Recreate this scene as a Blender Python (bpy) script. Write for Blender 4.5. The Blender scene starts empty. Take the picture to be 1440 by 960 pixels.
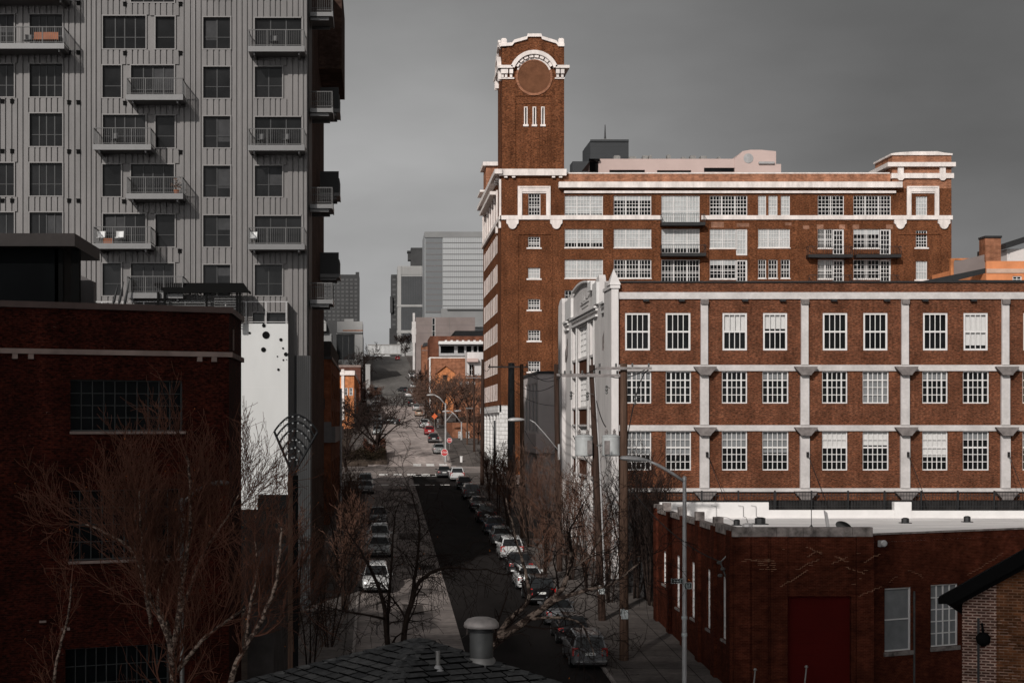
import bpy, math, random
from mathutils import Vector, Matrix, Quaternion

scene = bpy.context.scene
COL = scene.collection
FPX = 2400.0
def X(px, d): return (px - 530.0) * d / FPX
def Z(py, d): return (594.0 - py) * d / FPX
def P(px, py, d): return Vector((X(px, d), d, Z(py, d)))

# ------------------------------------------------------------ terrain
PROF = [(-400, -14.5), (0, -13.6), (60, -13.0), (80, -12.7), (112, -11.35), (150, -9.95), (207, -7.9), (215, -7.65),
        (232, -7.0), (248, -6.3), (262, -4.6), (283, -3.1), (306, -1.9), (338, -0.7), (406, 3.3), (496, 8.6),
        (600, 20.5), (680, 26.5), (740, 28.5), (4000, 28.5)]
def g(y):
    for (y0, z0), (y1, z1) in zip(PROF, PROF[1:]):
        if y0 <= y <= y1:
            t = (y - y0) / (y1 - y0)
            return z0 + (z1 - z0) * t
    return PROF[-1][1]

# ------------------------------------------------------------ materials
def _mat(name):
    m = bpy.data.materials.new(name); m.use_nodes = True
    nt = m.node_tree
    b = nt.nodes['Principled BSDF']
    return m, nt, b
def _n(nt, t, **kw):
    n = nt.nodes.new(t)
    for k, v in kw.items(): setattr(n, k, v)
    return n
def _mul(nt, a, b):
    n = _n(nt, 'ShaderNodeMix', data_type='RGBA', blend_type='MULTIPLY')
    n.inputs[0].default_value = 1.0
    nt.links.new(a, n.inputs[6]); nt.links.new(b, n.inputs[7])
    return n.outputs[2]
def _noise_fac(nt, scale, lo, hi, stretch=(1, 1, 1), detail=4.0, coord='pos', rough=0.6):
    tc = _n(nt, 'ShaderNodeNewGeometry') if coord == 'pos' else _n(nt, 'ShaderNodeTexCoord')
    mp = _n(nt, 'ShaderNodeMapping'); mp.inputs['Scale'].default_value = stretch
    nt.links.new(tc.outputs['Position' if coord == 'pos' else 'Object'], mp.inputs['Vector'])
    nz = _n(nt, 'ShaderNodeTexNoise'); nz.inputs['Scale'].default_value = scale
    nz.inputs['Detail'].default_value = detail; nz.inputs['Roughness'].default_value = rough
    nt.links.new(mp.outputs[0], nz.inputs['Vector'])
    mr = _n(nt, 'ShaderNodeMapRange')
    mr.inputs[1].default_value = 0.3; mr.inputs[2].default_value = 0.7
    mr.inputs[3].default_value = lo; mr.inputs[4].default_value = hi
    nt.links.new(nz.outputs['Fac'], mr.inputs[0])
    return mr.outputs[0], nz.outputs['Fac']
def plain(name, col, rough=0.7, metal=0.0, var=0.15, scale=2.0, stretch=(1, 1, 1), coord='pos', bump=0.0, spec=0.5, var2=0.0, scale2=0.3):
    m, nt, b = _mat(name)
    b.inputs['Roughness'].default_value = rough; b.inputs['Metallic'].default_value = metal
    b.inputs['Specular IOR Level'].default_value = min(spec, .05) if rough >= .8 else (min(spec, .25) if rough >= .6 else spec)
    c = _n(nt, 'ShaderNodeRGB'); c.outputs[0].default_value = (*col, 1)
    out = c.outputs[0]
    if var > 0:
        f, raw = _noise_fac(nt, scale, 1 - var, 1 + var, stretch, coord=coord)
        out = _mul(nt, out, f)
        if bump:
            bn = _n(nt, 'ShaderNodeBump'); bn.inputs['Strength'].default_value = bump; bn.inputs['Distance'].default_value = 0.02
            nt.links.new(raw, bn.inputs['Height']); nt.links.new(bn.outputs[0], b.inputs['Normal'])
    if var2 > 0:
        f, _ = _noise_fac(nt, scale2, 1 - var2, 1 + var2, stretch, coord=coord)
        out = _mul(nt, out, f)
    nt.links.new(out, b.inputs['Base Color'])
    return m
def brick(name, c1, c2, mortar, msize=0.012, bw=0.22, bh=0.075, var=0.35, var_scale=0.5, fine=0.3, fine_scale=2.2, eff=0.0, effcol=(0.4, 0.36, 0.33), rough=0.85, along=None):
    """brick wall: courses from the brick texture in (x+y, z), patches of darker and lighter brick, optional lime bloom"""
    m, nt, b = _mat(name)
    b.inputs['Roughness'].default_value = rough; b.inputs['Specular IOR Level'].default_value = 0.04
    geo = _n(nt, 'ShaderNodeNewGeometry'); sx = _n(nt, 'ShaderNodeSeparateXYZ'); nt.links.new(geo.outputs['Position'], sx.inputs[0])
    ad = _n(nt, 'ShaderNodeMath', operation='ADD'); nt.links.new(sx.outputs[0], ad.inputs[0]); nt.links.new(sx.outputs[1], ad.inputs[1])
    if along:   # wall that does not run along an axis: measure the courses along it
        for k_ in (0, 1):
            ml = _n(nt, 'ShaderNodeMath', operation='MULTIPLY'); ml.inputs[1].default_value = along[k_]; nt.links.new(sx.outputs[k_], ml.inputs[0]); nt.links.new(ml.outputs[0], ad.inputs[k_])
    cb = _n(nt, 'ShaderNodeCombineXYZ'); nt.links.new(ad.outputs[0], cb.inputs[0]); nt.links.new(sx.outputs[2], cb.inputs[1])
    bt = _n(nt, 'ShaderNodeTexBrick'); nt.links.new(cb.outputs[0], bt.inputs['Vector'])
    bt.inputs['Scale'].default_value = 1.0; bt.inputs['Brick Width'].default_value = bw; bt.inputs['Row Height'].default_value = bh
    bt.inputs['Mortar Size'].default_value = msize; bt.inputs['Mortar Smooth'].default_value = 0.1; bt.inputs['Bias'].default_value = 0.0
    bt.inputs['Color1'].default_value = (*c1, 1); bt.inputs['Color2'].default_value = (*c2, 1); bt.inputs['Mortar'].default_value = (*mortar, 1)
    out = bt.outputs['Color']
    f, _ = _noise_fac(nt, var_scale, 1 - var, 1 + var, (1, 1, 1.3), detail=5)
    out = _mul(nt, out, f)
    f, _ = _noise_fac(nt, fine_scale, 1 - fine, 1 + fine, (1, 1, 2.2), detail=2, rough=0.6)
    out = _mul(nt, out, f)
    f, _ = _noise_fac(nt, 1.0, .70, 1.22, (1, 1, .12), detail=5)
    out = _mul(nt, out, f)
    if eff > 0:
        f, _ = _noise_fac(nt, 1.1, 0.0, 1.0, (1, 1, 1.6), detail=6, rough=0.75)
        st = _n(nt, 'ShaderNodeMapRange'); st.inputs[1].default_value = 1.0 - eff; st.inputs[2].default_value = 1.0 - eff + 0.25
        nt.links.new(f, st.inputs[0])
        mk = _n(nt, 'ShaderNodeMath', operation='MULTIPLY'); nt.links.new(st.outputs[0], mk.inputs[0]); nt.links.new(bt.outputs['Fac'], mk.inputs[1])
        mx = _n(nt, 'ShaderNodeMix', data_type='RGBA'); nt.links.new(mk.outputs[0], mx.inputs[0])
        nt.links.new(out, mx.inputs[6]); mx.inputs[7].default_value = (*effcol, 1)
        out = mx.outputs[2]
    nt.links.new(out, b.inputs['Base Color'])
    bn = _n(nt, 'ShaderNodeBump'); bn.inputs['Strength'].default_value = 0.3; bn.inputs['Distance'].default_value = 0.01; bn.invert = True
    nt.links.new(bt.outputs['Fac'], bn.inputs['Height']); nt.links.new(bn.outputs[0], b.inputs['Normal'])
    return m
def tiles(name, c1, c2, joint, w, h, msize, rough=0.85, axes='xy', var=0.25, vscale=0.4, bump=0.4, offset=0.5):
    m, nt, b = _mat(name); b.inputs['Roughness'].default_value = rough
    b.inputs['Specular IOR Level'].default_value = 0.05
    geo = _n(nt, 'ShaderNodeNewGeometry'); sx = _n(nt, 'ShaderNodeSeparateXYZ'); nt.links.new(geo.outputs['Position'], sx.inputs[0])
    cb = _n(nt, 'ShaderNodeCombineXYZ')
    if axes == 'xy':
        nt.links.new(sx.outputs[0], cb.inputs[0]); nt.links.new(sx.outputs[1], cb.inputs[1])
    else:
        ad = _n(nt, 'ShaderNodeMath', operation='ADD'); nt.links.new(sx.outputs[0], ad.inputs[0]); nt.links.new(sx.outputs[1], ad.inputs[1])
        nt.links.new(ad.outputs[0], cb.inputs[0]); nt.links.new(sx.outputs[2], cb.inputs[1])
    bt = _n(nt, 'ShaderNodeTexBrick'); bt.offset = offset; nt.links.new(cb.outputs[0], bt.inputs['Vector'])
    bt.inputs['Scale'].default_value = 1.0; bt.inputs['Brick Width'].default_value = w; bt.inputs['Row Height'].default_value = h
    bt.inputs['Mortar Size'].default_value = msize; bt.inputs['Color1'].default_value = (*c1, 1); bt.inputs['Color2'].default_value = (*c2, 1)
    bt.inputs['Mortar'].default_value = (*joint, 1)
    f, _ = _noise_fac(nt, vscale, 1 - var, 1 + var, detail=6)
    out = _mul(nt, bt.outputs['Color'], f)
    f, _ = _noise_fac(nt, vscale * 9, 1 - var * 0.6, 1 + var * 0.6, detail=4)
    out = _mul(nt, out, f)
    nt.links.new(out, b.inputs['Base Color'])
    if bump:
        bn = _n(nt, 'ShaderNodeBump'); bn.inputs['Strength'].default_value = bump; bn.inputs['Distance'].default_value = 0.01; bn.invert = True
        nt.links.new(bt.outputs['Fac'], bn.inputs['Height']); nt.links.new(bn.outputs[0], b.inputs['Normal'])
    return m
def glass(name, col=(0.012, 0.013, 0.014), rough=0.06, var=0.5, scale=0.6, spec=0.5):
    m = plain(name, col, rough, 0, var, scale, spec=spec)
    return m

M = {}
M['brick_tower'] = brick('brown_brick', (0.155, 0.047, 0.018), (0.083, 0.024, 0.010), (0.15, 0.080, 0.045), 0.010, var=0.3, var_scale=0.25, fine=0.6, fine_scale=4.0)
M['brick_parapet'] = brick('orange_brick', (0.34, 0.14, 0.075), (0.25, 0.095, 0.05), (0.28, 0.17, 0.12), 0.010, var=0.25, var_scale=0.4, fine=0.3)
M['brick_long'] = brick('red_brown_brick', (0.138, 0.040, 0.018), (0.068, 0.019, 0.009), (0.15, 0.08, 0.05), 0.012, var=0.28, var_scale=0.6, fine=0.6, fine_scale=5.0)
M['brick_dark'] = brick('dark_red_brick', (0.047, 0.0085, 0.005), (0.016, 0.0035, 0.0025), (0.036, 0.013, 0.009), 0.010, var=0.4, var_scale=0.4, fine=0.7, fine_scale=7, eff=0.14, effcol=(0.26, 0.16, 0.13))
M['brick_painted'] = brick('red_painted_brick', (0.066, 0.0155, 0.008), (0.041, 0.009, 0.005), (0.072, 0.024, 0.014), 0.011, var=0.35, var_scale=0.5, fine=0.35, fine_scale=2.5, eff=0.10, effcol=(0.30, 0.17, 0.11))
M['brick_gable'] = brick('weathered_brick', (0.15, 0.055, 0.022), (0.06, 0.024, 0.012), (0.15, 0.085, 0.055), 0.012, var=0.6, var_scale=0.7, fine=0.4, fine_scale=3, along=(.927, -.375))
M['brick_pale'] = brick('limed_brick', (0.10, 0.035, 0.022), (0.05, 0.020, 0.014), (0.34, 0.24, 0.20), 0.018, var=0.4, var_scale=1.5, fine=0.4, fine_scale=3, along=(.927, -.375))
M['brick_far'] = brick('far_orange_brick', (0.30, 0.115, 0.06), (0.22, 0.08, 0.04), (0.22, 0.13, 0.09), 0.010, var=0.25, var_scale=0.2, fine=0.3, fine_scale=0.8)
M['brick_bright'] = brick('bright_orange_brick', (0.55, 0.20, 0.07), (0.45, 0.15, 0.05), (0.4, 0.2, 0.12), 0.010, var=0.2, var_scale=0.2, fine=0.25, fine_scale=0.8)
M['brick_street'] = brick('street_brown_brick', (0.20, 0.062, 0.024), (0.14, 0.042, 0.017), (0.15, 0.07, 0.05), 0.010, var=0.3, var_scale=0.3, fine=0.3, fine_scale=1)
M['terracotta'] = plain('white_terracotta', (0.70, 0.635, 0.605), 0.6, var=0.20, scale=0.9, stretch=(1, 1, .3), var2=0.10, scale2=3)
M['white_paint'] = plain('white_paint', (0.64, 0.62, 0.61), 0.5, var=0.05, scale=1.5)
M['white_wall'] = plain('weathered_white_paint', (0.58, 0.55, 0.54), 0.7, var=0.16, scale=0.35, stretch=(1, 1, 0.35), var2=0.07, scale2=3)
M['concrete_band'] = plain('pale_concrete', (0.51, 0.48, 0.47), 0.8, var=0.16, scale=0.7, var2=0.08, scale2=5)
M['stone_dark'] = plain('grey_stone', (0.17, 0.15, 0.145), 0.85, var=0.3, scale=3)
M['stone_band'] = plain('brown_stone', (0.24, 0.18, 0.16), 0.85, var=0.25, scale=1.0)
M['coping'] = plain('weathered_coping', (0.19, 0.165, 0.155), 0.85, var=0.6, scale=2.6)
M['glass'] = glass('dark_glass', (.007, .0075, .008), spec=.12)
M['glass_apt'] = glass('apartment_glass', (0.010, 0.010, 0.0105), 0.12, 0.7, 0.4, spec=.14)
M['blind'] = plain('pale_blind', (0.55, 0.54, 0.53), 0.6, var=0.06, scale=2)
M['blind_grey'] = plain('grey_blind', (0.17, 0.175, 0.18), 0.6, var=0.15, scale=2)
M['frosted'] = plain('frosted_glass', (0.40, 0.41, 0.41), 0.4, var=0.18, scale=0.9)
M['siding'] = plain('grey_metal_siding', (0.128, 0.119, 0.117), 0.55, var=0.18, scale=0.5, stretch=(1, 1, 0.3), var2=0.05, scale2=4)
M['siding_frame'] = plain('pale_metal_trim', (0.165, 0.155, 0.152), 0.5, var=0.05)
M['rail_metal'] = plain('railing_grey', (0.11, 0.108, 0.108), 0.6, var=0.1)
M['balcony_metal'] = plain('galvanised_grey', (0.135, 0.132, 0.133), 0.45, 0.2, var=0.06)
M['dark_metal'] = plain('dark_metal', (0.016, 0.016, 0.017), 0.5, 0.2, var=0.2)
M['black'] = plain('black_void', (0.006, 0.006, 0.006), 0.9, var=0)
M['dark_panel'] = plain('dark_ribbed_panel', (0.035, 0.035, 0.036), 0.6, var=0.2, scale=1.0, stretch=(1, 1, 0.3))
M['white_panel'] = plain('white_wall_panel', (0.51, 0.51, 0.505), 0.7, var=0.06, scale=0.4, stretch=(1, 1, .3))
M['grey_panel'] = plain('grey_panel', (0.13, 0.12, 0.12), 0.6, var=0.1)
M['pink_stucco'] = plain('pink_grey_stucco', (0.50, 0.385, 0.355), 0.8, var=0.05, scale=0.3)
M['tan_concrete'] = plain('tan_grey_concrete', (0.20, 0.165, 0.156), 0.85, var=0.12, scale=0.3)
M['roof_membrane'] = plain('white_roof_membrane', (0.74, 0.71, 0.70), 0.7, var=0.18, scale=0.35, stretch=(0.5, 2, 1), var2=0.08, scale2=3)
M['garage_red'] = plain('dark_red_door', (0.058, 0.003, 0.002), 0.7, var=0.08, scale=0.8, spec=.08)
M['shingle'] = None
M['galv'] = plain('weathered_galvanised', (0.22, 0.21, 0.20), 0.5, 0.3, var=0.25, scale=4)
M['galv_dark'] = plain('dark_galvanised', (0.09, 0.09, 0.088), 0.5, 0.3, var=0.3, scale=4)
M['wood_pole'] = plain('weathered_wood_pole', (0.085, 0.052, 0.038), 0.9, var=0.4, scale=3, stretch=(3, 3, 0.25), coord='obj')
M['wood_dark'] = plain('dark_wood_pole', (0.045, 0.028, 0.022), 0.9, var=0.4, scale=3, stretch=(3, 3, 0.25), coord='obj')
M['crossarm'] = plain('grey_timber', (0.21, 0.19, 0.185), 0.9, var=0.3, scale=3)
M['steel_pole'] = plain('grey_steel_pole', (0.075, 0.078, 0.082), 0.6, 0.2, var=0.2)
M['lamp_grey'] = plain('painted_lamp_grey', (0.36, 0.35, 0.35), 0.4, 0.2, var=0.15, scale=2)
M['transformer'] = plain('transformer_grey', (0.36, 0.37, 0.37), 0.5, var=0.12, scale=3, coord='obj')
M['twig_grey'] = plain('grey_brown_twigs', (0.092, 0.049, 0.035), 0.9, var=0.4, scale=1.5)
M['rubber'] = plain('tyre_rubber', (0.012, 0.012, 0.012), 0.8, var=0)
M['rim'] = plain('alloy_rim', (0.30, 0.30, 0.31), 0.35, 0.7, var=0)
M['car_glass'] = glass('car_glass', (0.010, 0.011, 0.012), 0.03, 0.2)
M['headlight'] = plain('headlight', (0.55, 0.56, 0.57), 0.15, 0.3, var=0)
M['taillight'] = plain('taillight_red', (0.32, 0.012, 0.010), 0.25, var=0)
M['plate'] = plain('licence_plate', (0.62, 0.62, 0.60), 0.5, var=0)
M['trim_black'] = plain('black_trim', (0.012, 0.012, 0.013), 0.5, var=0)
M['chrome'] = plain('chrome', (0.6, 0.6, 0.6), 0.2, 0.9, var=0)
M['birch'] = plain('birch_bark', (0.26, 0.18, 0.145), 0.85, var=0.75, scale=7, stretch=(1, 1, 2.2), coord='obj')
def bark(name, pale, dark):
    m, nt, b = _mat(name); b.inputs['Roughness'].default_value = .9; b.inputs['Specular IOR Level'].default_value = .04
    f, _ = _noise_fac(nt, 9.0, 0.0, 1.0, (1, 1, 1.3), detail=6, coord='obj', rough=.7)
    st = _n(nt, 'ShaderNodeMapRange'); st.inputs[1].default_value = .42; st.inputs[2].default_value = .62; nt.links.new(f, st.inputs[0])
    mx = _n(nt, 'ShaderNodeMix', data_type='RGBA'); nt.links.new(st.outputs[0], mx.inputs[0]); mx.inputs[6].default_value = (*dark, 1); mx.inputs[7].default_value = (*pale, 1)
    nt.links.new(mx.outputs[2], b.inputs['Base Color']); return m
M['birch'] = bark('peeling_birch_bark', (.31, .23, .185), (.05, .034, .028))
M['bark_dark'] = plain('dark_bark', (0.026, 0.018, 0.015), 0.9, var=0.35, scale=5)
M['twig_brown'] = plain('brown_twigs', (0.112, 0.050, 0.034), 0.9, var=0.4, scale=1.5)
M['twig_dark'] = plain('dark_twigs', (0.022, 0.015, 0.013), 0.9, var=0.3, scale=1.5)
M['twig_tan'] = plain('tan_twigs', (0.098, 0.060, 0.046), 0.9, var=0.35, scale=0.5)
M['shrub'] = plain('dark_hedge_leaves', (0.022, 0.016, 0.010), 0.9, var=0.5, scale=3)
M['leaf'] = plain('dry_orange_leaf', (0.42, 0.13, 0.03), 0.8, var=0.3, scale=10)
M['sign_red'] = plain('stop_sign_red', (0.42, 0.02, 0.022), 0.5, var=0)
M['sign_orange'] = plain('sign_orange', (0.55, 0.10, 0.02), 0.5, var=0)
M['sign_white'] = plain('sign_white', (0.70, 0.70, 0.69), 0.5, var=0)
M['sign_green'] = plain('street_sign_dark', (0.012, 0.022, 0.020), 0.5, var=0)
M['cable'] = plain('black_cable', (0.014, 0.013, 0.013), 0.7, var=0)
M['paper'] = plain('paper_notice', (0.42, 0.44, 0.44), 0.8, var=0.35, scale=9)
M['orange_wood'] = plain('orange_wood', (0.24, 0.085, 0.04), 0.6, var=0.2)
M['wire_pale'] = plain('pale_wire', (0.10, 0.095, 0.09), 0.6, var=0)
M['grey_slate'] = plain('grey_slate', (0.045, 0.046, 0.048), 0.8, var=0.2)

# ------------------------------------------------------------ object helpers
ORG = {}
class Fr:
    """frame of a facade: O origin, u along the wall, n outward"""
    def __init__(s, O, u, n): s.O = Vector(O); s.u = Vector(u).normalized(); s.n = Vector(n).normalized()
    def pt(s, a, b, c): return s.O + s.u * a + Vector((0, 0, b)) + s.n * c
def front(d): return Fr((0, d, 0), (1, 0, 0), (0, -1, 0))
def west(x): return Fr((x, 0, 0), (0, 1, 0), (-1, 0, 0))     # faces the street from its right side
def east(x): return Fr((x, 0, 0), (0, 1, 0), (1, 0, 0))      # faces the street from its left side

class MB:
    def __init__(s): s.v = []; s.f = []; s.m = []
    def add(s, vs, fs, mi=0):
        k = len(s.v); s.v.extend(vs)
        for f in fs: s.f.append(tuple(k + i for i in f)); s.m.append(mi)
    def quad(s, a, b, c, d, mi=0): s.add([a, b, c, d], [(0, 1, 2, 3)], mi)
    def poly(s, pts, mi=0): s.add(list(pts), [tuple(range(len(pts)))], mi)
    def hexa(s, p, mi=0): s.add(p, [(0, 3, 2, 1), (4, 5, 6, 7), (0, 1, 5, 4), (1, 2, 6, 5), (2, 3, 7, 6), (3, 0, 4, 7)], mi)
    def box(s, x0, x1, y0, y1, z0, z1, mi=0):
        s.hexa([Vector(q) for q in ((x0, y0, z0), (x1, y0, z0), (x1, y1, z0), (x0, y1, z0), (x0, y0, z1), (x1, y0, z1), (x1, y1, z1), (x0, y1, z1))], mi)
    def fbox(s, F, a0, a1, b0, b1, c0, c1, mi=0):
        s.hexa([F.pt(*q) for q in ((a0, b0, c1), (a1, b0, c1), (a1, b0, c0), (a0, b0, c0), (a0, b1, c1), (a1, b1, c1), (a1, b1, c0), (a0, b1, c0))], mi)
    def fquad(s, F, a0, a1, b0, b1, c, mi=0):
        s.quad(F.pt(a0, b0, c), F.pt(a1, b0, c), F.pt(a1, b1, c), F.pt(a0, b1, c), mi)
    def wall(s, F, a0, a1, b0, b1, holes, depth, mi=0, rmi=None, c=0.0):
        rmi = mi if rmi is None else rmi
        H = [h for h in holes if h[1] > a0 and h[0] < a1 and h[3] > b0 and h[2] < b1]
        A = sorted({a0, a1, *[min(max(h[i], a0), a1) for h in H for i in (0, 1)]})
        B = sorted({b0, b1, *[min(max(h[i], b0), b1) for h in H for i in (2, 3)]})
        for j in range(len(B) - 1):
            i = 0; mb_ = (B[j] + B[j + 1]) / 2
            while i < len(A) - 1:
                def hole(i): 
                    ma = (A[i] + A[i + 1]) / 2
                    return any(h[0] < ma < h[1] and h[2] < mb_ < h[3] for h in H)
                if hole(i): i += 1; continue
                k = i
                while k + 1 < len(A) - 1 and not hole(k + 1): k += 1
                s.fquad(F, A[i], A[k + 1], B[j], B[j + 1], c, mi)
                i = k + 1
        for (h0, h1, h2, h3) in [h[:4] for h in H]:
            for (p, q) in (((h0, h2), (h1, h2)), ((h1, h2), (h1, h3)), ((h1, h3), (h0, h3)), ((h0, h3), (h0, h2))):
                s.quad(F.pt(*p, c), F.pt(*q, c), F.pt(*q, c - depth), F.pt(*p, c - depth), rmi)
    def prism(s, pts, n, mi=0):
        """polygon pts (Vectors) swept along vector n"""
        k = len(pts); n = Vector(n)
        vs = list(pts) + [p + n for p in pts]
        s.add(vs, [tuple(range(k))[::-1], tuple(range(k, 2 * k))] + [(i, (i + 1) % k, k + (i + 1) % k, k + i) for i in range(k)], mi)
    def fprism(s, F, pts, c0, c1, mi=0):
        s.prism([F.pt(a, b, c0) for a, b in pts], F.n * (c1 - c0), mi)
    def tube(s, pts, rad, n=8, mi=0, cap=True):
        pts = [Vector(p) for p in pts]
        if not hasattr(rad, '__len__'): rad = [rad] * len(pts)
        k0 = len(s.v); ref = None
        for i, p in enumerate(pts):
            t = (pts[min(i + 1, len(pts) - 1)] - pts[max(i - 1, 0)])
            t = t.normalized() if t.length > 1e-9 else Vector((0, 0, 1))
            if ref is None: ref = t.orthogonal().normalized()
            a = ref - t * ref.dot(t)
            a = a.normalized() if a.length > 1e-6 else t.orthogonal().normalized()
            ref = a; b = t.cross(a)
            for j in range(n):
                an = 2 * math.pi * j / n
                s.v.append(p + (a * math.cos(an) + b * math.sin(an)) * rad[i])
        for i in range(len(pts) - 1):
            for j in range(n):
                q = (j + 1) % n
                s.f.append((k0 + i * n + j, k0 + i * n + q, k0 + (i + 1) * n + q, k0 + (i + 1) * n + j)); s.m.append(mi)
        if cap and n > 3:
            s.f.append(tuple(k0 + j for j in range(n))[::-1]); s.m.append(mi)
            e = k0 + (len(pts) - 1) * n
            s.f.append(tuple(e + j for j in range(n))); s.m.append(mi)
    def lathe(s, prof, c=(0, 0, 0), n=20, mi=0, axis='z'):
        k0 = len(s.v); c = Vector(c)
        for r, h in prof:
            for j in range(n):
                an = 2 * math.pi * j / n
                q = (r * math.cos(an), r * math.sin(an), h)
                if axis == 'x': q = (q[2], q[0], q[1])
                if axis == 'y': q = (q[0], q[2], q[1])
                s.v.append(c + Vector(q))
        for i in range(len(prof) - 1):
            for j in range(n):
                q = (j + 1) % n
                s.f.append((k0 + i * n + j, k0 + i * n + q, k0 + (i + 1) * n + q, k0 + (i + 1) * n + j)); s.m.append(mi)
        s.f.append(tuple(k0 + j for j in range(n))[::-1]); s.m.append(mi)
        e = k0 + (len(prof) - 1) * n
        s.f.append(tuple(e + j for j in range(n))); s.m.append(mi)
    def build(s, name, mats, parent=None, org=None, smooth=False, angle=None):
        me = bpy.data.meshes.new(name)
        o = bpy.data.objects.new(name, me); COL.objects.link(o)
        if parent is not None:
            O = ORG[parent.name]; o.parent = parent
        else:
            O = Vector(org) if org is not None else Vector((0, 0, 0)); o.location = O
        ORG[o.name] = O
        me.from_pydata([tuple(Vector(v) - O) for v in s.v], [], s.f)
        if not isinstance(mats, (list, tuple)): mats = [mats]
        for m in mats: me.materials.append(m)
        if len(mats) > 1: me.polygons.foreach_set('material_index', s.m)
        if smooth: me.polygons.foreach_set('use_smooth', [True] * len(me.polygons))
        if smooth and angle: me.set_sharp_from_angle(angle=math.radians(angle))
        me.update()
        return o

def tag(o, label=None, cat=None, group=None, kind=None):
    if label: o['label'] = label
    if cat: o['category'] = cat
    if group: o['group'] = group
    if kind: o['kind'] = kind
    return o
def thing(name, label, cat, loc=(0, 0, 0), group=None):
    o = bpy.data.objects.new(name, None); COL.objects.link(o)
    o.empty_display_size = 0.2
    o.location = loc; ORG[o.name] = Vector(loc)
    return tag(o, label, cat, group)
KIDS = {}
def children(o): return [c for c in bpy.data.objects if c.parent == o]
def dup(root, kids, loc, rotz=0.0, label=None, group=None):
    """copy of a thing with its parts and sub-parts; kids = [(part, [sub-parts])]"""
    r = root.copy(); COL.objects.link(r); r.location = loc; r.rotation_euler = (0, 0, rotz)
    ORG[r.name] = Vector(loc)
    if label: r['label'] = label
    if group: r['group'] = group
    new = []
    for ch, subs in kids:
        c = ch.copy(); COL.objects.link(c); c.parent = r
        ns = []
        for s_ in subs:
            t = s_.copy(); COL.objects.link(t); t.parent = c; ns.append(t)
        new.append((c, ns))
    return r, new
def kids_of(root): return [(c, children(c)) for c in children(root)]

def window(parent, F, a0, a1, b0, b1, cols=2, rows=2, fw=0.07, bw=0.03, depth=0.15, fm=None, gm=None, blind=0.0, bmat=None, sill=None, sill_mat=None,
           mull=(), trans=(), name='window', proud=0.0, sillh=0.12):
    """frame with muntins, a pane behind it, a blind let down by a fraction, a sill"""
    fm = fm or M['white_paint']; gm = gm or M['glass']
    c0, c1 = -depth + 0.015 + proud, -depth + 0.085 + proud
    w = MB()
    w.fbox(F, a0, a1, b0, b0 + fw, c0, c1); w.fbox(F, a0, a1, b1 - fw, b1, c0, c1)
    w.fbox(F, a0, a0 + fw, b0 + fw, b1 - fw, c0, c1); w.fbox(F, a1 - fw, a1, b0 + fw, b1 - fw, c0, c1)
    ia0, ia1, ib0, ib1 = a0 + fw, a1 - fw, b0 + fw, b1 - fw
    e = 0.012
    for i in range(1, cols):
        a = ia0 + (ia1 - ia0) * i / cols
        w.fbox(F, a - bw / 2, a + bw / 2, ib0, ib1, c0, c1 - e)
    for j in range(1, rows):
        b = ib0 + (ib1 - ib0) * j / rows
        w.fbox(F, ia0, ia1, b - bw / 2, b + bw / 2, c0, c1 - e - 0.004)
    for t in mull:
        a = ia0 + (ia1 - ia0) * t
        w.fbox(F, a - fw * .6, a + fw * .6, ib0, ib1, c0, c1 - 0.003)
    for t in trans:
        b = ib0 + (ib1 - ib0) * t
        w.fbox(F, ia0, ia1, b - fw * .45, b + fw * .45, c0, c1 - 0.006)
    o = w.build(name, fm, parent)
    bb = b1 - (b1 - b0) * blind
    if blind < 1:
        p = MB(); p.fquad(F, a0, a1, b0, bb, -depth); p.build('pane', gm, o)
    if blind > 0:
        p = MB(); p.fquad(F, a0, a1, bb, b1, -depth + 0.002); p.build('blind', bmat or M['blind'], o)
    if sill:
        p = MB(); p.fbox(F, a0 - sill, a1 + sill, b0 - sillh, b0 - 0.004, -depth + 0.01, 0.09); p.build('sill', sill_mat or fm, o)
    return o

def simple(name, mb, mats, label, cat, org=None, group=None, smooth=False, kind=None):
    o = mb.build(name, mats, None, org, smooth)
    return tag(o, label, cat, group, kind)
RNG = random.Random(7)
SUN_E = 3.1
SKY_S = 0.082
SKY_LO = .70
SKY_HI = 1.20
SKY_RAMPS = [(1, -.35, .75, 1.18, .57), (0, -.02, .36, 1.12, .46), (2, 0.0, .26, 1.16, .76)]
EXPO = 0.0
# ============================================================ ground, road, pavements
YS = sorted(set([p[0] for p in PROF if p[0] > -300] + list(range(-40, 300, 8)) + list(range(300, 760, 20)) + [1000, 1600, 2600, 3900]))
def strip(mb, x0, x1, ya, yb, dz, mi=0):
    ys = [ya] + [y for y in YS if ya < y < yb] + [yb]
    for a, b in zip(ys, ys[1:]):
        mb.quad(Vector((x0, a, g(a) + dz)), Vector((x1, a, g(a) + dz)), Vector((x1, b, g(b) + dz)), Vector((x0, b, g(b) + dz)), mi)
def kerbed(mb, x0, x1, ya, yb, h=0.13):
    strip(mb, x0, x1, ya, yb, h)
    ys = [ya] + [y for y in YS if ya < y < yb] + [yb]
    for x in (x0, x1):
        for a, b in zip(ys, ys[1:]):
            mb.quad(Vector((x, a, g(a) - .2)), Vector((x, b, g(b) - .2)), Vector((x, b, g(b) + h)), Vector((x, a, g(a) + h)))
    for y in (ya, yb):
        mb.quad(Vector((x0, y, g(y) - .2)), Vector((x1, y, g(y) - .2)), Vector((x1, y, g(y) + h)), Vector((x0, y, g(y) + h)))
M['earth'] = plain('brown_winter_ground', (0.060, 0.045, 0.036), 0.95, var=0.4, scale=0.5, var2=0.3, scale2=4)
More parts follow.
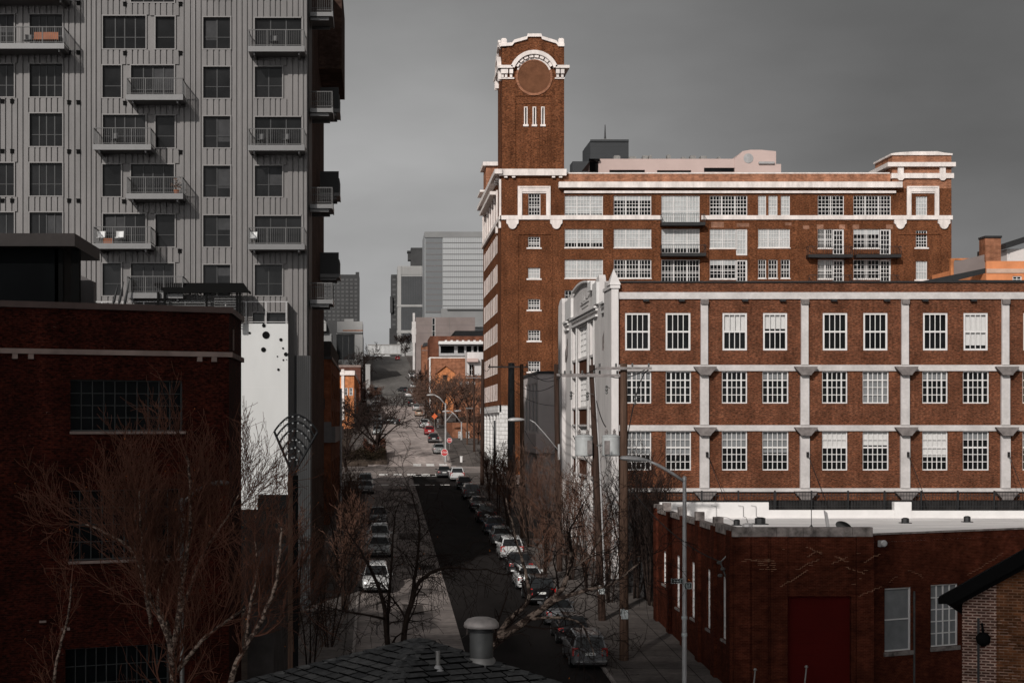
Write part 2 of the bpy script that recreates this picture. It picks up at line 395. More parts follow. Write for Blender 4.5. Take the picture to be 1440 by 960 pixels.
M['road'] = tiles('worn_concrete_road', (0.25, 0.215, 0.20), (0.22, 0.19, 0.178), (0.09, 0.078, 0.075), 200, 4.6, 0.05, axes='xy', var=0.35, vscale=0.25, bump=0)
M['asphalt'] = plain('dark_new_asphalt', (0.018, 0.0155, 0.015), 0.9, var=0.40, scale=0.3, stretch=(1, 0.3, 1), var2=0.15, scale2=6)
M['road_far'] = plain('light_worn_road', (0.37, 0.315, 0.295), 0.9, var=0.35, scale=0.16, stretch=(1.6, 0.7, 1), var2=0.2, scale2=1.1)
M['road_hill'] = plain('grey_hill_road', (0.155, 0.145, 0.138), 0.9, var=0.25, scale=0.1, stretch=(2, 0.5, 1), var2=0.15, scale2=0.8)
M['pavement'] = tiles('concrete_pavement', (0.125, 0.108, 0.100), (0.105, 0.092, 0.086), (0.035, 0.03, 0.028), 1.75, 1.75, 0.03, var=0.35, vscale=0.4, offset=0.0, bump=0)
M['paint_line'] = plain('worn_road_paint', (0.72, 0.70, 0.68), 0.8, var=0.3, scale=3)

mb = MB(); 
xs = [-1500, -300, -60, 0, 60, 300, 1500]
for a, b in zip(xs, xs[1:]): strip(mb, a, b, -300, 3900, -0.16)
simple('ground', mb, M['earth'], None, None, kind='structure')
mb = MB(); strip(mb, -1.3, 11.5, 62, 800, 0.0); o = simple('road', mb, M['road'], None, None, kind='structure')
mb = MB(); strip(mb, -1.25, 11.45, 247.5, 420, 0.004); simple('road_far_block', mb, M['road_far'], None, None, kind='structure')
mb = MB(); strip(mb, -1.25, 11.45, 420, 800, 0.005); simple('road_hill', mb, M['road_hill'], None, None, kind='structure')
mb = MB(); strip(mb, 4.7, 11.45, 62, 231.5, 0.005); simple('road_patch', mb, M['asphalt'], None, None, kind='structure')
mb = MB(); strip(mb, -200, -1.3, 233.5, 247, 0.0); strip(mb, 11.5, 200, 233.5, 247, 0.0); strip(mb, -200, -1.3, 408, 420, 0.0); strip(mb, 11.5, 200, 408, 420, 0.0)
simple('cross_street', mb, M['road'], None, None, kind='structure')
mb = MB()
for y, w in ((211.5, 1.3), (229.6, 3.0), (247.6, 2.6)):
    x = 0.3 if y < 240 else 5.3
    while x < 10.8:
        mb.quad(*[Vector((a, b, g(b) + 0.012)) for a, b in ((x, y), (x + 1.15, y), (x + 1.15, y + w), (x, y + w))]); x += 1.9
mb.quad(*[Vector((a, b, g(b) + 0.012)) for a, b in ((4.9, 227.8), (10.6, 227.8), (10.6, 228.5), (4.9, 228.5))])
simple('road_markings', mb, M['paint_line'], None, None, kind='structure')
mb = MB()
for x0, x1, a, b in ((11.5, 17.2, 66, 233), (-4.4, -1.3, 62, 233), (10.9, 17.2, 248, 407), (-4.4, -1.3, 263, 407), (11.5, 17.2, 421, 740), (-4.4, -1.3, 421, 740)):
    kerbed(mb, x0, x1, a, b)
simple('pavement', mb, M['pavement'], None, None, kind='structure')
mb = MB()
for x0, x1, a, b in ((11.36, 11.52, 66, 233), (-1.32, -1.16, 62, 233), (10.76, 10.92, 248, 407), (-1.32, -1.16, 263, 407)):
    ys = [a] + [y for y in YS if a < y < b] + [b]
    for p, q in zip(ys, ys[1:]):
        for (u0, v0), (u1, v1) in (((x0, .137), (x1, .137)), ((x0, -.05), (x0, .137)), ((x1, -.05), (x1, .137))):
            mb.quad(Vector((u0, p, g(p) + v0)), Vector((u1, p, g(p) + v1)), Vector((u1, q, g(q) + v1)), Vector((u0, q, g(q) + v0)))
simple('kerb', mb, plain('worn_kerb_concrete', (.26, .23, .215), .9, var=.35, scale=1.2), None, None, kind='structure')
# tar-sealed cracks and patches on the pale lane
mb = MB(); rc = random.Random(12)
for k in range(26):
    y = rc.uniform(84, 230); x = rc.uniform(1.4, 4.4); n_ = rc.randint(3, 7)
    for i in range(n_):
        if rc.random() < .5: x2, y2 = x + rc.uniform(-.5, .5), y + rc.uniform(.8, 2.6)
        else: x2, y2 = min(max(x + rc.uniform(-1.6, 1.6), 1.2), 4.6), y + rc.uniform(-.1, .3)
        e = .035; mb.quad(Vector((x - e, y, g(y) + .006)), Vector((x + e, y + .03, g(y + .03) + .006)), Vector((x2 + e, y2 + .03, g(y2 + .03) + .006)), Vector((x2 - e, y2, g(y2) + .006))); x, y = x2, y2
for x, y, w_, l_ in ((1.6, 104, 1.3, 4.2), (3.0, 126, 1.4, 2.6), (1.9, 147, 2.2, 5.5), (3.2, 178, 1.2, 6), (1.4, 201, 2.6, 4)):
    mb.quad(*[Vector((a, b, g(b) + .0035)) for a, b in ((x, y), (x + w_, y), (x + w_, y + l_), (x, y + l_))])
simple('road_repairs', mb, plain('tar_patch', (.075, .064, .060), .9, var=.3, scale=2), None, None, kind='structure')
for x, y, lb in ((2.9, 112.5, 'iron manhole cover in the pale lane near the first white SUV'), (3.6, 158, 'iron manhole cover in the pale lane beside the lone dark sedan'), (6.6, 199, 'iron manhole cover in the dark lane below the crossing')):
    mb = MB(); mb.lathe([(.42, 0), (.42, .012), (.36, .012), (.34, .008)], (x, y, g(y) + .004), 18); simple('manhole_cover', mb, plain('rusty_iron', (.05, .04, .036), .7, var=.3) if 'rusty_iron' not in bpy.data.materials else bpy.data.materials['rusty_iron'], lb, 'manhole cover', (x, y, g(y)), 'manhole covers in the road')
# parking court in front of the small grey building on the right and the raised planter at the corner
mb = MB(); kerbed(mb, -9, 1.5, 249.5, 262, 0.45)
simple('corner_planter', mb, M['earth'], None, None, kind='structure')
mb = MB(); kerbed(mb, 17.3, 40, 197, 229, 0.1); kerbed(mb, 17.3, 60, 249, 275, 0.1)
simple('side_yard', mb, plain('pale_yard_concrete', (.30, .25, .235), .9, var=.25, scale=.3), None, None, kind='structure')

# ============================================================ old brick tower building (right, behind)
D1 = 230.0
def R1(x0, y0, x1, y1): return (X(x0, D1), X(x1, D1), Z(y1, D1), Z(y0, D1))
F1 = front(D1); W1 = west(16.75)
S1 = thing('brick_tower_building', 'tall brown brick building with square tower and white trim behind the long building', 'building', (16.75, D1, g(D1)))
XR = X(1338, D1)
# --- windows of the front
big = []          # (rect, kind)
C = {1: (794, 848), 2: (863, 916), 3: (930, 984), 4: (998, 1051), 5: (1066, 1111), 6: (1150, 1187), 7: (1200, 1253)}
rows = [(275, 303), (322, 348), (365, 391), (408, 434), (451, 477)]
fholes = []; wins = []
for c, (x0, x1) in C.items():
    for r, (y0, y1) in enumerate(rows):
        if r > 2 and c > 1: continue
        yb = y1
        if c == 3: yb = {0: 313, 1: 356, 2: 398}[r]
        if c == 5 and r in (0, 2):
            for (q0, q1) in ((1066, 1077.5), (1080.5, 1093.5), (1098, 1111)):
                wins.append((R1(q0, y0, q1, y1), 'narrow', c, r))
            continue
        if (c in (6, 7) and r > 0) or (c == 4 and r > 0):
            xd = x1 - 16
            wins.append((R1(x0, y0, xd, y1 + 1), 'mid', c, r)); wins.append((R1(xd, y0, x1, y1 + 11 if r < 2 else 397), 'door', c, r))
            continue
        wins.append((R1(x0, y0, x1, yb), 'big' if c not in (6,) else 'mid', c, r))
small = [R1(743, 272, 760, 303)] + [R1(742.5, y, 759.5, y + 15) for y in (333, 376.5, 420.5, 464, 507.5)]
small += [R1(1288, 276, 1304, 303), R1(1288, 324, 1304, 348), R1(1288, 367, 1304, 393)]
holes = [w[0] for w in wins] + small
mb = MB()
ztop = Z(243, D1)
mb.wall(F1, 16.75, X(793, D1), g(D1) - .5, Z(243, D1), holes, 0.3)
mb.wall(F1, X(793, D1), X(1255, D1), g(D1) - .5, Z(262, D1), holes, 0.3)
mb.wall(F1, X(1255, D1), XR, g(D1) - .5, Z(265, D1), holes, 0.3)
# side street face
DE = 269.0
lw = []
zr = [(Z(y1, D1), Z(y0, D1)) for (y0, y1) in rows] + [(Z(523, D1), Z(496, D1)), (Z(562, D1), Z(538, D1))]
for k in range(6):
    d0 = 237.5 + k * 5.15
    for j, (b0, b1) in enumerate(zr):
        for q in range(2): lw.append((d0 + q * 2.3, d0 + q * 2.3 + 1.5, b0, b1, k, j))
mb.wall(W1, D1, DE, Z(569, D1), Z(243, D1), [w[:4] for w in lw], 0.3)
mb.quad(Vector((16.75, DE, -20)), Vector((XR, DE, -20)), Vector((XR, DE, ztop)), Vector((16.75, DE, ztop)))
mb.quad(Vector((XR, D1, -20)), Vector((XR, DE, -20)), Vector((XR, DE, Z(265, D1))), Vector((XR, D1, Z(265, D1))))
# shallow piers between the window bays
for px in (855.5, 923, 991, 1058.5, 1118, 1143, 1193.5):
    mb.fbox(F1, X(px - 5, D1), X(px + 5, D1), -6, Z(310, D1), 0.003, 0.1)
# stepped brick panel lines below the slits at both ends
for (x0, x1) in ((729, 775), (1262, 1322)):
    mb.fbox(F1, X(x0, D1) - .12, X(x0, D1), -6, Z(330, D1), 0.003, 0.12); mb.fbox(F1, X(x1, D1), X(x1, D1) + .12, -6, Z(330, D1), 0.003, 0.12)
    mb.fbox(F1, X(x0, D1) - .12, X(x1, D1) + .12, Z(330, D1), Z(328.5, D1), 0.003, 0.12)
mb.build('wall', M['brick_tower'], S1)
mb = MB(); mb.quad(Vector((16.75, D1, Z(258, D1))), Vector((XR, D1, Z(258, D1))), Vector((XR, DE, Z(258, D1))), Vector((16.75, DE, Z(258, D1)))); mb.build('roof', M['grey_panel'], S1)
# parapet in lighter brick and the right corner block
mb = MB()
mb.box(X(793, D1), X(1253, D1), D1 + .25, D1 + .75, Z(262, D1), Z(244, D1))
mb.build('parapet', M['brick_parapet'], S1)
mb = MB(); mb.box(X(1255, D1), XR, D1 + .05, D1 + 8, Z(265, D1), Z(218, D1)); mb.build('corner_block', M['brick_parapet'], S1); mb = MB()
mb.box(X(793, D1), X(1253, D1), DE - .5, DE, Z(262, D1), Z(246, D1))
mb.build('parapet', M['brick_parapet'], S1)
# white terracotta trim
mb = MB()
mb.box(X(785, D1), X(1266, D1), D1 - 1.0, D1 + .9, Z(265, D1), Z(257, D1))
mb.box(X(793, D1), X(1259, D1), D1 - .35, D1 + .2, Z(272, D1), Z(268.5, D1))
mb.box(X(794, D1), X(1252, D1), D1 + .2, D1 + .8, Z(244, D1) + .002, Z(242.3, D1))
mb.fbox(F1, 16.6, X(930, D1), Z(309, D1), Z(303.2, D1), -.1, .28); mb.fbox(F1, X(986, D1), X(1339, D1), Z(309, D1), Z(303.2, D1), -.1, .28)
mb.fbox(W1, D1 - .28, DE + .2, Z(309, D1), Z(303.2, D1), .002, .3)
mb.fbox(W1, D1 - .9, DE + .5, Z(245.5, D1), Z(239, D1), -.1, .95)          # side cornice
mb.fbox(W1, D1 + 8.5, DE - 6, Z(262, D1), Z(257, D1), .004, .95)
mb.box(16.4, X(796, D1), D1 - .6, D1 - .004, Z(247.5, D1), Z(238.5, D1))      # cornice under the tower
for px in (711, 722, 778, 788): mb.fbox(F1, X(px - 2.2, D1), X(px + 2.2, D1), Z(250.5, D1), Z(247.7, D1), .003, .45)
for d in (232, 234.5, 237): mb.fbox(W1, d - .2, d + .2, Z(250.5, D1), Z(247.7, D1), .003, .6)
for x0, x1 in ((728, 774), (1275, 1320)):                                    # framed windows of the corner blocks
    t = 6
    mb.fbox(F1, X(x0, D1), X(x0 + t, D1), Z(303, D1), Z(262, D1), .003, .22); mb.fbox(F1, X(x1 - t, D1), X(x1, D1), Z(303, D1), Z(262, D1), .003, .22)
    mb.fbox(F1, X(x0 + t, D1), X(x1 - t, D1), Z(270, D1), Z(262, D1), .003, .22)
    mb.fbox(F1, X(x0 + 2.2, D1), X(x1 - 2.2, D1), Z(264.2, D1), Z(263, D1), .22, .3)
    mb.fbox(F1, X(x0 + t, D1), X(x1 - t, D1), Z(272, D1), Z(270.05, D1), .003, .12)
def corbel(px, top=309.3, w=17, h=13):
    pts = [(-w / 2, top), (w / 2, top), (w / 2, top + 5), (w * .36, top + 7), (w * .33, top + 9)] + [(w * .30 * math.cos(a), top + 9 + (h - 9) * math.sin(a)) for a in (.5, 1.1, 1.57, 2.1, 2.6)] + [(-w * .33, top + 9), (-w * .36, top + 7), (-w / 2, top + 5)]
    mb.fprism(F1, [(X(px + a, D1), Z(b, D1)) for a, b in pts], .004, .3)
    mb.lathe([(.02, -.0), (.42, .0), (.42, .12), (.2, .2)], tuple(F1.pt(X(px, D1), Z(top + 6.5, D1), .28) + Vector((0, 0, 0))), 12, axis='y')
for px in (720.5, 782, 1265.5, 1327): corbel(px)
for k in range(2): mb.fbox(W1, D1 + .3 + k * 6.2, D1 + 1.5 + k * 6.2, Z(320, D1), Z(309.4, D1), .004, .28)
mb.fbox(W1, D1 + .1, D1 + 1.1, Z(303, D1), Z(252, D1), .004, .25)              # white quoin strip on the street corner
for k in range(7): mb.fbox(W1, 236.6 + k * 5.15, 237.3 + k * 5.15, Z(303, D1), Z(258, D1), .004, .2)
# right corner block courses
bx0, bx1 = X(1250, D1), X(1338, D1)
mb.box(bx0 + .3, bx1 + .25, D1 - .3, D1 + 8.2, Z(251, D1), Z(244, D1)); mb.box(bx0 - .3, bx1 + .4, D1 - .6, D1 + 8.4, Z(235, D1), Z(229, D1))
mb.box(bx0 + .25, bx1 + .1, D1 - .15, D1 + 8.1, Z(218.5, D1), Z(216, D1))
mb.fprism(F1, [(bx0 + .3, Z(216, D1)), (bx1, Z(216, D1)), (bx1 - 1, Z(215, D1)), (bx0 + 6.5, Z(213, D1)), (bx0 + 3.5, Z(213.2, D1)), (bx0 + 1.2, Z(214.5, D1))], -6, .1)
for px in (1266, 1325): mb.fbox(F1, X(px - 4, D1), X(px + 4, D1), Z(244, D1), Z(235, D1), -.04, .3); mb.fprism(F1, [(X(px - 5, D1), Z(251.1, D1)), (X(px + 5, D1), Z(251.1, D1)), (X(px + 2, D1), Z(254, D1)), (X(px - 2, D1), Z(254, D1))], .004, .3)
# far street corner block
mb.fbox(W1, 262, DE + .3, Z(240, 240), Z(237, 240), -3, .9)
mb.build('trim', M['terracotta'], S1)
mb = MB(); mb.box(16.8, 24, 262.5, DE, Z(258, D1), Z(262, 269) + 2.2); mb.build('corner_block', M['brick_parapet'], S1)
mb = MB(); mb.box(16.3, 24.3, 262, DE + .4, Z(262, 269) + 2.21, Z(262, 269) + 2.8); mb.build('corner_cap', M['terracotta'], S1)
# patches of pale brick over the windows
mb = MB()
for (x0, y0, x1, y1) in ((1129, 317, 1141, 322), (1148, 316, 1158, 322), (1180, 316, 1190, 322), (1198, 316, 1208, 322), (1246, 316, 1256, 322), (1000, 312, 1018, 320), (1036, 314, 1056, 319), (1104, 313, 1122, 317)):
    a0, a1, b0, b1 = R1(x0, y0, x1, y1); mb.fquad(F1, a0, a1, b0, b1, .006)
mb.build('brick_patch', brick('pale_brick_patch', (0.30, 0.15, 0.10), (0.26, 0.12, 0.08), (0.25, .15, .1)), S1)
# windows
WR = random.Random(11)
for (r, kind, c, row) in wins:
    a0, a1, b0, b1 = r
    n = {'big': 12, 'mid': 7, 'narrow': 3, 'door': 2}[kind]
    if kind == 'mid' and (a1 - a0) > 3.9: n = 8
    if kind == 'door':
        o = window(S1, F1, a0, a1, b0, b1, 3, 5, .22, .07, .25, name='door', bmat=M['frosted'], blind=1.0 if (c, row) in ((4, 1),) else 0)
        continue
    bl = {(1, 0): .9, (1, 1): .75, (1, 2): 1.0, (2, 1): 1.0, (3, 0): 1.0, (3, 1): .8, (5, 0): 1.0, (5, 1): 1.0, (4, 1): 1.0, (7, 0): 0}.get((c, row), WR.choice([0, 0, 0, .25]))
    mull = () if kind == 'narrow' or n < 7 else ((.31, .69) if kind == 'big' else (.5,))
    window(S1, F1, a0, a1, b0, b1, n, 5 if row == 0 else 4, .10, .055, .25, mull=mull, trans=(.42,), blind=bl, bmat=M['frosted'], sill=.05 if row > 0 and c != 3 else None, sill_mat=M['terracotta'], sillh=.14)
for i, r in enumerate(small):
    window(S1, F1, *r, 4, 6 if i == 0 else (4 if i < 6 else 5), .10, .06, .25, trans=(.4,), blind=1.0 if i in (6, 8) else (1.0 if i == 2 else 0), bmat=M['frosted'], sill=.2, sill_mat=M['terracotta'], sillh=.2)
for (d0, d1, b0, b1, k, j) in lw:
    o = MB(); 
    o.fbox(W1, d0 + .02, d0 + .16, b0, b1, -.2, .07); o.fbox(W1, d1 - .14, d1, b0, b1, -.2, -.1)
    o.fbox(W1, d0 + .28, d1 - .14, b0, b0 + .12, -.2, .04); o.fbox(W1, d0 + .28, d1 - .14, b1 - .1, b1, -.2, -.1)
    o.fbox(W1, d0 + .28, d1 - .14, (b0 + b1) / 2 - .04, (b0 + b1) / 2 + .04, -.2, -.1)
    w_ = o.build('window', M['terracotta'], S1)
    o = MB(); o.fquad(W1, d0, d1, b0, b1, -.22); o.build('pane', M['glass'], w_)
# white ground floor on the street
mb = MB()
zb = Z(570, D1)
mb.wall(W1, D1, DE, g(DE) - 2.5, zb, [(d, d + 3.6, -5.6, zb - 1.7) for d in (236, 243, 250, 257)], .35)
mb.fbox(W1, D1 - .3, DE, zb - .9, zb, .004, .45)
mb.fbox(F1, 16.5, 17.6, g(D1) - 1, zb, .003, .3)
for d in (231, 234.6, 241.2, 248.2, 255.2, 262): mb.fbox(W1, d, d + .9, g(d) - 1, zb - .9, .004, .22)
mb.build('ground_floor', tiles('white_glazed_block', (.68, .67, .66), (.64, .63, .62), (.22, .21, .2), 1.1, .55, .03, axes='xz', rough=.5, var=.1, bump=.2), S1)
for d in (236, 243, 250, 257): window(S1, W1, d, d + 3.6, -5.6, zb - 1.7, 3, 5, .08, .05, .3)
# balconies of the front
def loft_balcony(parent, F, a0, a1, b, depth, name='balcony', bar=.12, mat=None):
    mat = mat or M['dark_metal']
    o = MB(); o.fbox(F, a0, a1, b - .42, b, .004, depth); bo = o.build(name, mat, parent)
    o = MB()
    for c in (depth - .06,):
        o.fbox(F, a0, a1, b + 1.02, b + 1.08, c, c + .05)
    o.fbox(F, a0, a0 + .05, b + 1.02, b + 1.08, .01, depth - .06); o.fbox(F, a1 - .05, a1, b + 1.02, b + 1.08, .01, depth - .06)
    k = int((a1 - a0) / .28)
    for i in range(k + 1):
        a = a0 + .02 + (a1 - a0 - .04) * i / k
        o.fbox(F, a - .014, a + .014, b, b + 1.02, depth - .05, depth - .02)
    for c in (.3, .7, 1.0):
        for a in (a0 + .02, a1 - .02): o.fbox(F, a - .014, a + .014, b, b + 1.02, c * (depth - .1), c * (depth - .1) + .03)
    o.build('railing', mat, bo)
    return bo
for (x0, x1, y) in ((928, 989, 314), (928, 990, 357), (1133, 1195, 359), (1200, 1263, 359), (1135, 1193, 399), (1202, 1260, 399)):
    loft_balcony(S1, F1, X(x0, D1), X(x1, D1), Z(y, D1), 1.5)
# ---- tower
TX0, TX1, TD = 16.9, X(793.5, D1), D1 + 8.4
FT = front(D1 + .1)
FTd = D1 + .1
def T(px, py): return (X(px, FTd), Z(py, FTd))
tz0, tz1 = Z(238, D1), Z(97, D1)
slits = [(X(a, FTd), X(a + 5, FTd), Z(175, FTd), Z(150, FTd)) for a in (737, 749, 761)]
mb = MB()
pr = [T(704, 66), T(720, 65), T(723, 61), T(741, 56), T(742, 52.5), T(761, 52.5), T(762, 56), T(782, 62), T(785, 66), (TX1, Z(66, FTd))]
zeave = Z(68, FTd)
rec = (X(725, FTd), X(776, FTd))
mb.wall(FT, TX0, rec[0], tz0 - .5, zeave, [], .2); mb.wall(FT, rec[1], TX1, tz0 - .5, zeave, [], .2)
mb.wall(FT, rec[0], rec[1], Z(135, FTd), zeave, [], .2)
mb.wall(FT, rec[0], rec[1], tz0 - .5, Z(135, FTd), slits, .3, c=-.14)
for a in rec: mb.quad(FT.pt(a, tz0 - .5, 0), FT.pt(a, Z(135, FTd), 0), FT.pt(a, Z(135, FTd), -.14), FT.pt(a, tz0 - .5, -.14))
mb.quad(FT.pt(rec[0], Z(135, FTd), 0), FT.pt(rec[1], Z(135, FTd), 0), FT.pt(rec[1], Z(135, FTd), -.14), FT.pt(rec[0], Z(135, FTd), -.14))
mb.fbox(FT, rec[0], rec[1], Z(146, FTd), Z(144, FTd), -.13, -.04)
for a, b in ((737.5, 746.5), (749.5, 758.8), (761.8, 770)): mb.fbox(FT, X(a + 1.2, FTd), X(b, FTd), tz0 - .5, Z(178, FTd), -.13, -.03)
mb.fprism(FT, [(TX0, zeave)] + pr + [(TX1, zeave)], -.6, 0)
WT = west(TX0)
mb.wall(WT, FTd, TD, tz0 - .5, zeave, [], .2)
q = [(FTd, zeave + .2), (FTd + 1.6, zeave + .2), (FTd + 1.9, zeave + .7), (FTd + 3.6, zeave + 1.2), (FTd + 3.7, zeave + 1.5), (TD - 3.7, zeave + 1.5), (TD - 3.6, zeave + 1.2), (TD - 1.9, zeave + .7), (TD - 1.6, zeave + .2), (TD, zeave + .2)]
mb.fprism(WT, [(FTd, zeave)] + q + [(TD, zeave)], -.6, 0)
mb.quad(Vector((TX1, FTd, tz0 - .5)), Vector((TX1, TD, tz0 - .5)), Vector((TX1, TD, zeave)), Vector((TX1, FTd, zeave)))
mb.quad(Vector((TX0, TD, tz0 - .5)), Vector((TX1, TD, tz0 - .5)), Vector((TX1, TD, zeave)), Vector((TX0, TD, zeave)))
tw = mb.build('tower', M['brick_tower'], S1)
mb = MB()
# coping that follows the stepped gable
def coping(F, pts, th, c0, c1):
    for (p, q_) in zip(pts, pts[1:]):
        mb.fprism(F, [p, q_, (q_[0], q_[1] + th), (p[0], p[1] + th)], c0, c1)
coping(FT, [(a, b + .005) for a, b in pr], .42, -.75, .3)
coping(WT, [(a, b + .005) for a, b in q], .42, -.75, .3)
for px in (708.5, 789): 
    a, b = T(px, 62); mb.fbox(FT, a - .38, a + .38, b, b + .62, -.7, .2); mb.fbox(FT, a - .28, a + .28, b + .62, b + .75, -.6, .1)
# arched cornice
cx, cz = T(750.5, 107); ro, ri = 3.35, 2.82
an0 = math.asin((Z(95, FTd) - cz) / ro)
N = 22
arc = [an0 + (math.pi - 2 * an0) * i / N for i in range(N + 1)]
for a, b in zip(arc, arc[1:]):
    mb.fprism(FT, [(cx + r_ * math.cos(t), cz + r_ * math.sin(t)) for r_, t in ((ri, a), (ro, a), (ro, b), (ri, b))], .003, .75)
for i in range(8):
    a = an0 + .1 + (math.pi - 2 * an0 - .2) * (i + .5) / 8; w_ = .11
    mb.fprism(FT, [(cx + r_ * math.cos(t), cz + r_ * math.sin(t)) for r_, t in ((ri - .38, a - w_), (ri - .01, a - w_), (ri - .01, a + w_), (ri - .38, a + w_))], .003, .5)
for a, b in zip(arc, arc[1:]):
    mb.fprism(FT, [(cx + r_ * math.cos(t), cz + r_ * math.sin(t)) for r_, t in ((ri - .62, a), (ri - .4, a), (ri - .4, b), (ri - .62, b))], .003, .18)
zc0, zc1 = Z(97.3, FTd), Z(93.2, FTd)
mb.fbox(FT, TX0 - .55, cx - ro * math.cos(an0) + .25, zc0, zc1, -.1, .75); mb.fbox(FT, cx + ro * math.cos(an0) - .25, TX1 + .65, zc0, zc1, -.1, .75)
mb.fbox(WT, FTd - .7, TD + .6, zc0, zc1, .003, .6)
mb.box(TX1 + .003, TX1 + .65, FTd + .2, TD + .6, zc0, zc1)
for px in (706.5, 711.5, 718.5, 784, 790.5): 
    a, b = T(px, 98); mb.fbox(FT, a - .24, a + .24, b - .62, b - .05, .003, .55); mb.fbox(FT, a - .16, a + .16, b - 1.1, b - .63, .003, .3)
for (x0, x1) in ((705, 723), (780, 794)): mb.fbox(FT, X(x0, FTd), X(x1, FTd), Z(111.5, FTd), Z(109.5, FTd), .003, .2)
for d in (FTd + .5, FTd + 1.5, TD - 1.5, TD - .5): mb.fbox(WT, d - .24, d + .24, Z(111, FTd), Z(98, FTd), .003, .5)
for i in range(N):
    t0, t1 = math.pi * i / N, math.pi * (i + 1) / N; dc = (FTd + TD) / 2
    mb.fprism(WT, [(dc + r_ * math.cos(t), Z(97, FTd) - .2 + r_ * math.sin(t)) for r_, t in ((2.1, t0), (2.65, t0), (2.65, t1), (2.1, t1))], .003, .55)
mb.build('trim', M['terracotta'], tw)
mb = MB(); cx2, cz2 = T(751, 108.5)
mb.lathe([(2.2, 0), (2.2, .05)], (cx2, FTd - .058, cz2), 36, axis='y'); mb.build('clock_disc', plain('brown_clock_disc', (0.14, .062, .034), .8, var=.25, scale=.8), tw)
mb = MB()
for i in range(40):
    t0, t1 = 2 * math.pi * i / 40, 2 * math.pi * (i + 1) / 40
    mb.fprism(FT, [(cx2 + r_ * math.cos(t), cz2 + r_ * math.sin(t)) for r_, t in ((2.2, t0), (2.5, t0), (2.5, t1), (2.2, t1))], .004, .14)
mb.build('brick_ring', M['brick_parapet'], tw)
for (a0, a1, b0, b1) in slits:
    o = MB(); F_ = FT
    for (p0, p1, r0, r1) in ((a0, a0 + .14, b0, b1), (a1 - .14, a1, b0, b1), (a0 + .14, a1 - .14, b1 - .12, b1)): o.fbox(F_, p0, p1, r0, r1, -.3, -.05)
    o.fbox(F_, a0 - .12, a1 + .12, b0 - .28, b0, -.3, .08)
    w_ = o.build('slit_window', M['terracotta'], tw); o = MB(); o.fquad(F_, a0, a1, b0, b1, -.32); o.build('pane', M['glass'], w_)
# ---- pink penthouse on the roof
mb = MB(); PD = 243.0
def XP(px): return X(px, PD)
def ZP(py): return Z(py, PD)
FP = front(PD)
pw = [(857, 239, 907, 243), (924, 239.5, 972, 243), (990, 236, 1038, 242)]
ph = [(XP(a), XP(c), ZP(d_), ZP(b)) for a, b, c, d_ in pw]
mb.wall(FP, XP(843), XP(1047), ZP(256), ZP(223.5), ph, .4)
mb.quad(FP.pt(XP(826), ZP(256), -1.5), FP.pt(XP(843), ZP(256), 0), FP.pt(XP(843), ZP(223.5), 0), FP.pt(XP(832), ZP(223.5), -1.5))
mb.quad(FP.pt(XP(832), ZP(223.5), -1.5), FP.pt(XP(1047), ZP(223.5), 0), FP.pt(XP(1047), ZP(223.5), -12), FP.pt(XP(832), ZP(223.5), -12))
mb.fprism(FP, [(XP(1033), ZP(223.5)), (XP(1044), ZP(213)), (XP(1055), ZP(211)), (XP(1070), ZP(211)), (XP(1091), ZP(213)), (XP(1091), ZP(231)), (XP(1098), ZP(231)), (XP(1098), ZP(256)), (XP(1033), ZP(256))], -9, .15)
pk = mb.build('penthouse', M['pink_stucco'], S1)
for h in ph: o = MB(); o.fquad(FP, *h, -.38); o.build('window', M['glass'], pk)
o = MB(); o.fbox(FP, XP(828), XP(843), ZP(227), ZP(224), .1, .5); o.fquad(FP, XP(829), XP(841), ZP(243), ZP(227), .02); o.build('awning', M['black'], pk)
o = MB(); o.lathe([(.0, 0), (.7, .02), (.66, .08)], (XP(1052), PD - .24, ZP(223)), 16, axis='y'); o.fbox(FP, XP(1066), XP(1088), ZP(231), ZP(228), .2, .5); o.build('roof_tank', M['lamp_grey'], pk)
for (px, w_, h_) in ((868, 9, 4), (890, 10, 3), (908, 8, 4), (915, 4, 4.5), (941, 5, 5), (962, 6, 2.5), (975, 8, 4), (990, 9, 3.5), (1012, 4, 2.5)):
    o = MB(); zt = ZP(223.4); a0, a1 = XP(px - w_ / 2), XP(px + w_ / 2); hh = h_ * PD / FPX * 1.25
    o.box(a0, a1, PD + .1, PD + 1.3, zt, zt + hh * .8); o.box(a0 + .06, a1 - .1, PD + .2, PD + 1.2, zt + hh * .81, zt + hh)
    o.build('roof_unit', M['galv'], pk)
# ============================================================ long brick building with white bands
D2 = 120.0
F2 = front(D2); W2 = west(16.75)
def R2(x0, y0, x1, y1): return (X(x0, D2), X(x1, D2), Z(y1, D2), Z(y0, D2))
S2 = thing('long_brick_building', 'three storey red brick building with white bands and white pedimented street front', 'building', (16.75, D2, g(D2)))
XE = 54.0; DB = 154.6
wl = []
for k in range(5):
    o_ = 141 * k
    xs1 = [(879, 914), (936, 971)]; xs2 = [(881, 916), (936, 972)]
    if k >= 1: xs1 = [(1016 + 141 * (k - 1), 1050.5 + 141 * (k - 1)), (1073 + 141 * (k - 1), 1107 + 141 * (k - 1))]; xs2 = [(1015 + 141 * (k - 1), 1051 + 141 * (k - 1)), (1072 + 141 * (k - 1), 1109 + 141 * (k - 1))]
    for i in range(2):
        wl.append((R2(xs1[i][0], 440, xs1[i][1], 492.5), 0, k, i)); wl.append((R2(xs2[i][0], 522, xs2[i][1], 567), 1, k, i)); wl.append((R2(xs2[i][0], 606, xs2[i][1], 661), 2, k, i))
mb = MB()
mb.wall(F2, 16.75, XE, g(D2) - 1, Z(397.5, D2), [w[0] for w in wl], .32)
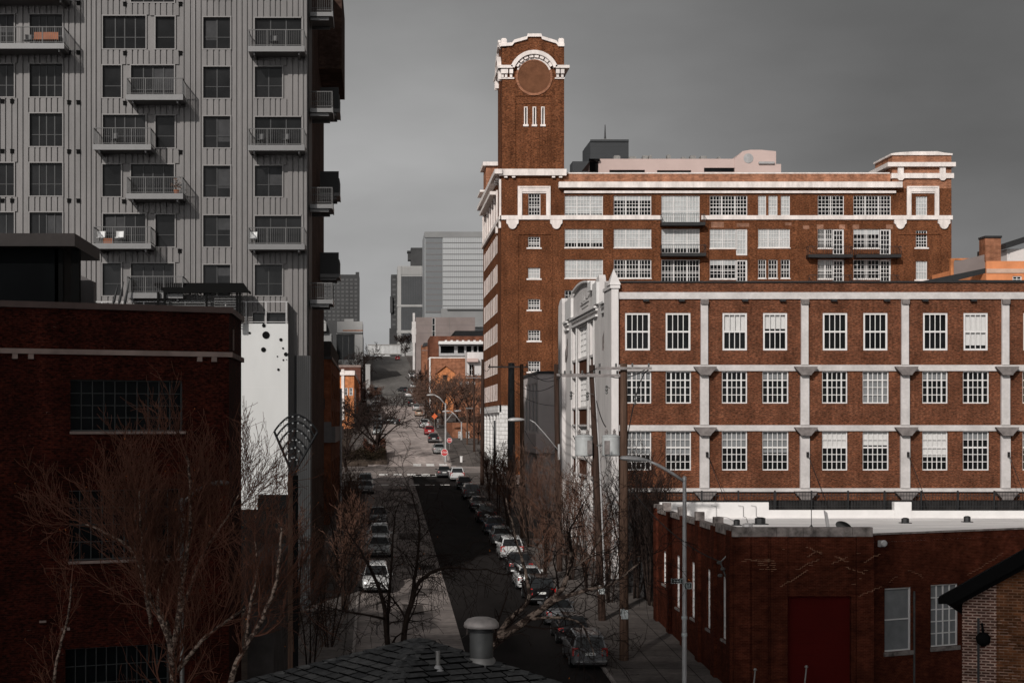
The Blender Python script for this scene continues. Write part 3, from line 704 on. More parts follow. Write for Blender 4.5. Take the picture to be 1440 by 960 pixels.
mb.quad(Vector((16.75, DB, -15)), Vector((XE, DB, -15)), Vector((XE, DB, 8.9)), Vector((16.75, DB, 8.9)))
mb.quad(Vector((XE, D2, -15)), Vector((XE, DB, -15)), Vector((XE, DB, 9)), Vector((XE, D2, 9)))
# panels of brick sitting slightly proud between the bands and the piers
mb.build('wall', M['brick_long'], S2)
mb = MB(); mb.quad(Vector((16.8, D2 + .4, 8.9)), Vector((XE, D2 + .4, 8.9)), Vector((XE, DB, 8.9)), Vector((16.8, DB, 8.9))); mb.build('roof', M['grey_panel'], S2)
mb = MB(); mb.fbox(F2, 17.1, XE, Z(397.4, D2), Z(395.2, D2), -.5, .12); mb.build('roof_edge', M['dark_metal'], S2)
mb = MB()
for (y0, y1) in ((411, 420.5), (513, 521.5), (597.5, 605.7), (686, 692)): mb.fbox(F2, 17.0, XE, Z(y1, D2), Z(y0, D2), .003, .14)
for k in range(4):
    px = 990 + 141 * k
    mb.fbox(F2, X(px - 5, D2), X(px + 5, D2), Z(512.9, D2), Z(420.6, D2), .003, .2)
    mb.fbox(F2, X(px - 6, D2), X(px + 6, D2), Z(597.4, D2), Z(521.6, D2), .003, .22)
    mb.fbox(F2, X(px - 6.5, D2), X(px + 6.5, D2), Z(685.9, D2), Z(605.8, D2), .003, .24)
    mb.fbox(F2, X(px - 5.5, D2), X(px + 5.5, D2), Z(712, D2), Z(692.1, D2), .003, .24)
mb.build('band', M['concrete_band'], S2)
for k in range(4):
    px = 990 + 141 * k
    mb = MB(); mb.fprism(F2, [(X(px - 5.5, D2), Z(421, D2)), (X(px + 5.5, D2), Z(421, D2)), (X(px + 5, D2), Z(428, D2)), (X(px - 5, D2), Z(428, D2))], .2, .36); mb.build('bracket', M['stone_dark'], S2)
    for y in (515.5, 600.3, 690):
        mb = MB()
        mb.fprism(F2, [(X(px - 16, D2), Z(y, D2)), (X(px + 16, D2), Z(y, D2)), (X(px + 15, D2), Z(y + 2.5, D2)), (X(px + 8.5, D2), Z(y + 9.5, D2)), (X(px + 7, D2), Z(y + 12, D2)), (X(px - 7, D2), Z(y + 12, D2)), (X(px - 8.5, D2), Z(y + 9.5, D2)), (X(px - 15, D2), Z(y + 2.5, D2))], .24, .62)
        mb.build('capital', M['stone_dark'], S2)
for (r, fl, k, i) in wl:
    if fl == 0:
        bl = {(1, 0): .5, (1, 1): .42, (3, 1): .86, (4, 0): 1}.get((k, i), 0)
        window(S2, F2, *r, 4, 2, .13, .05, .26, blind=bl, trans=(.5,), proud=.14)
    elif fl == 1:
        window(S2, F2, *r, 5, 4, .08, .05, .26, trans=(.74,), mull=(.2, .8), blind=1.0 if (k, i) == (2, 1) else (.24 if (k * 2 + i) % 3 == 0 else 0), bmat=M['blind_grey'], proud=.05)
    else:
        pale = (k, i) in ((2, 0), (2, 1), (3, 0))
        bl = {(0, 0): .6, (0, 1): .6, (1, 0): .4, (1, 1): .55, (2, 0): .42, (2, 1): .36, (3, 0): .66, (3, 1): .2, (4, 0): .5, (4, 1): .3}[(k, i)]
        window(S2, F2, *r, 5, 5, .08, .05, .26, trans=(.58,), blind=bl, bmat=M['blind'] if pale else M['blind_grey'], proud=.04)
mb = MB(); 
for px in (908, 958, 1047, 1100, 1172, 1246, 1300, 1368): mb.fbox(F2, X(px - 4, D2), X(px + 4, D2), Z(424, D2), Z(421.5, D2), .003, .3)
mb.build('vent', M['dark_metal'], S2)
# --- white street front
mb = MB()
prof = [(120.2, -14), (154.6, -14), (154.6, 10.7), (153.6, 10.95), (151.7, 11.05), (151.6, 10.5), (151.6, 8.9), (150.2, 8.9), (150.2, 10.85), (148.2, 10.95), (146.0, 11.1), (145.4, 10.8), (144.8, 10.8)]
for i in range(0, 13):
    t = i / 12; d = 144.7 - 11.2 * t; prof.append((d, 10.87 + .36 * math.sin(math.pi * (t * .92 + .02))))
prof += [(133.4, 10.98), (131.3, 10.85), (131.2, 10.7), (130.9, 10.85), (128.9, 11.15), (128.5, 10.8), (128.5, 8.9), (125.6, 8.9), (125.6, 10.4), (124.6, 10.2), (120.2, 9.9)]
ZT, ZS = 7.9, [(7.9, 5.3), (3.75, 1.25), (-.3, -2.85), (-4.4, -7.2)]
strips = [(132.2, 134.4), (136.2, 142.2), (144.0, 146.4)]
hl = [(a, b, z0 - 2.3 if False else z1, z0) for a, b in strips for (z0, z1) in ((7.9, 5.3), (5.1, 3.9), (3.75, 1.25), (1.1, -.15), (-.3, -2.85), (-3.0, -4.2), (-4.4, -7.2))]
# wall sheet with openings below the cornice, shaped parapet above
mb.wall(W2, 120.2, 154.6, -14, 8.9, hl, .4)
mb.fprism(W2, [(120.2, 8.9)] + [p for p in prof[2:]][::1] if False else [(d, z) for d, z in [(154.6, 8.895)] + prof[2:6] + [(151.6, 8.895)]], -.5, 0)
mb.fprism(W2, [(150.2, 8.895)] + [(d, z) for d, z in prof if 128.5 <= d <= 150.2 and z > 9] + [(128.5, 8.895)], -.5, 0)
mb.fprism(W2, [(125.6, 8.895), (125.6, 10.4), (124.6, 10.2), (120.2, 9.9), (120.2, 8.895)], -.5, 0)
sf = mb.build('street_front', M['white_wall'], S2)
mb = MB()
mb.box(16.45, 16.95, 119.7, 123.6, -14, 9.4); mb.box(16.36, 17.04, 119.6, 123.7, 9.41, 9.65)
b = [Vector((16.3, 119.55, 9.66)), Vector((17.1, 119.55, 9.66)), Vector((17.1, 121.3, 9.66)), Vector((16.3, 121.3, 9.66))]; ap = Vector((16.7, 120.4, 10.85))
mb.add(b + [ap], [(0, 1, 4), (1, 2, 4), (2, 3, 4), (3, 0, 4), (3, 2, 1, 0)])
mb.build('corner_pier', M['white_wall'], sf)
mb = MB(); mb.box(16.45, 17.05, 151.6, 154.8, -14, 9.6); mb.fprism(west(16.45), [(151.7, 9.61), (154.8, 9.61), (154.6, 10.5), (153.4, 10.95), (151.9, 11.05), (151.7, 10.6)], -.8, 0)
mb.build('corner_pier', M['white_wall'], sf)
mb = MB()
for z0, z1, c in ((8.7, 8.86, .3), (8.5, 8.64, .16), (8.05, 8.2, .18)): mb.fbox(W2, 129.5, 146.2, z0, z1, .003, c); mb.fbox(W2, 124.0, 126.8, z0, z1, .003, c); mb.fbox(W2, 148.8, 151.4, z0, z1, .003, c)
pa = [(d, z) for d, z in prof if 133.45 <= d <= 144.75 and z > 9]
for p, q in zip(pa, pa[1:]): mb.fprism(W2, [p, q, (q[0], q[1] + .16), (p[0], p[1] + .16)], -.5, .28)
for d, w_ in ((129.8, 1.25), (147.8, 2.3)): mb.fbox(W2, d - w_, d + w_, 8.95, 10.6, .003, .22)
mb.fbox(W2, 131.4, 133.4, 10.2, 10.9, .003, .3)
for d in (131.7, 135.3, 143.1, 146.9): mb.fbox(W2, d - .2, d + .2, -12, 8.0, .003, .06)
mb.build('moulding', M['white_paint'], sf)
mb = MB()   # worn raised inscription panel, strokes as they still show
def stroke(d0, z0, d1, z1, w=.07):
    mb.tube([W2.pt(d0, z0, .02), W2.pt(d1, z1, .02)], w, 6)
for d in (138.6, 137.6): stroke(d, 9.85, d, 10.45)
ring = [W2.pt(134.7 + .55 * math.cos(t * .5236), 10.3 + .36 * math.sin(t * .5236), .02) for t in range(13)]
mb.tube(ring, .06, 6); stroke(140.2, 9.55, 134.6, 9.62, .05); stroke(139.6, 9.75, 138.9, 9.75, .05); stroke(136.4, 9.9, 135.2, 9.9, .05); stroke(139.4, 9.25, 135, 9.3, .03)
mb.build('inscription', plain('grey_relief', (.30, .29, .285), .8, var=.3, scale=3), sf)
for d in (125.2, 150.1):
    mb = MB(); mb.lathe([(.0, 0), (.5, .02), (.35, .16)], (16.73, d, 6.9), 14, axis='x')
    for k in range(5): mb.tube([W2.pt(d + .5 * math.sin(k * .5 - 1), 6.7 - k * .1, .08), W2.pt(d + .35 * math.sin(k * .7 - 1), 5.9 - k * .15, .1)], .08, 5)
    mb.build('cartouche', M['stone_dark'], sf)
for (a, b) in strips:
    for (z0, z1) in ((7.9, 5.3), (3.75, 1.25), (-.3, -2.85), (-4.4, -7.2)):
        wide = b - a > 4
        window(sf, W2, a, b, z1, z0, 8 if wide else 2, 5, .12, .06, .3, mull=(.33, .67) if wide else (), blind=1.0 if wide else 0, bmat=M['frosted'], fm=M['white_paint'])
    mb = MB()
    for (z0, z1) in ((5.1, 3.9), (1.1, -.15), (-3.0, -4.2)): mb.fquad(W2, a, b, z1, z0, -.12)
    mb.build('spandrel', plain('brown_spandrel', (0.085, 0.035, 0.020), .8, var=.2), sf)
# roof things at the right: dark awning and railing
mb = MB()
for i in range(40):
    a = X(1338, D2 + 3) + i * .16; mb.box(a - .012, a + .012, D2 + 3, D2 + 3.03, 8.9, 10.2)
mb.box(X(1338, D2 + 3), XE, D2 + 2.99, D2 + 3.05, 10.2, 10.26); mb.build('roof_railing', M['dark_metal'], S2)
mb = MB(); mb.fprism(front(D2 + 8), [(X(1288, D2 + 8), Z(397, D2 + 8)), (X(1386, D2 + 8), Z(377, D2 + 8)), (X(1386, D2 + 8), Z(384, D2 + 8)), (X(1330, D2 + 8), Z(398, D2 + 8))], -4, 0); mb.build('roof_canopy', M['dark_metal'], S2)

# guy lines from the piers down to the low roof
for k in range(4):
    px = 993 + 141 * k
    a = Vector((X(px, D2), D2 - .3, Z(637, D2))); b = Vector((X(px + 33, 104), 104, -5.4))
    mb = MB(); mb.tube([a, b], .022, 6); mb.tube([a + Vector((0, -.05, -.25)), a + Vector((0, -.05, .1))], .09, 8)
    simple('guy_line', mb, M['cable'], ['dark guy line from first white pier of long brick building', 'dark guy line from second white pier of long brick building', 'dark guy line from third white pier of long brick building', 'dark guy line from fourth white pier at right edge'][k], 'cable', a, 'guy lines from the white piers')

# fence and dark wall in front of it
FD = 112.0
fz = lambda py: Z(py, FD)
mb = MB(); x = X(884, FD)
fo = thing('metal_fence', 'long black metal bar fence in front of the white banded brick building', 'fence', (x, FD, fz(717)))
mb = MB()
mb.box(x, 54, FD - .02, FD + .02, fz(692.2), fz(691)); mb.box(x, 54, FD - .02, FD + .02, fz(697), fz(696)); mb.box(x, 54, FD - .02, FD + .02, fz(712), fz(711))
mb.build('rail', M['dark_metal'], fo)
mb = MB(); q = x
while q < 52: mb.box(q - .012, q + .012, FD - .035, FD - .021, fz(714), fz(692.2)); q += .19
mb.build('bar_panel', M['dark_metal'], fo)
q = x
while q < 52:
    mb = MB(); mb.box(q - .05, q + .05, FD - .05, FD + .05, fz(717), fz(689.5)); mb.build('post', M['dark_metal'], fo); q += 2.4
mb = MB(); mb.box(X(884, 112.6), 54, 112.6, 113.2, -13, fz(704)); simple('retaining_wall', mb, plain('black_stained_wall', (.03, .028, .028), .9, var=.4), 'black stained retaining wall running under the metal bar fence', 'wall', (20, 112.6, -12))

# ============================================================ low dark red painted building, right foreground
S3 = thing('low_red_building', 'low dark red painted brick building with white flat roof and red garage door', 'building', (16.6, 79.5, g(80)))
W3 = west(16.6); D3 = 79.5; F3 = front(D3)
xa, xb = 16.6, X(1229, D3)
zr_ = -5.65; zc = -4.87
cd = [(98.4, -7.4, -9.3), (94.0, -7.3, -10.2), (89.5, -7.3, -10.25), (85.2, -7.32, -10.3), (81.4, -7.35, -10.35)]
h3 = [(d - .62, d + .62, z1, z0) for d, z0, z1 in cd]
mb = MB()
mb.wall(W3, D3, 101.7, -14, -5.3, h3, .2)
gd = (X(1091, D3), X(1197, D3), -14, Z(838, D3))
mb.wall(F3, xa, xb, -14, -5.3, [gd], .25)
AN = math.radians(27); u3 = Vector((math.cos(AN), math.sin(AN), 0)); n3 = Vector((math.sin(AN), -math.cos(AN), 0))
F4 = Fr((xb - .02, D3 + .9, 0), u3, n3)
mb.quad(Vector((xb, D3, -14)), Vector((xb, D3 + 1.2, -14)), Vector((xb, D3 + 1.2, -5.3)), Vector((xb, D3, -5.3)))
def on4(px):   # distance along the angled wall where pixel column px meets it
    k = (px - 530) / FPX; return (k * F4.O.y - F4.O.x) / (u3.x - k * u3.y)
def r4(x0, y0, x1, y1):
    a0, a1 = on4(x0), on4(x1); am = (a0 + a1) / 2; d = F4.O.y + u3.y * am
    return (a0, a1, Z(y1, d), Z(y0, d))
w4 = [r4(1244, 826, 1282, 915), r4(1309, 821, 1348, 908)]
zt4 = Z(750, 81.5)
mb.wall(F4, 0, 14, -14, zt4, w4, .22)
mb.quad(Vector((xa, 101.7, -14)), Vector((40, 101.7, -14)), Vector((40, 101.7, -5.3)), Vector((xa, 101.7, -5.3)))
for d in (79.5, 83.3, 87.4, 91.8, 96.2, 100.6): mb.fbox(W3, d, d + .9, -14, -5.05, .003, .16)
for px in (1031, 1054, 1082, 1203): mb.fbox(F3, X(px + 1, D3), X(px + 25, D3), -14, -5.3, .003, .1)
mbw3 = mb
mb = MB(); mb.poly([Vector(p) for p in ((xa + .1, D3 + .1, zr_), (xb, D3 + .1, zr_), (xb, D3 + .9, zr_), (xb - .02 + u3.x * 14, D3 + .9 + u3.y * 14, zt4 - .3), (42, 101.7, zr_), (xa + .1, 101.7, zr_))])
mb.build('roof', M['roof_membrane'], S3)
mb = MB()    # white upstand at the back of the roof, stepped
x1_, x2_, x3_ = X(1080, 101.4), X(1256, 101.4), X(1280, 101.4)
mb.box(16.8, x1_, 101.2, 101.6, zr_ - .1, -4.72); mb.box(x1_, x2_, 101.2, 101.6, zr_ - .1, -5.18); mb.box(x2_, x3_, 101.15, 101.65, zr_ - .1, -4.7); mb.box(x3_, 42, 101.2, 101.6, zr_ - .1, -5.22)
mb.build('back_parapet', M['white_paint'], S3)
mb = MB()
def cope(F, a0, a1, z0, z1, c0=-.35, c1=.08):
    mb.fbox(F, a0, a1, z0, z1, c0, c1)
for a0, a1, z1 in ((98.5, 101.9, -4.85), (93.5, 98.5, -5.05), (88.5, 93.5, -5.05), (83.7, 88.5, -5.05), (79.3, 83.7, -4.9)):
    cope(W3, a0 + .03, a1 - .03, -5.3, z1)
for d in (98.5, 93.5, 88.5, 83.7): mb.fbox(W3, d - .2, d + .2, -5.28, -4.62, -.36, .1)
a = xa + .1
for w_ in (1.9, 1.25, 2.3, .95): cope(F3, a, min(a + w_ - .02, xb + .03), -5.3, zc); a += w_
mb.fbox(F4, .1, 14, zt4, zt4 + .06, -.3, .05)
mb.build('coping', M['coping'], S3)
mb = MB(); mb.fquad(F3, gd[0], gd[1], -14, gd[3], -.24)
for k in range(1, 9): mb.fbox(F3, gd[0], gd[1], gd[3] - k * .55, gd[3] - k * .55 + .03, -.238, -.225)
mb.build('garage_door', M['garage_red'], S3)
for i, (a0, a1, b0, b1) in enumerate(h3): window(S3, W3, a0, a1, b0, b1, 3, 6, .09, .05, .16, blind=.0 if i else 1, bmat=M['frosted'], gm=M['frosted'] if i in (1, 2, 3, 4) else None, sill=.12, sill_mat=M['coping'])
window(S3, F4, *w4[0], 1, 2, .07, .06, .18, blind=1, bmat=M['blind_grey'], sill=.05, sill_mat=M['coping'], sillh=.2)
window(S3, F4, *w4[1], 4, 5, .06, .05, .18, blind=1, bmat=M['blind_grey'], sill=.05, sill_mat=M['coping'], sillh=.2)
mb = MB(); mb.fbox(F4, on4(1284), on4(1285.5), -14, w4[0][3] - .2, .003, .07); mb.build('downpipe', M['galv_dark'], S3)
mb = MB(); a = on4(1238); mb.fbox(F4, a - .16, a + .16, Z(768, 80.8), Z(759, 80.8), .003, .16); mb.lathe([(.13, 0), (.16, -.1), (.1, -.14)], tuple(F4.pt(a, Z(763, 80.8), .2)), 12, axis='y'); mb.build('floodlight', M['lamp_grey'], S3)
mb = MB(); mb.fbox(F3, X(1046, D3) - .08, X(1046, D3) + .08, Z(775, D3), Z(770, D3), .003, .08); mb.build('vent_grille', M['black'], S3)
# wire insulators on the street corner
mb = MB()
p = Vector((16.3, 81.0, Z(790, 81)))
mb.tube([p + Vector((.3, 0, .3)), p, p + Vector((.3, 0, -.8))], .04, 6)
for k in range(3): mb.lathe([(.05, 0), (.12, .05), (.12, .12), (.05, .17)], tuple(p + Vector((-.05 + .15 * (k % 2), -.1 * k, -.1 - .3 * k))), 10)
simple('wire_bracket', mb, M['galv_dark'], 'wire bracket with insulators on the corner of low red building', 'bracket', p)
# things on the white roof
p = Vector((X(1185, 86), 86, zr_)); o = thing('satellite_dish', 'grey satellite dish lying tilted on the white flat roof', 'satellite dish', p)
mb = MB(); R_ = .42
k0 = []
for i in range(7):
    r_ = R_ * i / 6; k0.append((max(r_, .001), .16 * (i / 6) ** 2))
tmp = MB(); tmp.lathe(k0, (0, 0, 0), 20)
rot = Matrix.Rotation(math.radians(38), 4, 'X') @ Matrix.Rotation(math.radians(10), 4, 'Y')
mb.add([p + Vector((0, 0, .3)) + (rot @ v) for v in tmp.v], tmp.f); mb.build('dish', M['galv_dark'], o, smooth=True)
mb = MB(); mb.tube([p, p + Vector((0, 0, .3))], .05, 8); mb.box(p.x - .4, p.x + .4, p.y - .3, p.y + .3, zr_ + .001, zr_ + .06); mb.build('mount', M['galv_dark'], o)
p = Vector((X(1165, 88), 88, zr_)); mb = MB(); mb.prism([p + Vector((-.05, 0, 0)), p + Vector((.12, 0, 0)), p + Vector((-.05, 0, 1.0)), p + Vector((-.22, 0, 1.15))], (0, .12, 0)); mb.box(p.x - .25, p.x + .3, p.y - .2, p.y + .3, zr_ + .002, zr_ + .08)
simple('roof_antenna', mb, M['lamp_grey'], 'thin pale leaning antenna panel beside the satellite dish', 'antenna', p)
p = Vector((X(1141, 87), 87, zr_)); o = thing('antenna_mast', 'slim antenna mast on a small tripod on the white roof', 'antenna', p)
mb = MB(); mb.tube([p, p + Vector((0, 0, 1.7))], .02, 6); mb.build('mast', M['dark_metal'], o)
for k in range(3): mb = MB(); mb.tube([p + Vector((0, 0, .45)), p + Vector((.35 * math.cos(k * 2.1 + .5), .35 * math.sin(k * 2.1 + .5), 0))], .02, 6); mb.build('leg', M['dark_metal'], o)
for (px, d, w_, h_, lb) in ((1036, 94, .18, .28, 'small dark roof drain cone at left of the white roof'), (1069, 95, .3, .34, 'dark roof box joined to a cable on the white roof'), (1051, 90, .28, .3, 'pale grey roof bucket between two dark roof boxes'), (1273, 96, .22, .26, 'dark roof box in front of the white parapet bump'), (1360, 97, .2, .3, 'small black pair of roof boxes at far right')):
    p = Vector((X(px, d), d, zr_)); mb = MB()
    mb.lathe([(w_ * 1.15, 0), (w_, .05), (w_, h_), (w_ * .5, h_ + .05)], p, 8); mb.box(p.x - w_ * 1.3, p.x + w_ * 1.3, p.y - w_ * 1.3, p.y + w_ * 1.3, zr_ - .02, zr_ + .04)
    simple('roof_box', mb, M['lamp_grey'] if 'pale' in lb else M['dark_metal'], lb, 'roof box', p, 'boxes on the white roof')
for i, (x0, x1, d, zt) in enumerate(((1000, 1036, 101.1, -4.9), (1038, 1051, 101.1, -4.9), (1056, 1070, 101.1, -4.9))):
    p0 = Vector((X(x0, 101.1), 101.1, -4.9)); p1 = Vector((X(x1, 96), 96, zr_ + .05)); mb = MB()
    mb.tube([p0, p0 + Vector((.3, 0, -.05)), Vector((p0.x + .3, 101.05, zr_ + .1)), (p0 + p1) * .5 + Vector((.2, 0, -.22)), p1], .012, 6)
    simple('roof_cable', mb, M['cable'], ['black roof cable dropping down the left of white parapet', 'black roof cable ending at the small dark cone', 'black roof cable ending at the dark roof box'][i], 'cable', p0, 'cables on the white roof')
for i, (px, py) in enumerate(((1134, 938), (1062, 942))):
    p = P(px, py, 77.5); mb = MB(); mb.tube([p, p + Vector((-.05, 0, -.5)), p + Vector((-.25, 0, -2.2)), Vector((p.x - .3, p.y, g(77.5) - .1))], .035, 8); mb.lathe([(.03, -.02), (.09, .02), (.05, .1)], p, 8)
    simple('pipe_post', mb, M['galv'], ['thin leaning metal pipe post in front of the red garage door', 'thin leaning metal pipe post left of the red garage door'][i], 'post', p, 'pipe posts by the garage door')

# stepped repointing scars on the front wall
mb = mbw3; rz = random.Random(4)
def scar(F, a, b, n, sg, w=.014):
    for k in range(n):
        L_ = rz.choice((.11, .11, .22)); mb.fbox(F, a, a + L_ * 1.02, b, b + w, .104, .108, 1)
        if k < n - 1: mb.fbox(F, (a + L_ if sg > 0 else a) - w / 2, (a + L_ if sg > 0 else a) + w / 2, b + w, b + .075, .104, .108, 1)
        b += .075; a += L_ * sg if sg > 0 else -rz.choice((.11, .22))
F3p = front(D3)
for (px, py, n, sg) in ((1096, 824, 11, 1), (1118, 800, 7, 1), (1134, 782, 4, 1), (1152, 778, 5, -1), (1168, 792, 5, 1), (1186, 789, 4, -1), (1206, 838, 7, 1), (1212, 806, 5, -1), (1214, 790, 6, 1)):
    scar(F3p, X(px, D3), Z(py, D3), n, sg)
for k in range(26):
    a, b = X(rz.uniform(1064, 1086), D3), Z(rz.choice((786, 789, 791.5, 794, 797, 800, 803)) + rz.uniform(-.4, .4), D3); mb.fbox(F3p, a, a + rz.choice((.11, .22, .3)), b, b + .013, .104, .108, 1)
for k in range(14):
    a, b = X(rz.uniform(1040, 1084), D3), Z(rz.uniform(786, 789) , D3); mb.fbox(F3p, a, a + rz.choice((.2, .3)), b, b + .012, .104, .108, 1)
for k in range(16):
    a, b = X(rz.uniform(1096, 1226), D3), Z(rz.uniform(768, 880), D3)
    if not (1088 < a * FPX / D3 + 530 < 1200 and b < Z(836, D3)): mb.fbox(F3p, a, a + rz.choice((.11, .2)), b, b + .012, .104, .108, 1)
for (px, py, n, sg) in ((1360, 808, 14, 1), (1296, 812, 6, -1), (1250, 818, 4, 1)):
    a = on4(px); dd = F4.O.y + u3.y * a; b = Z(py, dd)
    for k in range(n):
        L_ = rz.choice((.11, .22)); mb.fbox(F4, a, a + L_, b, b + .013, .003, .007, 1); b += .075; a += L_ * sg
mb.build('wall', [M['brick_painted'], plain('pale_mortar', (.30, .17, .11), .9, var=.4, scale=3)], S3)

# ============================================================ gabled brick house at the lower right corner
GD = 45.0; ga0 = X(1353, GD)
S4 = thing('gabled_brick_house', 'weathered brick gable house with black overhanging eave at the lower right', 'house', (ga0, GD, g(GD)))
GA = math.radians(22); FG = Fr((ga0, GD, 0), (math.cos(GA), -math.sin(GA), 0), (-math.sin(GA), -math.cos(GA), 0))
def onG(px): k = (px - 530) / FPX; return (k * FG.O.y - FG.O.x) / (FG.u.x - k * FG.u.y)
def zG(px, py): return Z(py, FG.O.y + FG.u.y * onG(px))
e0 = -.57; ez = zG(1328, 838); sl_ = (zG(1440, 771) - ez) / (onG(1440) - e0)
def ge(a): return ez + (a - e0) * sl_
aR = 6.0
mb = MB()
mb.fprism(FG, [(.85, -14), (aR, -14), (aR, ge(aR) - .3), (.85, ge(.85) - .3)], -.4, 0)
mb.quad(FG.pt(0, -14, 0), FG.pt(0, -14, -6), FG.pt(0, ge(0) - 2.2, -6), FG.pt(0, ge(0) - .3, 0))
mbw4 = mb
mb = MB(); mb.fprism(FG, [(0, -14), (.849, -14), (.849, ge(.85) - .3), (0, ge(0) - .3)], -.4, .02); mb.build('quoin', M['brick_pale'], S4)
mb = MB()
mb.fprism(FG, [(e0, ge(e0)), (aR + 1, ge(aR + 1)), (aR + 1, ge(aR + 1) - .42), (e0 + .35, ge(e0 + .35) - .36), (e0, ge(e0) - .16)], -.1, .5)
mb.fprism(FG, [(e0 + .3, ge(e0 + .3) - .37), (aR + 1, ge(aR + 1) - .43), (aR + 1, ge(aR + 1) - .60), (e0 + .5, ge(e0 + .5) - .5)], -.05, .3)
mb.build('eave', M['black'], S4)
mb = MB(); mb.quad(FG.pt(e0, ge(e0) - .005, .49), FG.pt(aR + 1, ge(aR + 1) - .005, .49), FG.pt(aR + 1, ge(aR + 1) - 2.6, -6), FG.pt(.7, ge(.7) - 2.6, -6)); mb.build('roof', M['grey_slate'], S4)
mb = MB(); p = FG.pt(onG(1383), zG(1383, 897), .12); mb.lathe([(.05, -.2), (.17, -.1), (.19, .05), (.1, .16)], p, 12); mb.tube([p + Vector((0, .1, .4)), p + Vector((0, 0, .15))], .03, 6); mb.build('wall_lamp', M['black'], S4, smooth=True)
mb = MB(); a = onG(1376); mb.fbox(FG, a - .03, a + .03, -14, zG(1376, 868), .025, .07); mb.build('conduit', M['dark_metal'], S4)
mb = MB(); mb.fbox(FG, onG(1436), onG(1460), zG(1440, 872), zG(1440, 864), .003, .15); mb.build('ledge', M['brick_far'], S4)
mb = mbw4; rb = random.Random(8)
for k in range(70):
    r_ = abs(rb.gauss(0, 1)); b = zG(1353, 860) - rb.random() * 4.2; b = round(b / .075) * .075; a = .86 + .25 * r_; mb.fbox(FG, a, a + rb.choice((.11, .2, .22)), b, b + .016, .003, .006, 1)
mb.build('wall', [M['brick_gable'], plain('pale_lime', (.30, .21, .17), .9, var=.4, scale=4)], S4)
# ============================================================ dark brick building, left foreground
FT1, FTL = 63.0, 58.4
c0 = Vector((X(322, 63), 63, 0)); cl = Vector((-21.5, 55.6, 0))
uL = (c0 - cl).normalized(); nL = Vector((uL.y, -uL.x, 0))
FL = Fr(cl, uL, nL); LL = (c0 - cl).length
def onL(px): k = (px - 530) / FPX; return (k * cl.y - cl.x) / (uL.x - k * uL.y)
def zL(px, py): d = cl.y + uL.y * onL(px); return Z(py, d)
def rL(x0, y0, x1, y1): return (onL(x0), onL(x1), zL((x0 + x1) / 2, y1), zL((x0 + x1) / 2, y0))
S5 = thing('dark_brick_building', 'dark red brick building with stone band and large black windows at left', 'building', (c0.x, 63, g(63)))
w5 = [rL(99, 534, 259, 606), rL(97, 688, 256, 786), rL(92, 908, 240, 1010)]
ztL = zL(200, 437)
EX = c0.x + .02
ED = FPX * (-EX) / (530 - 340)
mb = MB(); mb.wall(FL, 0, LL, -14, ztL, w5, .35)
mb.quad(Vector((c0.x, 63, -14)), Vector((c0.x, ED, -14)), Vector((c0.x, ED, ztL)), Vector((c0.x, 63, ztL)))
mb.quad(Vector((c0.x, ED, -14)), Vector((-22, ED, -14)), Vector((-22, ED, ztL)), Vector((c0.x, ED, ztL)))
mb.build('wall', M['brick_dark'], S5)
mb = MB(); mb.poly([Vector((cl.x, cl.y, ztL - .25)), Vector((c0.x, 63, ztL - .25)), Vector((c0.x, ED, ztL - .25)), Vector((cl.x, ED, ztL - .25))]); mb.build('roof', M['grey_panel'], S5)
mb = MB(); EF = east(c0.x)
mb.fbox(FL, 0, LL + .12, ztL, ztL + .22, -.3, .12); mb.fbox(EF, 63.1, ED, ztL, ztL + .22, -.3, .12)
mb.build('coping', plain('brown_metal_coping', (.085, .058, .052), .6, var=.15), S5)
mb = MB(); zb0, zb1 = zL(200, 500), zL(200, 493)
mb.fbox(FL, 0, LL + .1, zb0, zb1, .003, .12); mb.fbox(EF, 63.1, ED, zb0, zb1, .003, .12)
for px in (20.5, 43, 280, 300.5): a = onL(px); mb.fbox(FL, a - .09, a + .09, zb0 - .18, zb0 - .003, .003, .1)
mb.build('stone_band', M['stone_band'], S5)
mb = MB(); mb.fbox(EF, 64.6, 64.75, zL(322, 490) , zL(322, 460), .003, .05); mb.build('wall_strip', M['stone_band'], S5)
fmL = plain('dark_steel_muntin', (.035, .037, .037), .5, var=.1)
for i, r in enumerate(w5): window(S5, FL, *r, 10, 4, .05, .025, .32, fm=fmL, gm=glass('black_pane', (.005, .006, .007), .2, .4, 1.0, spec=.08), sill=.03, sill_mat=M['stone_band'], sillh=.10)
mb = MB()
for k in range(2): a = onL(88 + k * 8); mb.fbox(FL, a - .05, a + .05, zL(90, 886), zL(90, 882), .003, .03)
a = onL(60); mb.fbox(FL, a - .12, a + .12, zL(60, 875), zL(60, 872), .003, .03); mb.build('wall_plate', M['stone_band'], S5)
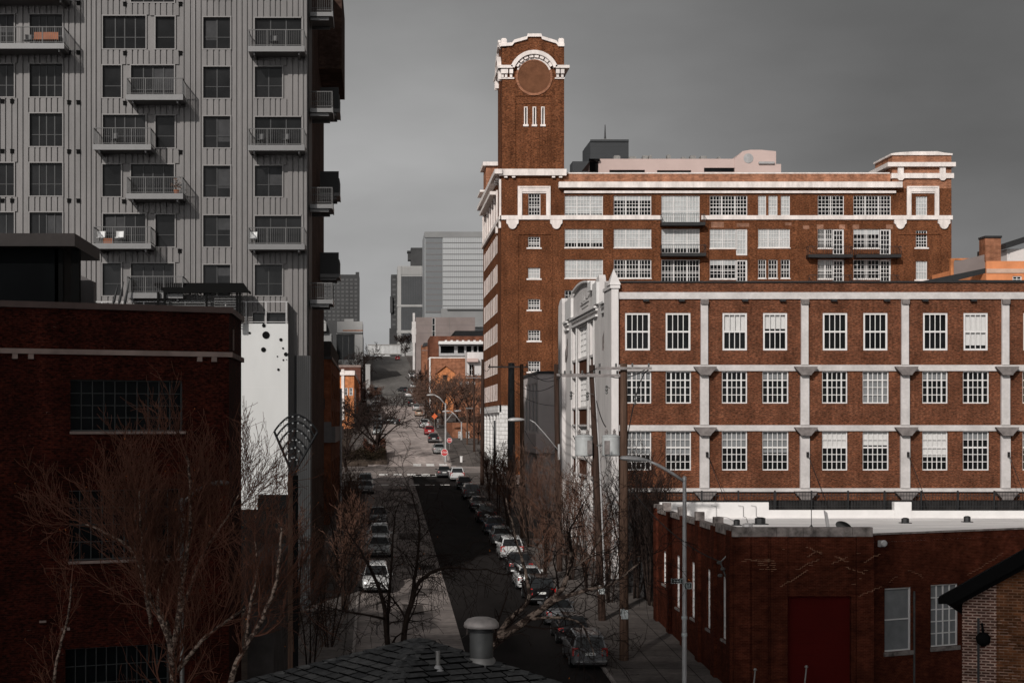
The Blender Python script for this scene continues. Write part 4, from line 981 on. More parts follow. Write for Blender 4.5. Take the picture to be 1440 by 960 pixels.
# rooftop pavilion
PVd = 66.0; pz1, pz0 = Z(328, PVd), Z(346, PVd); pxr = X(105, PVd)
S6 = thing('rooftop_pavilion', 'black rooftop pavilion with flat brown roof slab on the dark brick building', 'pavilion', (pxr, PVd, ztL))
mb = MB(); mb.box(-24, pxr, PVd, 72.0, pz0, pz1); mb.build('roof_slab', plain('dark_brown_fascia', (.035, .028, .026), .6, var=.15), S6)
mb = MB(); xw = X(82, 67); mb.box(-24, xw, 67, 71.5, ztL - .2, pz0 - .002); mb.build('glass_wall', glass('black_pavilion_glass', (.004, .0045, .005), .6, .2, spec=.02), S6)
for px in (84, 107): mb = MB(); a = X(px, 67.2); mb.box(a - .16, a + .16, 67, 67.35, ztL - .2, pz0 - .003); mb.build('column', M['black'], S6)
mb = MB(); a0, a1 = X(89, 70), X(101, 70); mb.box(a0, a1, 70, 70.1, ztL - .2, pz0 - .004); mb.build('door_panel', plain('brown_timber_door', (.09, .04, .022), .6, var=.2, scale=3), S6)
mb = MB(); a0, a1 = X(90, 69.8), X(100, 69.8); mb.box(a0, a1, 69.8, 69.85, Z(386, 69.8), Z(373, 69.8)); mb.build('notice', plain('pale_notice', (.5, .5, .52), .6, var=.2, scale=6), S6)
mb = MB(); mb.prism([Vector((X(112, 74), 74, ztL)), Vector((X(132, 74), 74, ztL)), Vector((X(132, 74), 74, Z(396, 74))), Vector((X(112, 74), 74, Z(386, 74)))], (0, .5, 0)); mb.build('side_screen', M['grey_panel'], S6)

# ============================================================ grey apartment tower
D7 = 107.0; F7 = front(D7); E7x = X(432.5, D7); E7 = east(E7x)
S7 = thing('apartment_tower', 'tall apartment tower with grey ribbed metal siding and many balconies at left', 'apartment tower', (E7x, D7, g(D7)))
def R7(x0, y0, x1, y1): return (X(x0, D7), X(x1, D7), Z(y1, D7), Z(y0, D7))
w7 = []; b7 = []
base = [23, 93, 162, 231.5, 301, 370.5]
for r in range(-2, 6):
    y = 23 + 69.5 * r
    # bay B and A
    w7.append((R7(42, y - 2, 88, y + 44), 'double'))
    if r not in (2,): w7.append((R7(-26, y - 2, 20, y + 44), 'double'))
    w7.append((R7(-120, y - 2, -74, y + 44), 'double'))
    if r % 2 == 0: w7.append((R7(145, y, 205, y + 46), 'double')); w7.append((R7(219, y + 1, 246, y + 46), 'single'))
    else: w7.append((R7(144.5, y, 170.5, y + 45), 'single')); w7.append((R7(184.5, y, 245, y + 50), 'double'))
    w7.append((R7(286, y + 2, 324, y + 46), 'sash'))
    if r % 2 == 0: w7.append((R7(358.5, y + 3, 425, y + 50), 'triple'))
    else: w7.append((R7(358.5, y + 2, 397, y + 45), 'sash'))
w7.append((R7(356, 440, 372, 456), 'single')); w7.append((R7(375, 440, 402, 456), 'single'))
b7 = [(-30, 90, 66, 2.0), (-30, 92, -4, 1.9), (178, 257, 138, 1.85), (131, 212, 208, 1.85), (178, 257, 277, 1.85), (131, 212, 347, 1.85), (178, 257, 416.5, 1.85), (349, 428, 70, 1.85), (349, 428, 209, 1.85), (349, 428, 348, 1.85), (131, 212, -71, 1.85), (178, 257, -1.5, 1.85), (349, 428, -69, 1.85)]
b7 = [b for b in b7 if b[2] != -1.5]
ztop7 = 33.0; XL7 = -42.0
mb = MB(); mb.wall(F7, XL7, E7x, g(D7) - 1, ztop7, [w[0] for w in w7], .22)
mb.quad(Vector((E7x, D7, -14)), Vector((E7x, 113, -14)), Vector((E7x, 113, ztop7)), Vector((E7x, D7, ztop7)))
mb.quad(Vector((XL7, 140, -14)), Vector((E7x, 140, -14)), Vector((E7x, 140, ztop7)), Vector((XL7, 140, ztop7)))
mb.quad(Vector((XL7, D7, ztop7)), Vector((E7x, D7, ztop7)), Vector((E7x, 140, ztop7)), Vector((XL7, 140, ztop7)))
# standing ribs: raised strips with narrow gaps, cut at the windows
FRM = .07
def cut(a0, a1, b0, b1):
    segs = [(b0, b1)]
    for (h0, h1, h2, h3) in [w[0] for w in w7]:
        if h1 + FRM > a0 and h0 - FRM < a1:
            ns = []
            for s0, s1 in segs:
                if h3 + FRM <= s0 or h2 - FRM >= s1: ns.append((s0, s1)); continue
                if h2 - FRM > s0: ns.append((s0, h2 - FRM))
                if h3 + FRM < s1: ns.append((h3 + FRM, s1))
            segs = ns
    return segs
a = XL7; k = 0; RR = random.Random(5)
edges = [XL7]
pitch_cycle = [.345]
while a < E7x - .2:
    w_ = .36 * RR.uniform(.85, 1.15)
    a1 = min(a + w_, E7x)
    for s0, s1 in cut(a + .05, a1 - .05, g(D7) - 1, ztop7):
        mb.fbox(F7, a + .045, a1 - .045, s0, s1, .002, .10)
    a = a1
mb.build('siding', M['siding'], S7)
mb = MB()
for px in (134, 270, 274, 338, 424.5, 103.5): mb.fbox(F7, X(px, D7) - .025, X(px, D7) + .025, -2, ztop7, .086, .12)
mb.build('downpipe', M['siding_frame'], S7)
for r, kind in w7:
    a0, a1, b0, b1 = r
    o = MB()
    for (p0, p1, q0, q1) in ((a0 - FRM, a0, b0 - FRM, b1 + FRM), (a1, a1 + FRM, b0 - FRM, b1 + FRM), (a0, a1, b1, b1 + FRM), (a0, a1, b0 - FRM, b0)): o.fbox(F7, p0, p1, q0, q1, -.02, .12)
    fr = o.build('window', M['siding_frame'], S7)
    o = MB(); o.fquad(F7, a0, a1, b0, b1, -.18); 
    o.build('pane', M['glass_apt'], fr)
    o = MB(); dm = M['dark_metal']
    ms = {'double': (.28, .5, .75), 'single': (), 'sash': (.5,), 'triple': (.33, .66)}[kind]
    for t in ms: a = a0 + (a1 - a0) * t; o.fbox(F7, a - .035, a + .035, b0, b1, -.175, -.12)
    if kind != 'triple': o.fbox(F7, a0, a1, b0 + .75 - .02, b0 + .75 + .025, -.174, -.13)
    o.fbox(F7, a0, a1, b1 - .05, b1, -.175, -.1); o.fbox(F7, a0, a0 + .04, b0, b1 - .02, -.176, -.11); o.fbox(F7, a1 - .04, a1, b0, b1 - .02, -.176, -.11)
    o.build('sash', dm, fr)
    if kind in ('sash', 'double') and RR.random() < .55:
        o = MB(); h = RR.uniform(.25, .8); s_ = RR.choice((0, .5)); o.fquad(F7, a0 + (a1 - a0) * s_ + .04, a0 + (a1 - a0) * (s_ + .5) - .04, b0 + (b1 - b0) * (1 - h), b1, -.176)
        o.build('curtain', plain('dark_curtain', (.05, .05, .052), .8, var=.2), fr) if not M.get('curtain') else o.build('curtain', M['curtain'], fr)
    M.setdefault('curtain', bpy.data.materials.get('dark_curtain'))
for (px, py) in [(x_, y_) for y_ in (5.5, 75, 145, 214, 283) for x_ in (97.5, 110.5)] + [(x_, y_) for y_ in (143.5, 213.5, 283) for x_ in (4, 17.5)] + [(176, 7), (176, 76), (176, 146), (174.5, 284), (254, 7), (254, 76), (254, 215), (253, 353.5)]:
    mb = MB(); a, b = X(px, D7), Z(py, D7); mb.fbox(F7, a - .11, a + .11, b - .11, b + .11, .086, .17); mb.fbox(F7, a - .13, a + .13, b + .11, b + .14, .086, .22)
    mb.build('vent', M['black'], S7)
def apt_balcony(parent, F, a0, a1, b, depth, c0=.1):
    o = MB(); o.fbox(F, a0, a1, b - .26, b, c0, depth); o.fbox(F, a0 - .02, a1 + .02, b - .30, b + .04, depth, depth + .06)
    o.fbox(F, a0 + .3, a0 + .4, b - .45, b - .26, c0, depth - .2); o.fbox(F, a1 - .4, a1 - .3, b - .45, b - .26, c0, depth - .2)
    bo = o.build('balcony', M['balcony_metal'], parent)
    o = MB(); h = 1.07
    o.fbox(F, a0, a1, b + h - .05, b + h, depth - .03, depth + .03); o.fbox(F, a0, a1, b + .10, b + .13, depth - .015, depth + .015)
    for a in (a0, a1 - .05):
        o.fbox(F, a, a + .05, b + h - .05, b + h, c0, depth - .03); o.fbox(F, a, a + .05, b + .1, b + .13, c0, depth - .02)
    npost = max(2, round((a1 - a0) / 1.25))
    for i in range(npost + 1):
        a = a0 + (a1 - a0 - .05) * i / npost; o.fbox(F, a, a + .05, b, b + h - .05, depth - .028, depth + .026)
    n_ = int((a1 - a0) / .115)
    for i in range(1, n_):
        a = a0 + (a1 - a0) * i / n_; o.fbox(F, a - .007, a + .007, b + .13, b + h - .05, depth - .01, depth + .01)
    n_ = int((depth - c0) / .115)
    for i in range(1, n_):
        c = c0 + (depth - c0) * i / n_
        for a in (a0 + .015, a1 - .035): o.fbox(F, a, a + .018, b + .13, b + h - .05, c - .009, c + .009)
    o.build('railing', M['rail_metal'], bo)
    return bo
for (x0, x1, y, dep) in b7: apt_balcony(S7, F7, X(x0, D7 - dep), X(x1, D7 - dep), Z(y - 4, D7 - dep), dep)
# street side of the tower: darker and in brown brick, with its own balconies
mb = MB(); mb.quad(Vector((E7x, 113, -14)), Vector((E7x, 140, -14)), Vector((E7x, 140, ztop7)), Vector((E7x, 113, ztop7)))
zb7 = Z(110, 131)
mb.box(E7x + .003, E7x + 1.72, 127.5, 139.8, zb7, ztop7)
mb.build('brick_side', brick('dark_brown_side_brick', (.065, .036, .027), (.05, .027, .02), (.06, .045, .04), .01, var=.3, fine=.3), S7)
mb = MB(); mb.fbox(E7, 107.4, 113, -14, ztop7, .003, .05); mb.build('dark_corner', M['dark_panel'], S7)
for (d0, d1, y) in ((108.2, 111.5, 152), (108.2, 111.5, 287), (108.2, 111.5, 421), (108.2, 111.5, 17)): apt_balcony(S7, E7, d0, d1, Z(y, 108.2), 1.5)
for (d0, d1, y) in ((127.6, 131, 153), (127.6, 131, 271), (127.6, 131, 385)):
    bo = apt_balcony(S7, E7, d0, d1, Z(y, 127.6), 1.52)
    o = MB(); b = Z(y, 127.6); o.fbox(E7, d0 - .02, d0 + .02, b, b + 1.6, .1, 1.5); o.build('screen', M['dark_metal'], bo)
# ribbed lower storeys at the corner, shadow on the siding put into their colour
mb = MB(); F7b = front(D7 - .16)
mb.box(X(414, D7 - .2), X(437, D7 - .2), D7 - .2, D7 - .09, -14, Z(500, D7))
q = X(414, D7 - .2)
while q < X(436, D7 - .2): mb.box(q + .02, q + .09, D7 - .25, D7 - .2, -14, Z(500, D7)); q += .13
mb.build('shaded_lower_cladding', M['dark_panel'], S7)

# ============================================================ podium with the white wall
D8 = 105.7
S8 = thing('podium_block', 'podium block with tall white end wall dotted with black discs beside dark brick building', 'building', (X(340, D8), D8, g(D8)))
x0_, x1_ = X(336, D8), X(405, D8); zt8 = Z(455, D8)
mb = MB(); mb.box(x0_, x1_, D8, D8 + .5, Z(700, D8), zt8)
mb.box(x0_, X(362, D8), D8 + .001, D8 + .5, Z(716, D8), Z(700, D8) - .002)
wp = mb.build('white_wall', M['white_panel'], S8)
mb = MB(); mb.box(x0_, x1_, D8 - .006, D8 - .001, Z(544.5, D8), Z(544, D8)); mb.build('panel_joint', M['blind'], wp); mb = MB(); mb.box(x0_, x1_, D8 - .006, D8 - .001, Z(635.5, D8), Z(635, D8)); mb.build('panel_joint', M['blind'], wp)
for (px, py, r_) in ((374, 471, 5.2), (370.5, 491.5, 3.4), (351, 468, 1.7), (395, 477.5, 2.3), (398, 489.5, 1.4), (402, 498, 2.8), (390, 501, 1.0), (398.5, 506, 1.2), (391.5, 519.5, 1.8), (371, 456.2, 2.6), (403, 505.5, .7)):
    mb = MB(); rr = r_ * D8 / FPX; mb.lathe([(rr, .03), (rr, -.03)], (X(px, D8), D8 - .02, min(Z(py, D8), zt8 - rr)), 20, axis='y'); mb.build('black_disc', M['black'], wp)
mb = MB(); mb.box(-42, x0_, D8 + .2, D8 + .6, -14, zt8 - .003); mb.box(-42, x1_, D8 + .51, 107.0, zt8 - .3, zt8 - .004); mb.build('deck', M['grey_panel'], S8)
mb = MB(); mb.quad(Vector((x1_ + .002, D8, -14)), Vector((x1_ + .002, 113.6, -14)), Vector((x1_ + .002, 113.6, zt8 - 1.2)), Vector((x1_ + .002, D8, zt8 - .3)))
mb.build('side_wall', M['grey_panel'], S8)
mb = MB(); mb.box(x0_, x1_, D8 + .1, D8 + 1.5, -14, Z(716.5, D8)); mb.box(X(363, D8), x1_, D8 - .01, D8 + .05, Z(716, D8), Z(695, D8)); mb.build('recess_shade', M['black'], S8)  # black boxes fill the opening, their colour stands for its shade
mb = MB(); zr8 = Z(423.5, D8)
mb.box(-24, x1_, D8 + .03, D8 + .09, zr8 - .05, zr8); mb.box(X(345, D8), x1_, D8 + .04, D8 + .08, zt8 + .09, zt8 + .13)
for px in (114, 143, 172, 202, 231, 260, 289, 317, 346, 374, 402.5): a = X(px, D8); mb.box(a - .035, a + .035, D8 + .03, D8 + .09, zt8 + .01, zr8 - .05)
dr = thing('deck_railing', 'pale grey metal deck railing along the top of the white wall', 'railing', (x1_, D8, zt8)); mb.build('rail', M['lamp_grey'], dr)
mb = MB(); n_ = 12
for i in range(n_ + 1):
    d = D8 + .1 + 1.1 * i; mb.box(x1_ - .06, x1_ - .02, d - .02, d + .02, zt8 - .2 - .12 * i, zr8 - .02 * i)
mb.prism([Vector((x1_ - .05, D8 + .1, zt8 - .1)), Vector((x1_ - .05, D8 + 13, zt8 - 1.3)), Vector((x1_ - .05, D8 + 13, zr8 - .2)), Vector((x1_ - .05, D8 + .1, zr8))], (.02, 0, 0))
mb.build('side_panel', plain('grey_mesh_panel', (.17, .165, .16), .6, var=.1), dr)
# pergola on the deck
PG = 104.7; pgx0, pgx1 = X(213, PG), X(350, PG)
S9 = thing('deck_pergola', 'black flat roofed pergola with slatted screens on the roof deck', 'pergola', (pgx0, PG, zt8))
zp1 = Z(396, PG)
mb = MB(); mb.box(pgx0 + 1.0, pgx1 - .5, PG + .95, PG + 1.0, zp1 - .12, zp1); mb.prism([Vector((pgx0, PG + 1.0, zp1)), Vector((pgx1 - .4, PG + 1.0, zp1)), Vector((pgx1, PG, zp1 - .55)), Vector((pgx0 + .9, PG, zp1 - .55))], (0, 0, -.14))
for i in range(9): a = pgx0 + 1 + i * .62; mb.box(a, a + .07, PG + .02, PG + 1.0, zp1 - .7, zp1 - .56)
mb.build('roof', M['black'], S9)
for px in (222, 231, 290, 333, 337): mb = MB(); a = X(px, PG); mb.box(a - .07, a + .07, PG + .1, PG + .25, zt8 - .2, zp1 - .6); mb.build('post', M['black'], S9)
mb = MB()
for i in range(14): z = Z(409, PG) - i * .155; mb.box(X(300, PG), X(339, PG), PG + .5, PG + .54, z, z + .05)
for i in range(10): z = Z(411, PG) - i * .155; mb.box(X(228, PG), X(300, PG), PG + .8, PG + .84, z, z + .05)
mb.build('slat_screen', plain('dark_slat', (.10, .10, .10), .6, var=.1), S9)
for i, (px, py, ln) in enumerate(((163, 404, 1), (171, 400, 1), (179, 398, 1))):
    p = P(px - 4, 428, 104.5); q_ = P(px + 3, py - 4, 104.7); mb = MB()
    mb.tube([p, p.lerp(q_, .15), p.lerp(q_, .5), q_], [.03, .1, .07, .025], 8); mb.lathe([(.22, 0), (.2, .08), (.05, .12)], Vector((p.x, p.y, zt8 - .2)), 12); mb.tube([Vector((p.x, p.y, zt8 - .2)), p], .03, 6)
    simple('closed_parasol', mb, M['dark_metal'], ['closed dark parasol leaning on the deck, left of three', 'closed dark parasol leaning on the deck, middle of three', 'closed dark parasol leaning on the deck, right of three'][i], 'parasol', Vector((p.x, p.y, zt8 - .2)), 'closed parasols on the deck')
# furniture on the balconies
def chair(p, name, label, mat, s=1.0, group='chairs on the balconies'):
    o = thing(name, label, 'chair', p, group)
    m_ = MB(); m_.lathe([(.05, .38), (.26, .40), (.3, .46), (.27, .47), (.02, .43)], p, 14); m_.build('seat', mat, o, smooth=True)
    m_ = MB(); pts = [(.29 * math.cos(t), .29 * math.sin(t)) for t in [math.radians(40 + i * 12.5) for i in range(9)]]
    for (a, b), (c, d) in zip(pts, pts[1:]): m_.hexa([p + Vector(q) for q in ((a, b, .46), (c, d, .46), (c * .88, d * .88, .46), (a * .88, b * .88, .46), (a * 1.15, b * 1.15, .88), (c * 1.15, d * 1.15, .88), (c * 1.03, d * 1.03, .88), (a * 1.03, b * 1.03, .88))])
    m_.build('backrest', mat, o)
    for k in range(4):
        an = math.radians(45 + 90 * k); m_ = MB(); m_.tube([p + Vector((.14 * math.cos(an), .14 * math.sin(an), .4)), p + Vector((.24 * math.cos(an), .24 * math.sin(an), 0))], .015, 5); m_.build('leg', M['dark_metal'], o)
bd = D7 - 1.5
white_plastic = plain('white_plastic', (.66, .66, .66), .5, var=.05)
chair(Vector((X(142, D7 - .9), D7 - .9, Z(343, bd))), 'balcony_chair', 'white chair at left end of the lowest left balcony', white_plastic)
chair(Vector((X(168, D7 - .9), D7 - .9, Z(343, bd))), 'balcony_chair', 'white chair right of the orange crate on a balcony', white_plastic)
chair(Vector((X(356, D7 - .9), D7 - .9, Z(344, bd))), 'balcony_chair', 'white chair on the balcony nearest the tower corner', white_plastic)
dk_ = plain('dark_plastic', (.02, .02, .022), .5, var=.1)
chair(Vector((X(40, D7 - .9), D7 - .9, Z(62, D7 - 2))), 'balcony_chair', 'dark chair left of the orange bench on the wide balcony', dk_)
chair(Vector((X(385, D7 - .9), D7 - .9, Z(66, bd))), 'balcony_chair', 'dark chair on the upper balcony nearest the tower corner', dk_)
chair(Vector((X(366, D7 - .9), D7 - .9, Z(205, bd))), 'balcony_chair', 'dark chair at the left of the middle corner balcony', dk_)
chair(Vector((X(402, D7 - .9), D7 - .9, Z(205, bd))), 'balcony_chair', 'dark chair at the right of the middle corner balcony', dk_)
chair(Vector((X(160, D7 - .9), D7 - .9, Z(204, bd))), 'balcony_chair', 'dark chair alone on the middle left balcony', dk_)
p = Vector((X(153, D7 - .8), D7 - .8, Z(343, bd))); mb = MB(); mb.box(p.x - .28, p.x + .28, p.y - .2, p.y + .2, p.z + .04, p.z + .4)
for k in range(3): mb.box(p.x - .3, p.x + .3, p.y - .24, p.y - .2, p.z + .05 + k * .13, p.z + .14 + k * .13)
simple('wooden_crate', mb, M['orange_wood'], 'small orange wooden crate between two white balcony chairs', 'crate', p)
p = Vector((X(64, D7 - .8), D7 - .8, Z(62, D7 - 1.7))); o = thing('wooden_bench', 'orange wooden bench on the wide balcony at upper left', 'bench', p)
mb = MB(); mb.box(p.x - .75, p.x + .75, p.y - .2, p.y + .22, p.z + .42, p.z + .47); mb.build('seat', M['orange_wood'], o)
mb = MB(); mb.box(p.x - .75, p.x + .75, p.y + .2, p.y + .25, p.z + .5, p.z + .98); mb.build('backrest', M['orange_wood'], o)
for sx in (-.68, .68): mb = MB(); mb.box(p.x + sx - .04, p.x + sx + .04, p.y - .18, p.y + .2, p.z + .01, p.z + .42); mb.build('leg', M['dark_metal'], o)
p = Vector((X(248, D7 - .7), D7 - .7, Z(272, bd))); o = thing('potted_shrub', 'brown potted shrub in the corner of a grey balcony', 'plant', p)
mb = MB(); mb.lathe([(.14, 0), (.2, .32), (.16, .33)], p, 12); mb.build('pot', M['orange_wood'], o)
mb = MB(); r_ = random.Random(3)
for k in range(60):
    q_ = p + Vector((r_.gauss(0, .12), r_.gauss(0, .12), .4 + abs(r_.gauss(0, .3)))); e_ = Vector((r_.gauss(0, .06), r_.gauss(0, .06), r_.gauss(0, .06))); f_ = Vector((r_.gauss(0, .05), r_.gauss(0, .05), .06)); mb.quad(q_, q_ + e_, q_ + e_ + f_, q_ + f_)
mb.build('foliage', M['twig_tan'], o)
# concrete enclosure beside the dark brick building
mb = MB(); mb.box(-5.35, -4.28, 70.5, 82.5, -14, -6.0); mb.box(-5.42, -4.2, 70.4, 82.6, -5.995, -5.85)
simple('concrete_enclosure', mb, plain('stained_grey_concrete', (.085, .075, .072), .9, var=.35, scale=1), 'tall grey concrete enclosure at the foot of the dark brick building', 'enclosure', (-4.9, 70.5, -13))
# ============================================================ buildings of the middle and far distance
def block(name, label, cat, d, px0, px1, py, depth, mat, wins=(), side=None, group=None, roofmat=None, wc=(2, 2), wdepth=.25, wmat=None, wgm=None, cap=None, capmat=None, blind=None, sidewins=()):
    """building: front wall at depth d between two columns of the picture, roof at row py; wins = pixel rectangles on the front"""
    x0, x1, zt = X(px0, d), X(px1, d), Z(py, d)
    zb = min(g(d), g(d + depth)) - 2
    s = thing(name, label, cat, (x0, d, g(d)), group)
    F = front(d); H = [(X(a, d), X(c, d), Z(e, d), Z(b, d)) for a, b, c, e in wins]
    mb = MB(); mb.wall(F, x0, x1, zb, zt, H, wdepth)
    xs_ = x1 if x1 < 3 else x0
    Fs = east(xs_) if x1 < 3 else west(xs_)
    SH = [(a, b, c, e) for a, b, c, e in sidewins]
    mb.wall(Fs, d, d + depth, zb, zt, SH, wdepth)
    xo = x0 if x1 < 3 else x1
    mb.quad(Vector((xo, d, zb)), Vector((xo, d + depth, zb)), Vector((xo, d + depth, zt)), Vector((xo, d, zt)))
    mb.quad(Vector((x0, d + depth, zb)), Vector((x1, d + depth, zb)), Vector((x1, d + depth, zt)), Vector((x0, d + depth, zt)))
    mb.build('wall', mat, s)
    mb = MB(); mb.quad(Vector((x0, d, zt - .1)), Vector((x1, d, zt - .1)), Vector((x1, d + depth, zt - .1)), Vector((x0, d + depth, zt - .1))); mb.build('roof', roofmat or M['grey_panel'], s)
    if cap:
        mb = MB(); t = cap
        mb.box(x0 - .12, x1 + .12, d - .15, d + .4, zt, zt + t); mb.box(x0 - .12, x0 + .4, d + .4, d + depth, zt, zt + t); mb.box(x1 - .4, x1 + .12, d + .4, d + depth, zt, zt + t)
        mb.build('coping', capmat or M['terracotta'], s)
    for i, h in enumerate(H): window(s, F, *h, wc[0], wc[1], .12, .08, wdepth - .05, fm=wmat, gm=wgm, blind=(blind or 0))
    for h in SH: window(s, Fs, *h, wc[0], wc[1], .12, .08, wdepth - .05, fm=wmat, gm=wgm)
    return s, F
grey1 = plain('pale_concrete_far', (.30, .295, .29), .85, var=.1, scale=.1)
grey2 = plain('mid_concrete_far', (.21, .21, .21), .85, var=.1, scale=.1)
dark1 = plain('dark_far_wall', (.055, .055, .056), .85, var=.2, scale=.1)
# small grey modern building between the brick tower building and the long building
d = 177.0
st_ = plain('pink_grey_render', (.56, .50, .485), .85, var=.1, scale=.5)
S, F = block('grey_modern_building', 'small grey rendered building with tall dark street windows behind the utility poles', 'building', d, 757, 800, 525, 19.5, st_,
             sidewins=[(a, a + 2.6, z0, z1) for a in (178.6, 182.2, 186.4, 190.2) for z0, z1 in ((-1.0, 4.2), (-7.6, -3.4))], wc=(3, 3), wmat=M['lamp_grey'])
mb = MB(); mb.fbox(west(X(757, d)), d - .1, 196, -3.2, -1.15, .003, .3); mb.fbox(F, X(757, d) - .3, X(800, d), -3.2, -1.15, .003, .3); mb.build('band', plain('pink_grey_band', (.60, .51, .49), .85, var=.08), S)
mb = MB(); mb.box(X(757, d) - .15, X(800, d), d - .15, d + 19.6, Z(525, d), Z(525, d) + .25); mb.build('coping', M['dark_metal'], S)

# left side of the street
d = 162.0
S, F = block('brown_brick_corner_building', 'brown brick corner building with dark rooftop box left of the street', 'building', d, 380, 465, 505, 41, M['brick_street'], wins=[(448, 560, 457, 575)], cap=.25, capmat=M['dark_metal'],
             sidewins=[(167 + k * 7.5, 170.5 + k * 7.5, z, z + 2.4) for k in range(5) for z in (-6.2, -1.2, 2.4)], wc=(2, 3), wmat=M['dark_metal'])
mb = MB(); a = X(473, 185); mb.box(X(440, 168), X(465.3, 163), 163, 196, Z(505, 162) + .26, Z(481, 165)); mb.build('rooftop_box', plain('dark_brown_rooftop', (.035, .031, .029), .8, var=.2), S)
mb = MB(); mb.fbox(F, X(440, d), X(466, d) , Z(622, d), Z(593, d), .003, .5); mb.fbox(east(X(465, d)), d - .1, d + 41, Z(622, d), Z(600, d), .003, .45); mb.build('shop_fascia', M['grey_panel'], S)
d = 330.0
S, F = block('orange_brick_shop_building', 'bright orange brick building with white cornice left of the street beyond the crossing', 'building', d, 440, 498, 526, 92, M['brick_bright'], cap=.7,
             wins=[(484, 545, 489, 556), (491, 545, 496, 556)], sidewins=[(340 + k * 10, 344 + k * 10, z, z + 3) for k in range(8) for z in (3.5,)], wc=(2, 2))
mb = MB(); mb.fbox(F, X(440, d), X(498.6, d), Z(527.5, d), Z(525.5, d), .003, .5); mb.fbox(F, X(480, d), X(484, d), Z(590, d), Z(519, d), .003, .3); mb.build('white_trim', M['terracotta'], S)
mb = MB(); mb.fbox(east(X(498, d)), 331, 350, -1, 6.6, .003, .12); mb.build('side_panel', M['white_wall'], S)
block('red_brick_row_building', 'dull red brick building with flat roof rising behind the orange one', 'building', 432.0, 440, 507, 516, 60, brick('dull_red_far_brick', (.13, .05, .035), (.10, .04, .028), (.1, .06, .05), .01, var=.2, fine=.2, fine_scale=.6), wins=[(482, 524, 487, 531), (493, 524, 498, 531)], cap=.5, capmat=M['stone_band'])
S, F = block('pale_concrete_building', 'pale concrete building with deep dark recess left of the street far uphill', 'building', 528.0, 473, 510, 468, 40, grey1, wins=[(472.5 + .6, 470, 499, 506)], wc=(3, 1), wdepth=1.5, wmat=M['galv'])
mb = MB(); mb.fbox(F, X(474, 528), X(510, 528), Z(468, 528) + .02, Z(452, 528), -20, .8); mb.fbox(F, X(484, 528), X(497, 528), Z(452, 528), Z(448, 528), -6, -1); mb.build('attic_storey', grey1, S)
mb = MB(); mb.fbox(F, X(482, 528), X(510, 528), Z(465.5, 528), Z(464, 528), .8, .9); mb.build('brown_strip', M['brick_far'], S)
S, F = block('dark_block_tower', 'dark slab tower block with rows of small windows behind pale concrete building', 'tower block', 900.0, 430, 505, 386, 25, dark1)
w_ = []
for r in range(11):
    o = MB(); z0 = Z(392 + r * 5.6, 900)
    for c in range(9): x = X(449 + c * 6.2, 900); o.fbox(F, x, x + 1.4, z0 - 1.1, z0, .003, .2)
    p_ = o.build('window_row', plain('faint_window', (.075,.075,.076),.6,var=.2) if 'faint_window' not in bpy.data.materials else bpy.data.materials['faint_window'], S)
mb = MB(); mb.fbox(F, X(500, 900), X(505, 900), Z(386, 900), Z(382.5, 900), -5, 0); mb.build('stair_head', dark1, S)
# steep-roofed grey house
d = 470.0
S = thing('steep_roofed_house', 'grey house with steep roof and pale dormer beside the apartment tower', 'house', (X(450, d), d, g(d)))
F = front(d); mb = MB(); mb.fbox(F, X(440, d), X(466, d), 4, Z(469, d), -12, 0); mb.build('wall', grey2, S)
mb = MB(); mb.fprism(F, [(X(440, d), Z(469, d)), (X(464, d), Z(469, d)), (X(455, d), Z(441, d)), (X(445, d), Z(438, d))], -10, .4); mb.build('roof', M['grey_slate'], S)
mb = MB(); mb.fbox(F, X(447, d), X(459, d), Z(466, d), Z(454, d), .4, 2); mb.fprism(F, [(X(446, d), Z(454, d)), (X(460, d), Z(454, d)), (X(453, d), Z(448, d))], .4, 2.2); dm = mb.build('dormer', grey1, S)
mb = MB(); mb.fquad(F, X(450, d), X(455.5, d), Z(463, d), Z(456, d), 2.01); mb.build('window', M['glass'], dm)
d = 420.0; mb = MB(); mb.box(X(514, d), X(520.5, d), d, d + 1.2, g(d) - 1, Z(513.5, d)); mb.box(X(513.6, d), X(520.9, d), d - .1, d + 1.3, Z(513.5, d), Z(512, d))
simple('concrete_pylon', mb, grey1, 'slim pale concrete pylon at the left kerb of the hill road', 'pylon', (X(517, d), d, g(d)))

# skybridge over the crest of the street
d = 700.0
S = thing('skybridge', 'white glazed skybridge crossing above the crest of the street', 'bridge', (X(518, d), d, g(d)))
F = front(d); mb = MB(); mb.fbox(F, X(517, d), X(562, d), Z(498.5, d), Z(497, d), -4, 0); mb.fbox(F, X(517, d), X(562, d), Z(485.5, d), Z(484, d), -4, 0)
for k in range(24): x = X(518 + k * 1.85, d); mb.fbox(F, x, x + .12, Z(497, d), Z(485.5, d), -.1, .02)
mb.build('frame', M['galv'], S)
mb = MB(); mb.fquad(F, X(517, d), X(562, d), Z(497, d), Z(485.5, d), -.2); mb.build('glazing', plain('white_glazing', (.55, .55, .55), .3, var=.3, scale=.3), S)
mb = MB(); mb.fbox(F, X(529, d), X(548, d), Z(508, d), Z(499, d), -3, -.2); mb.build('under_room', plain('white_sheet', (.55, .55, .55), .6, var=.1), S)
for px in (517, 562): mb = MB(); mb.fbox(F, X(px, d) - .8, X(px, d) + .8, 18, Z(498.6, d), -3, -.3); mb.build('pier', dark1, S)

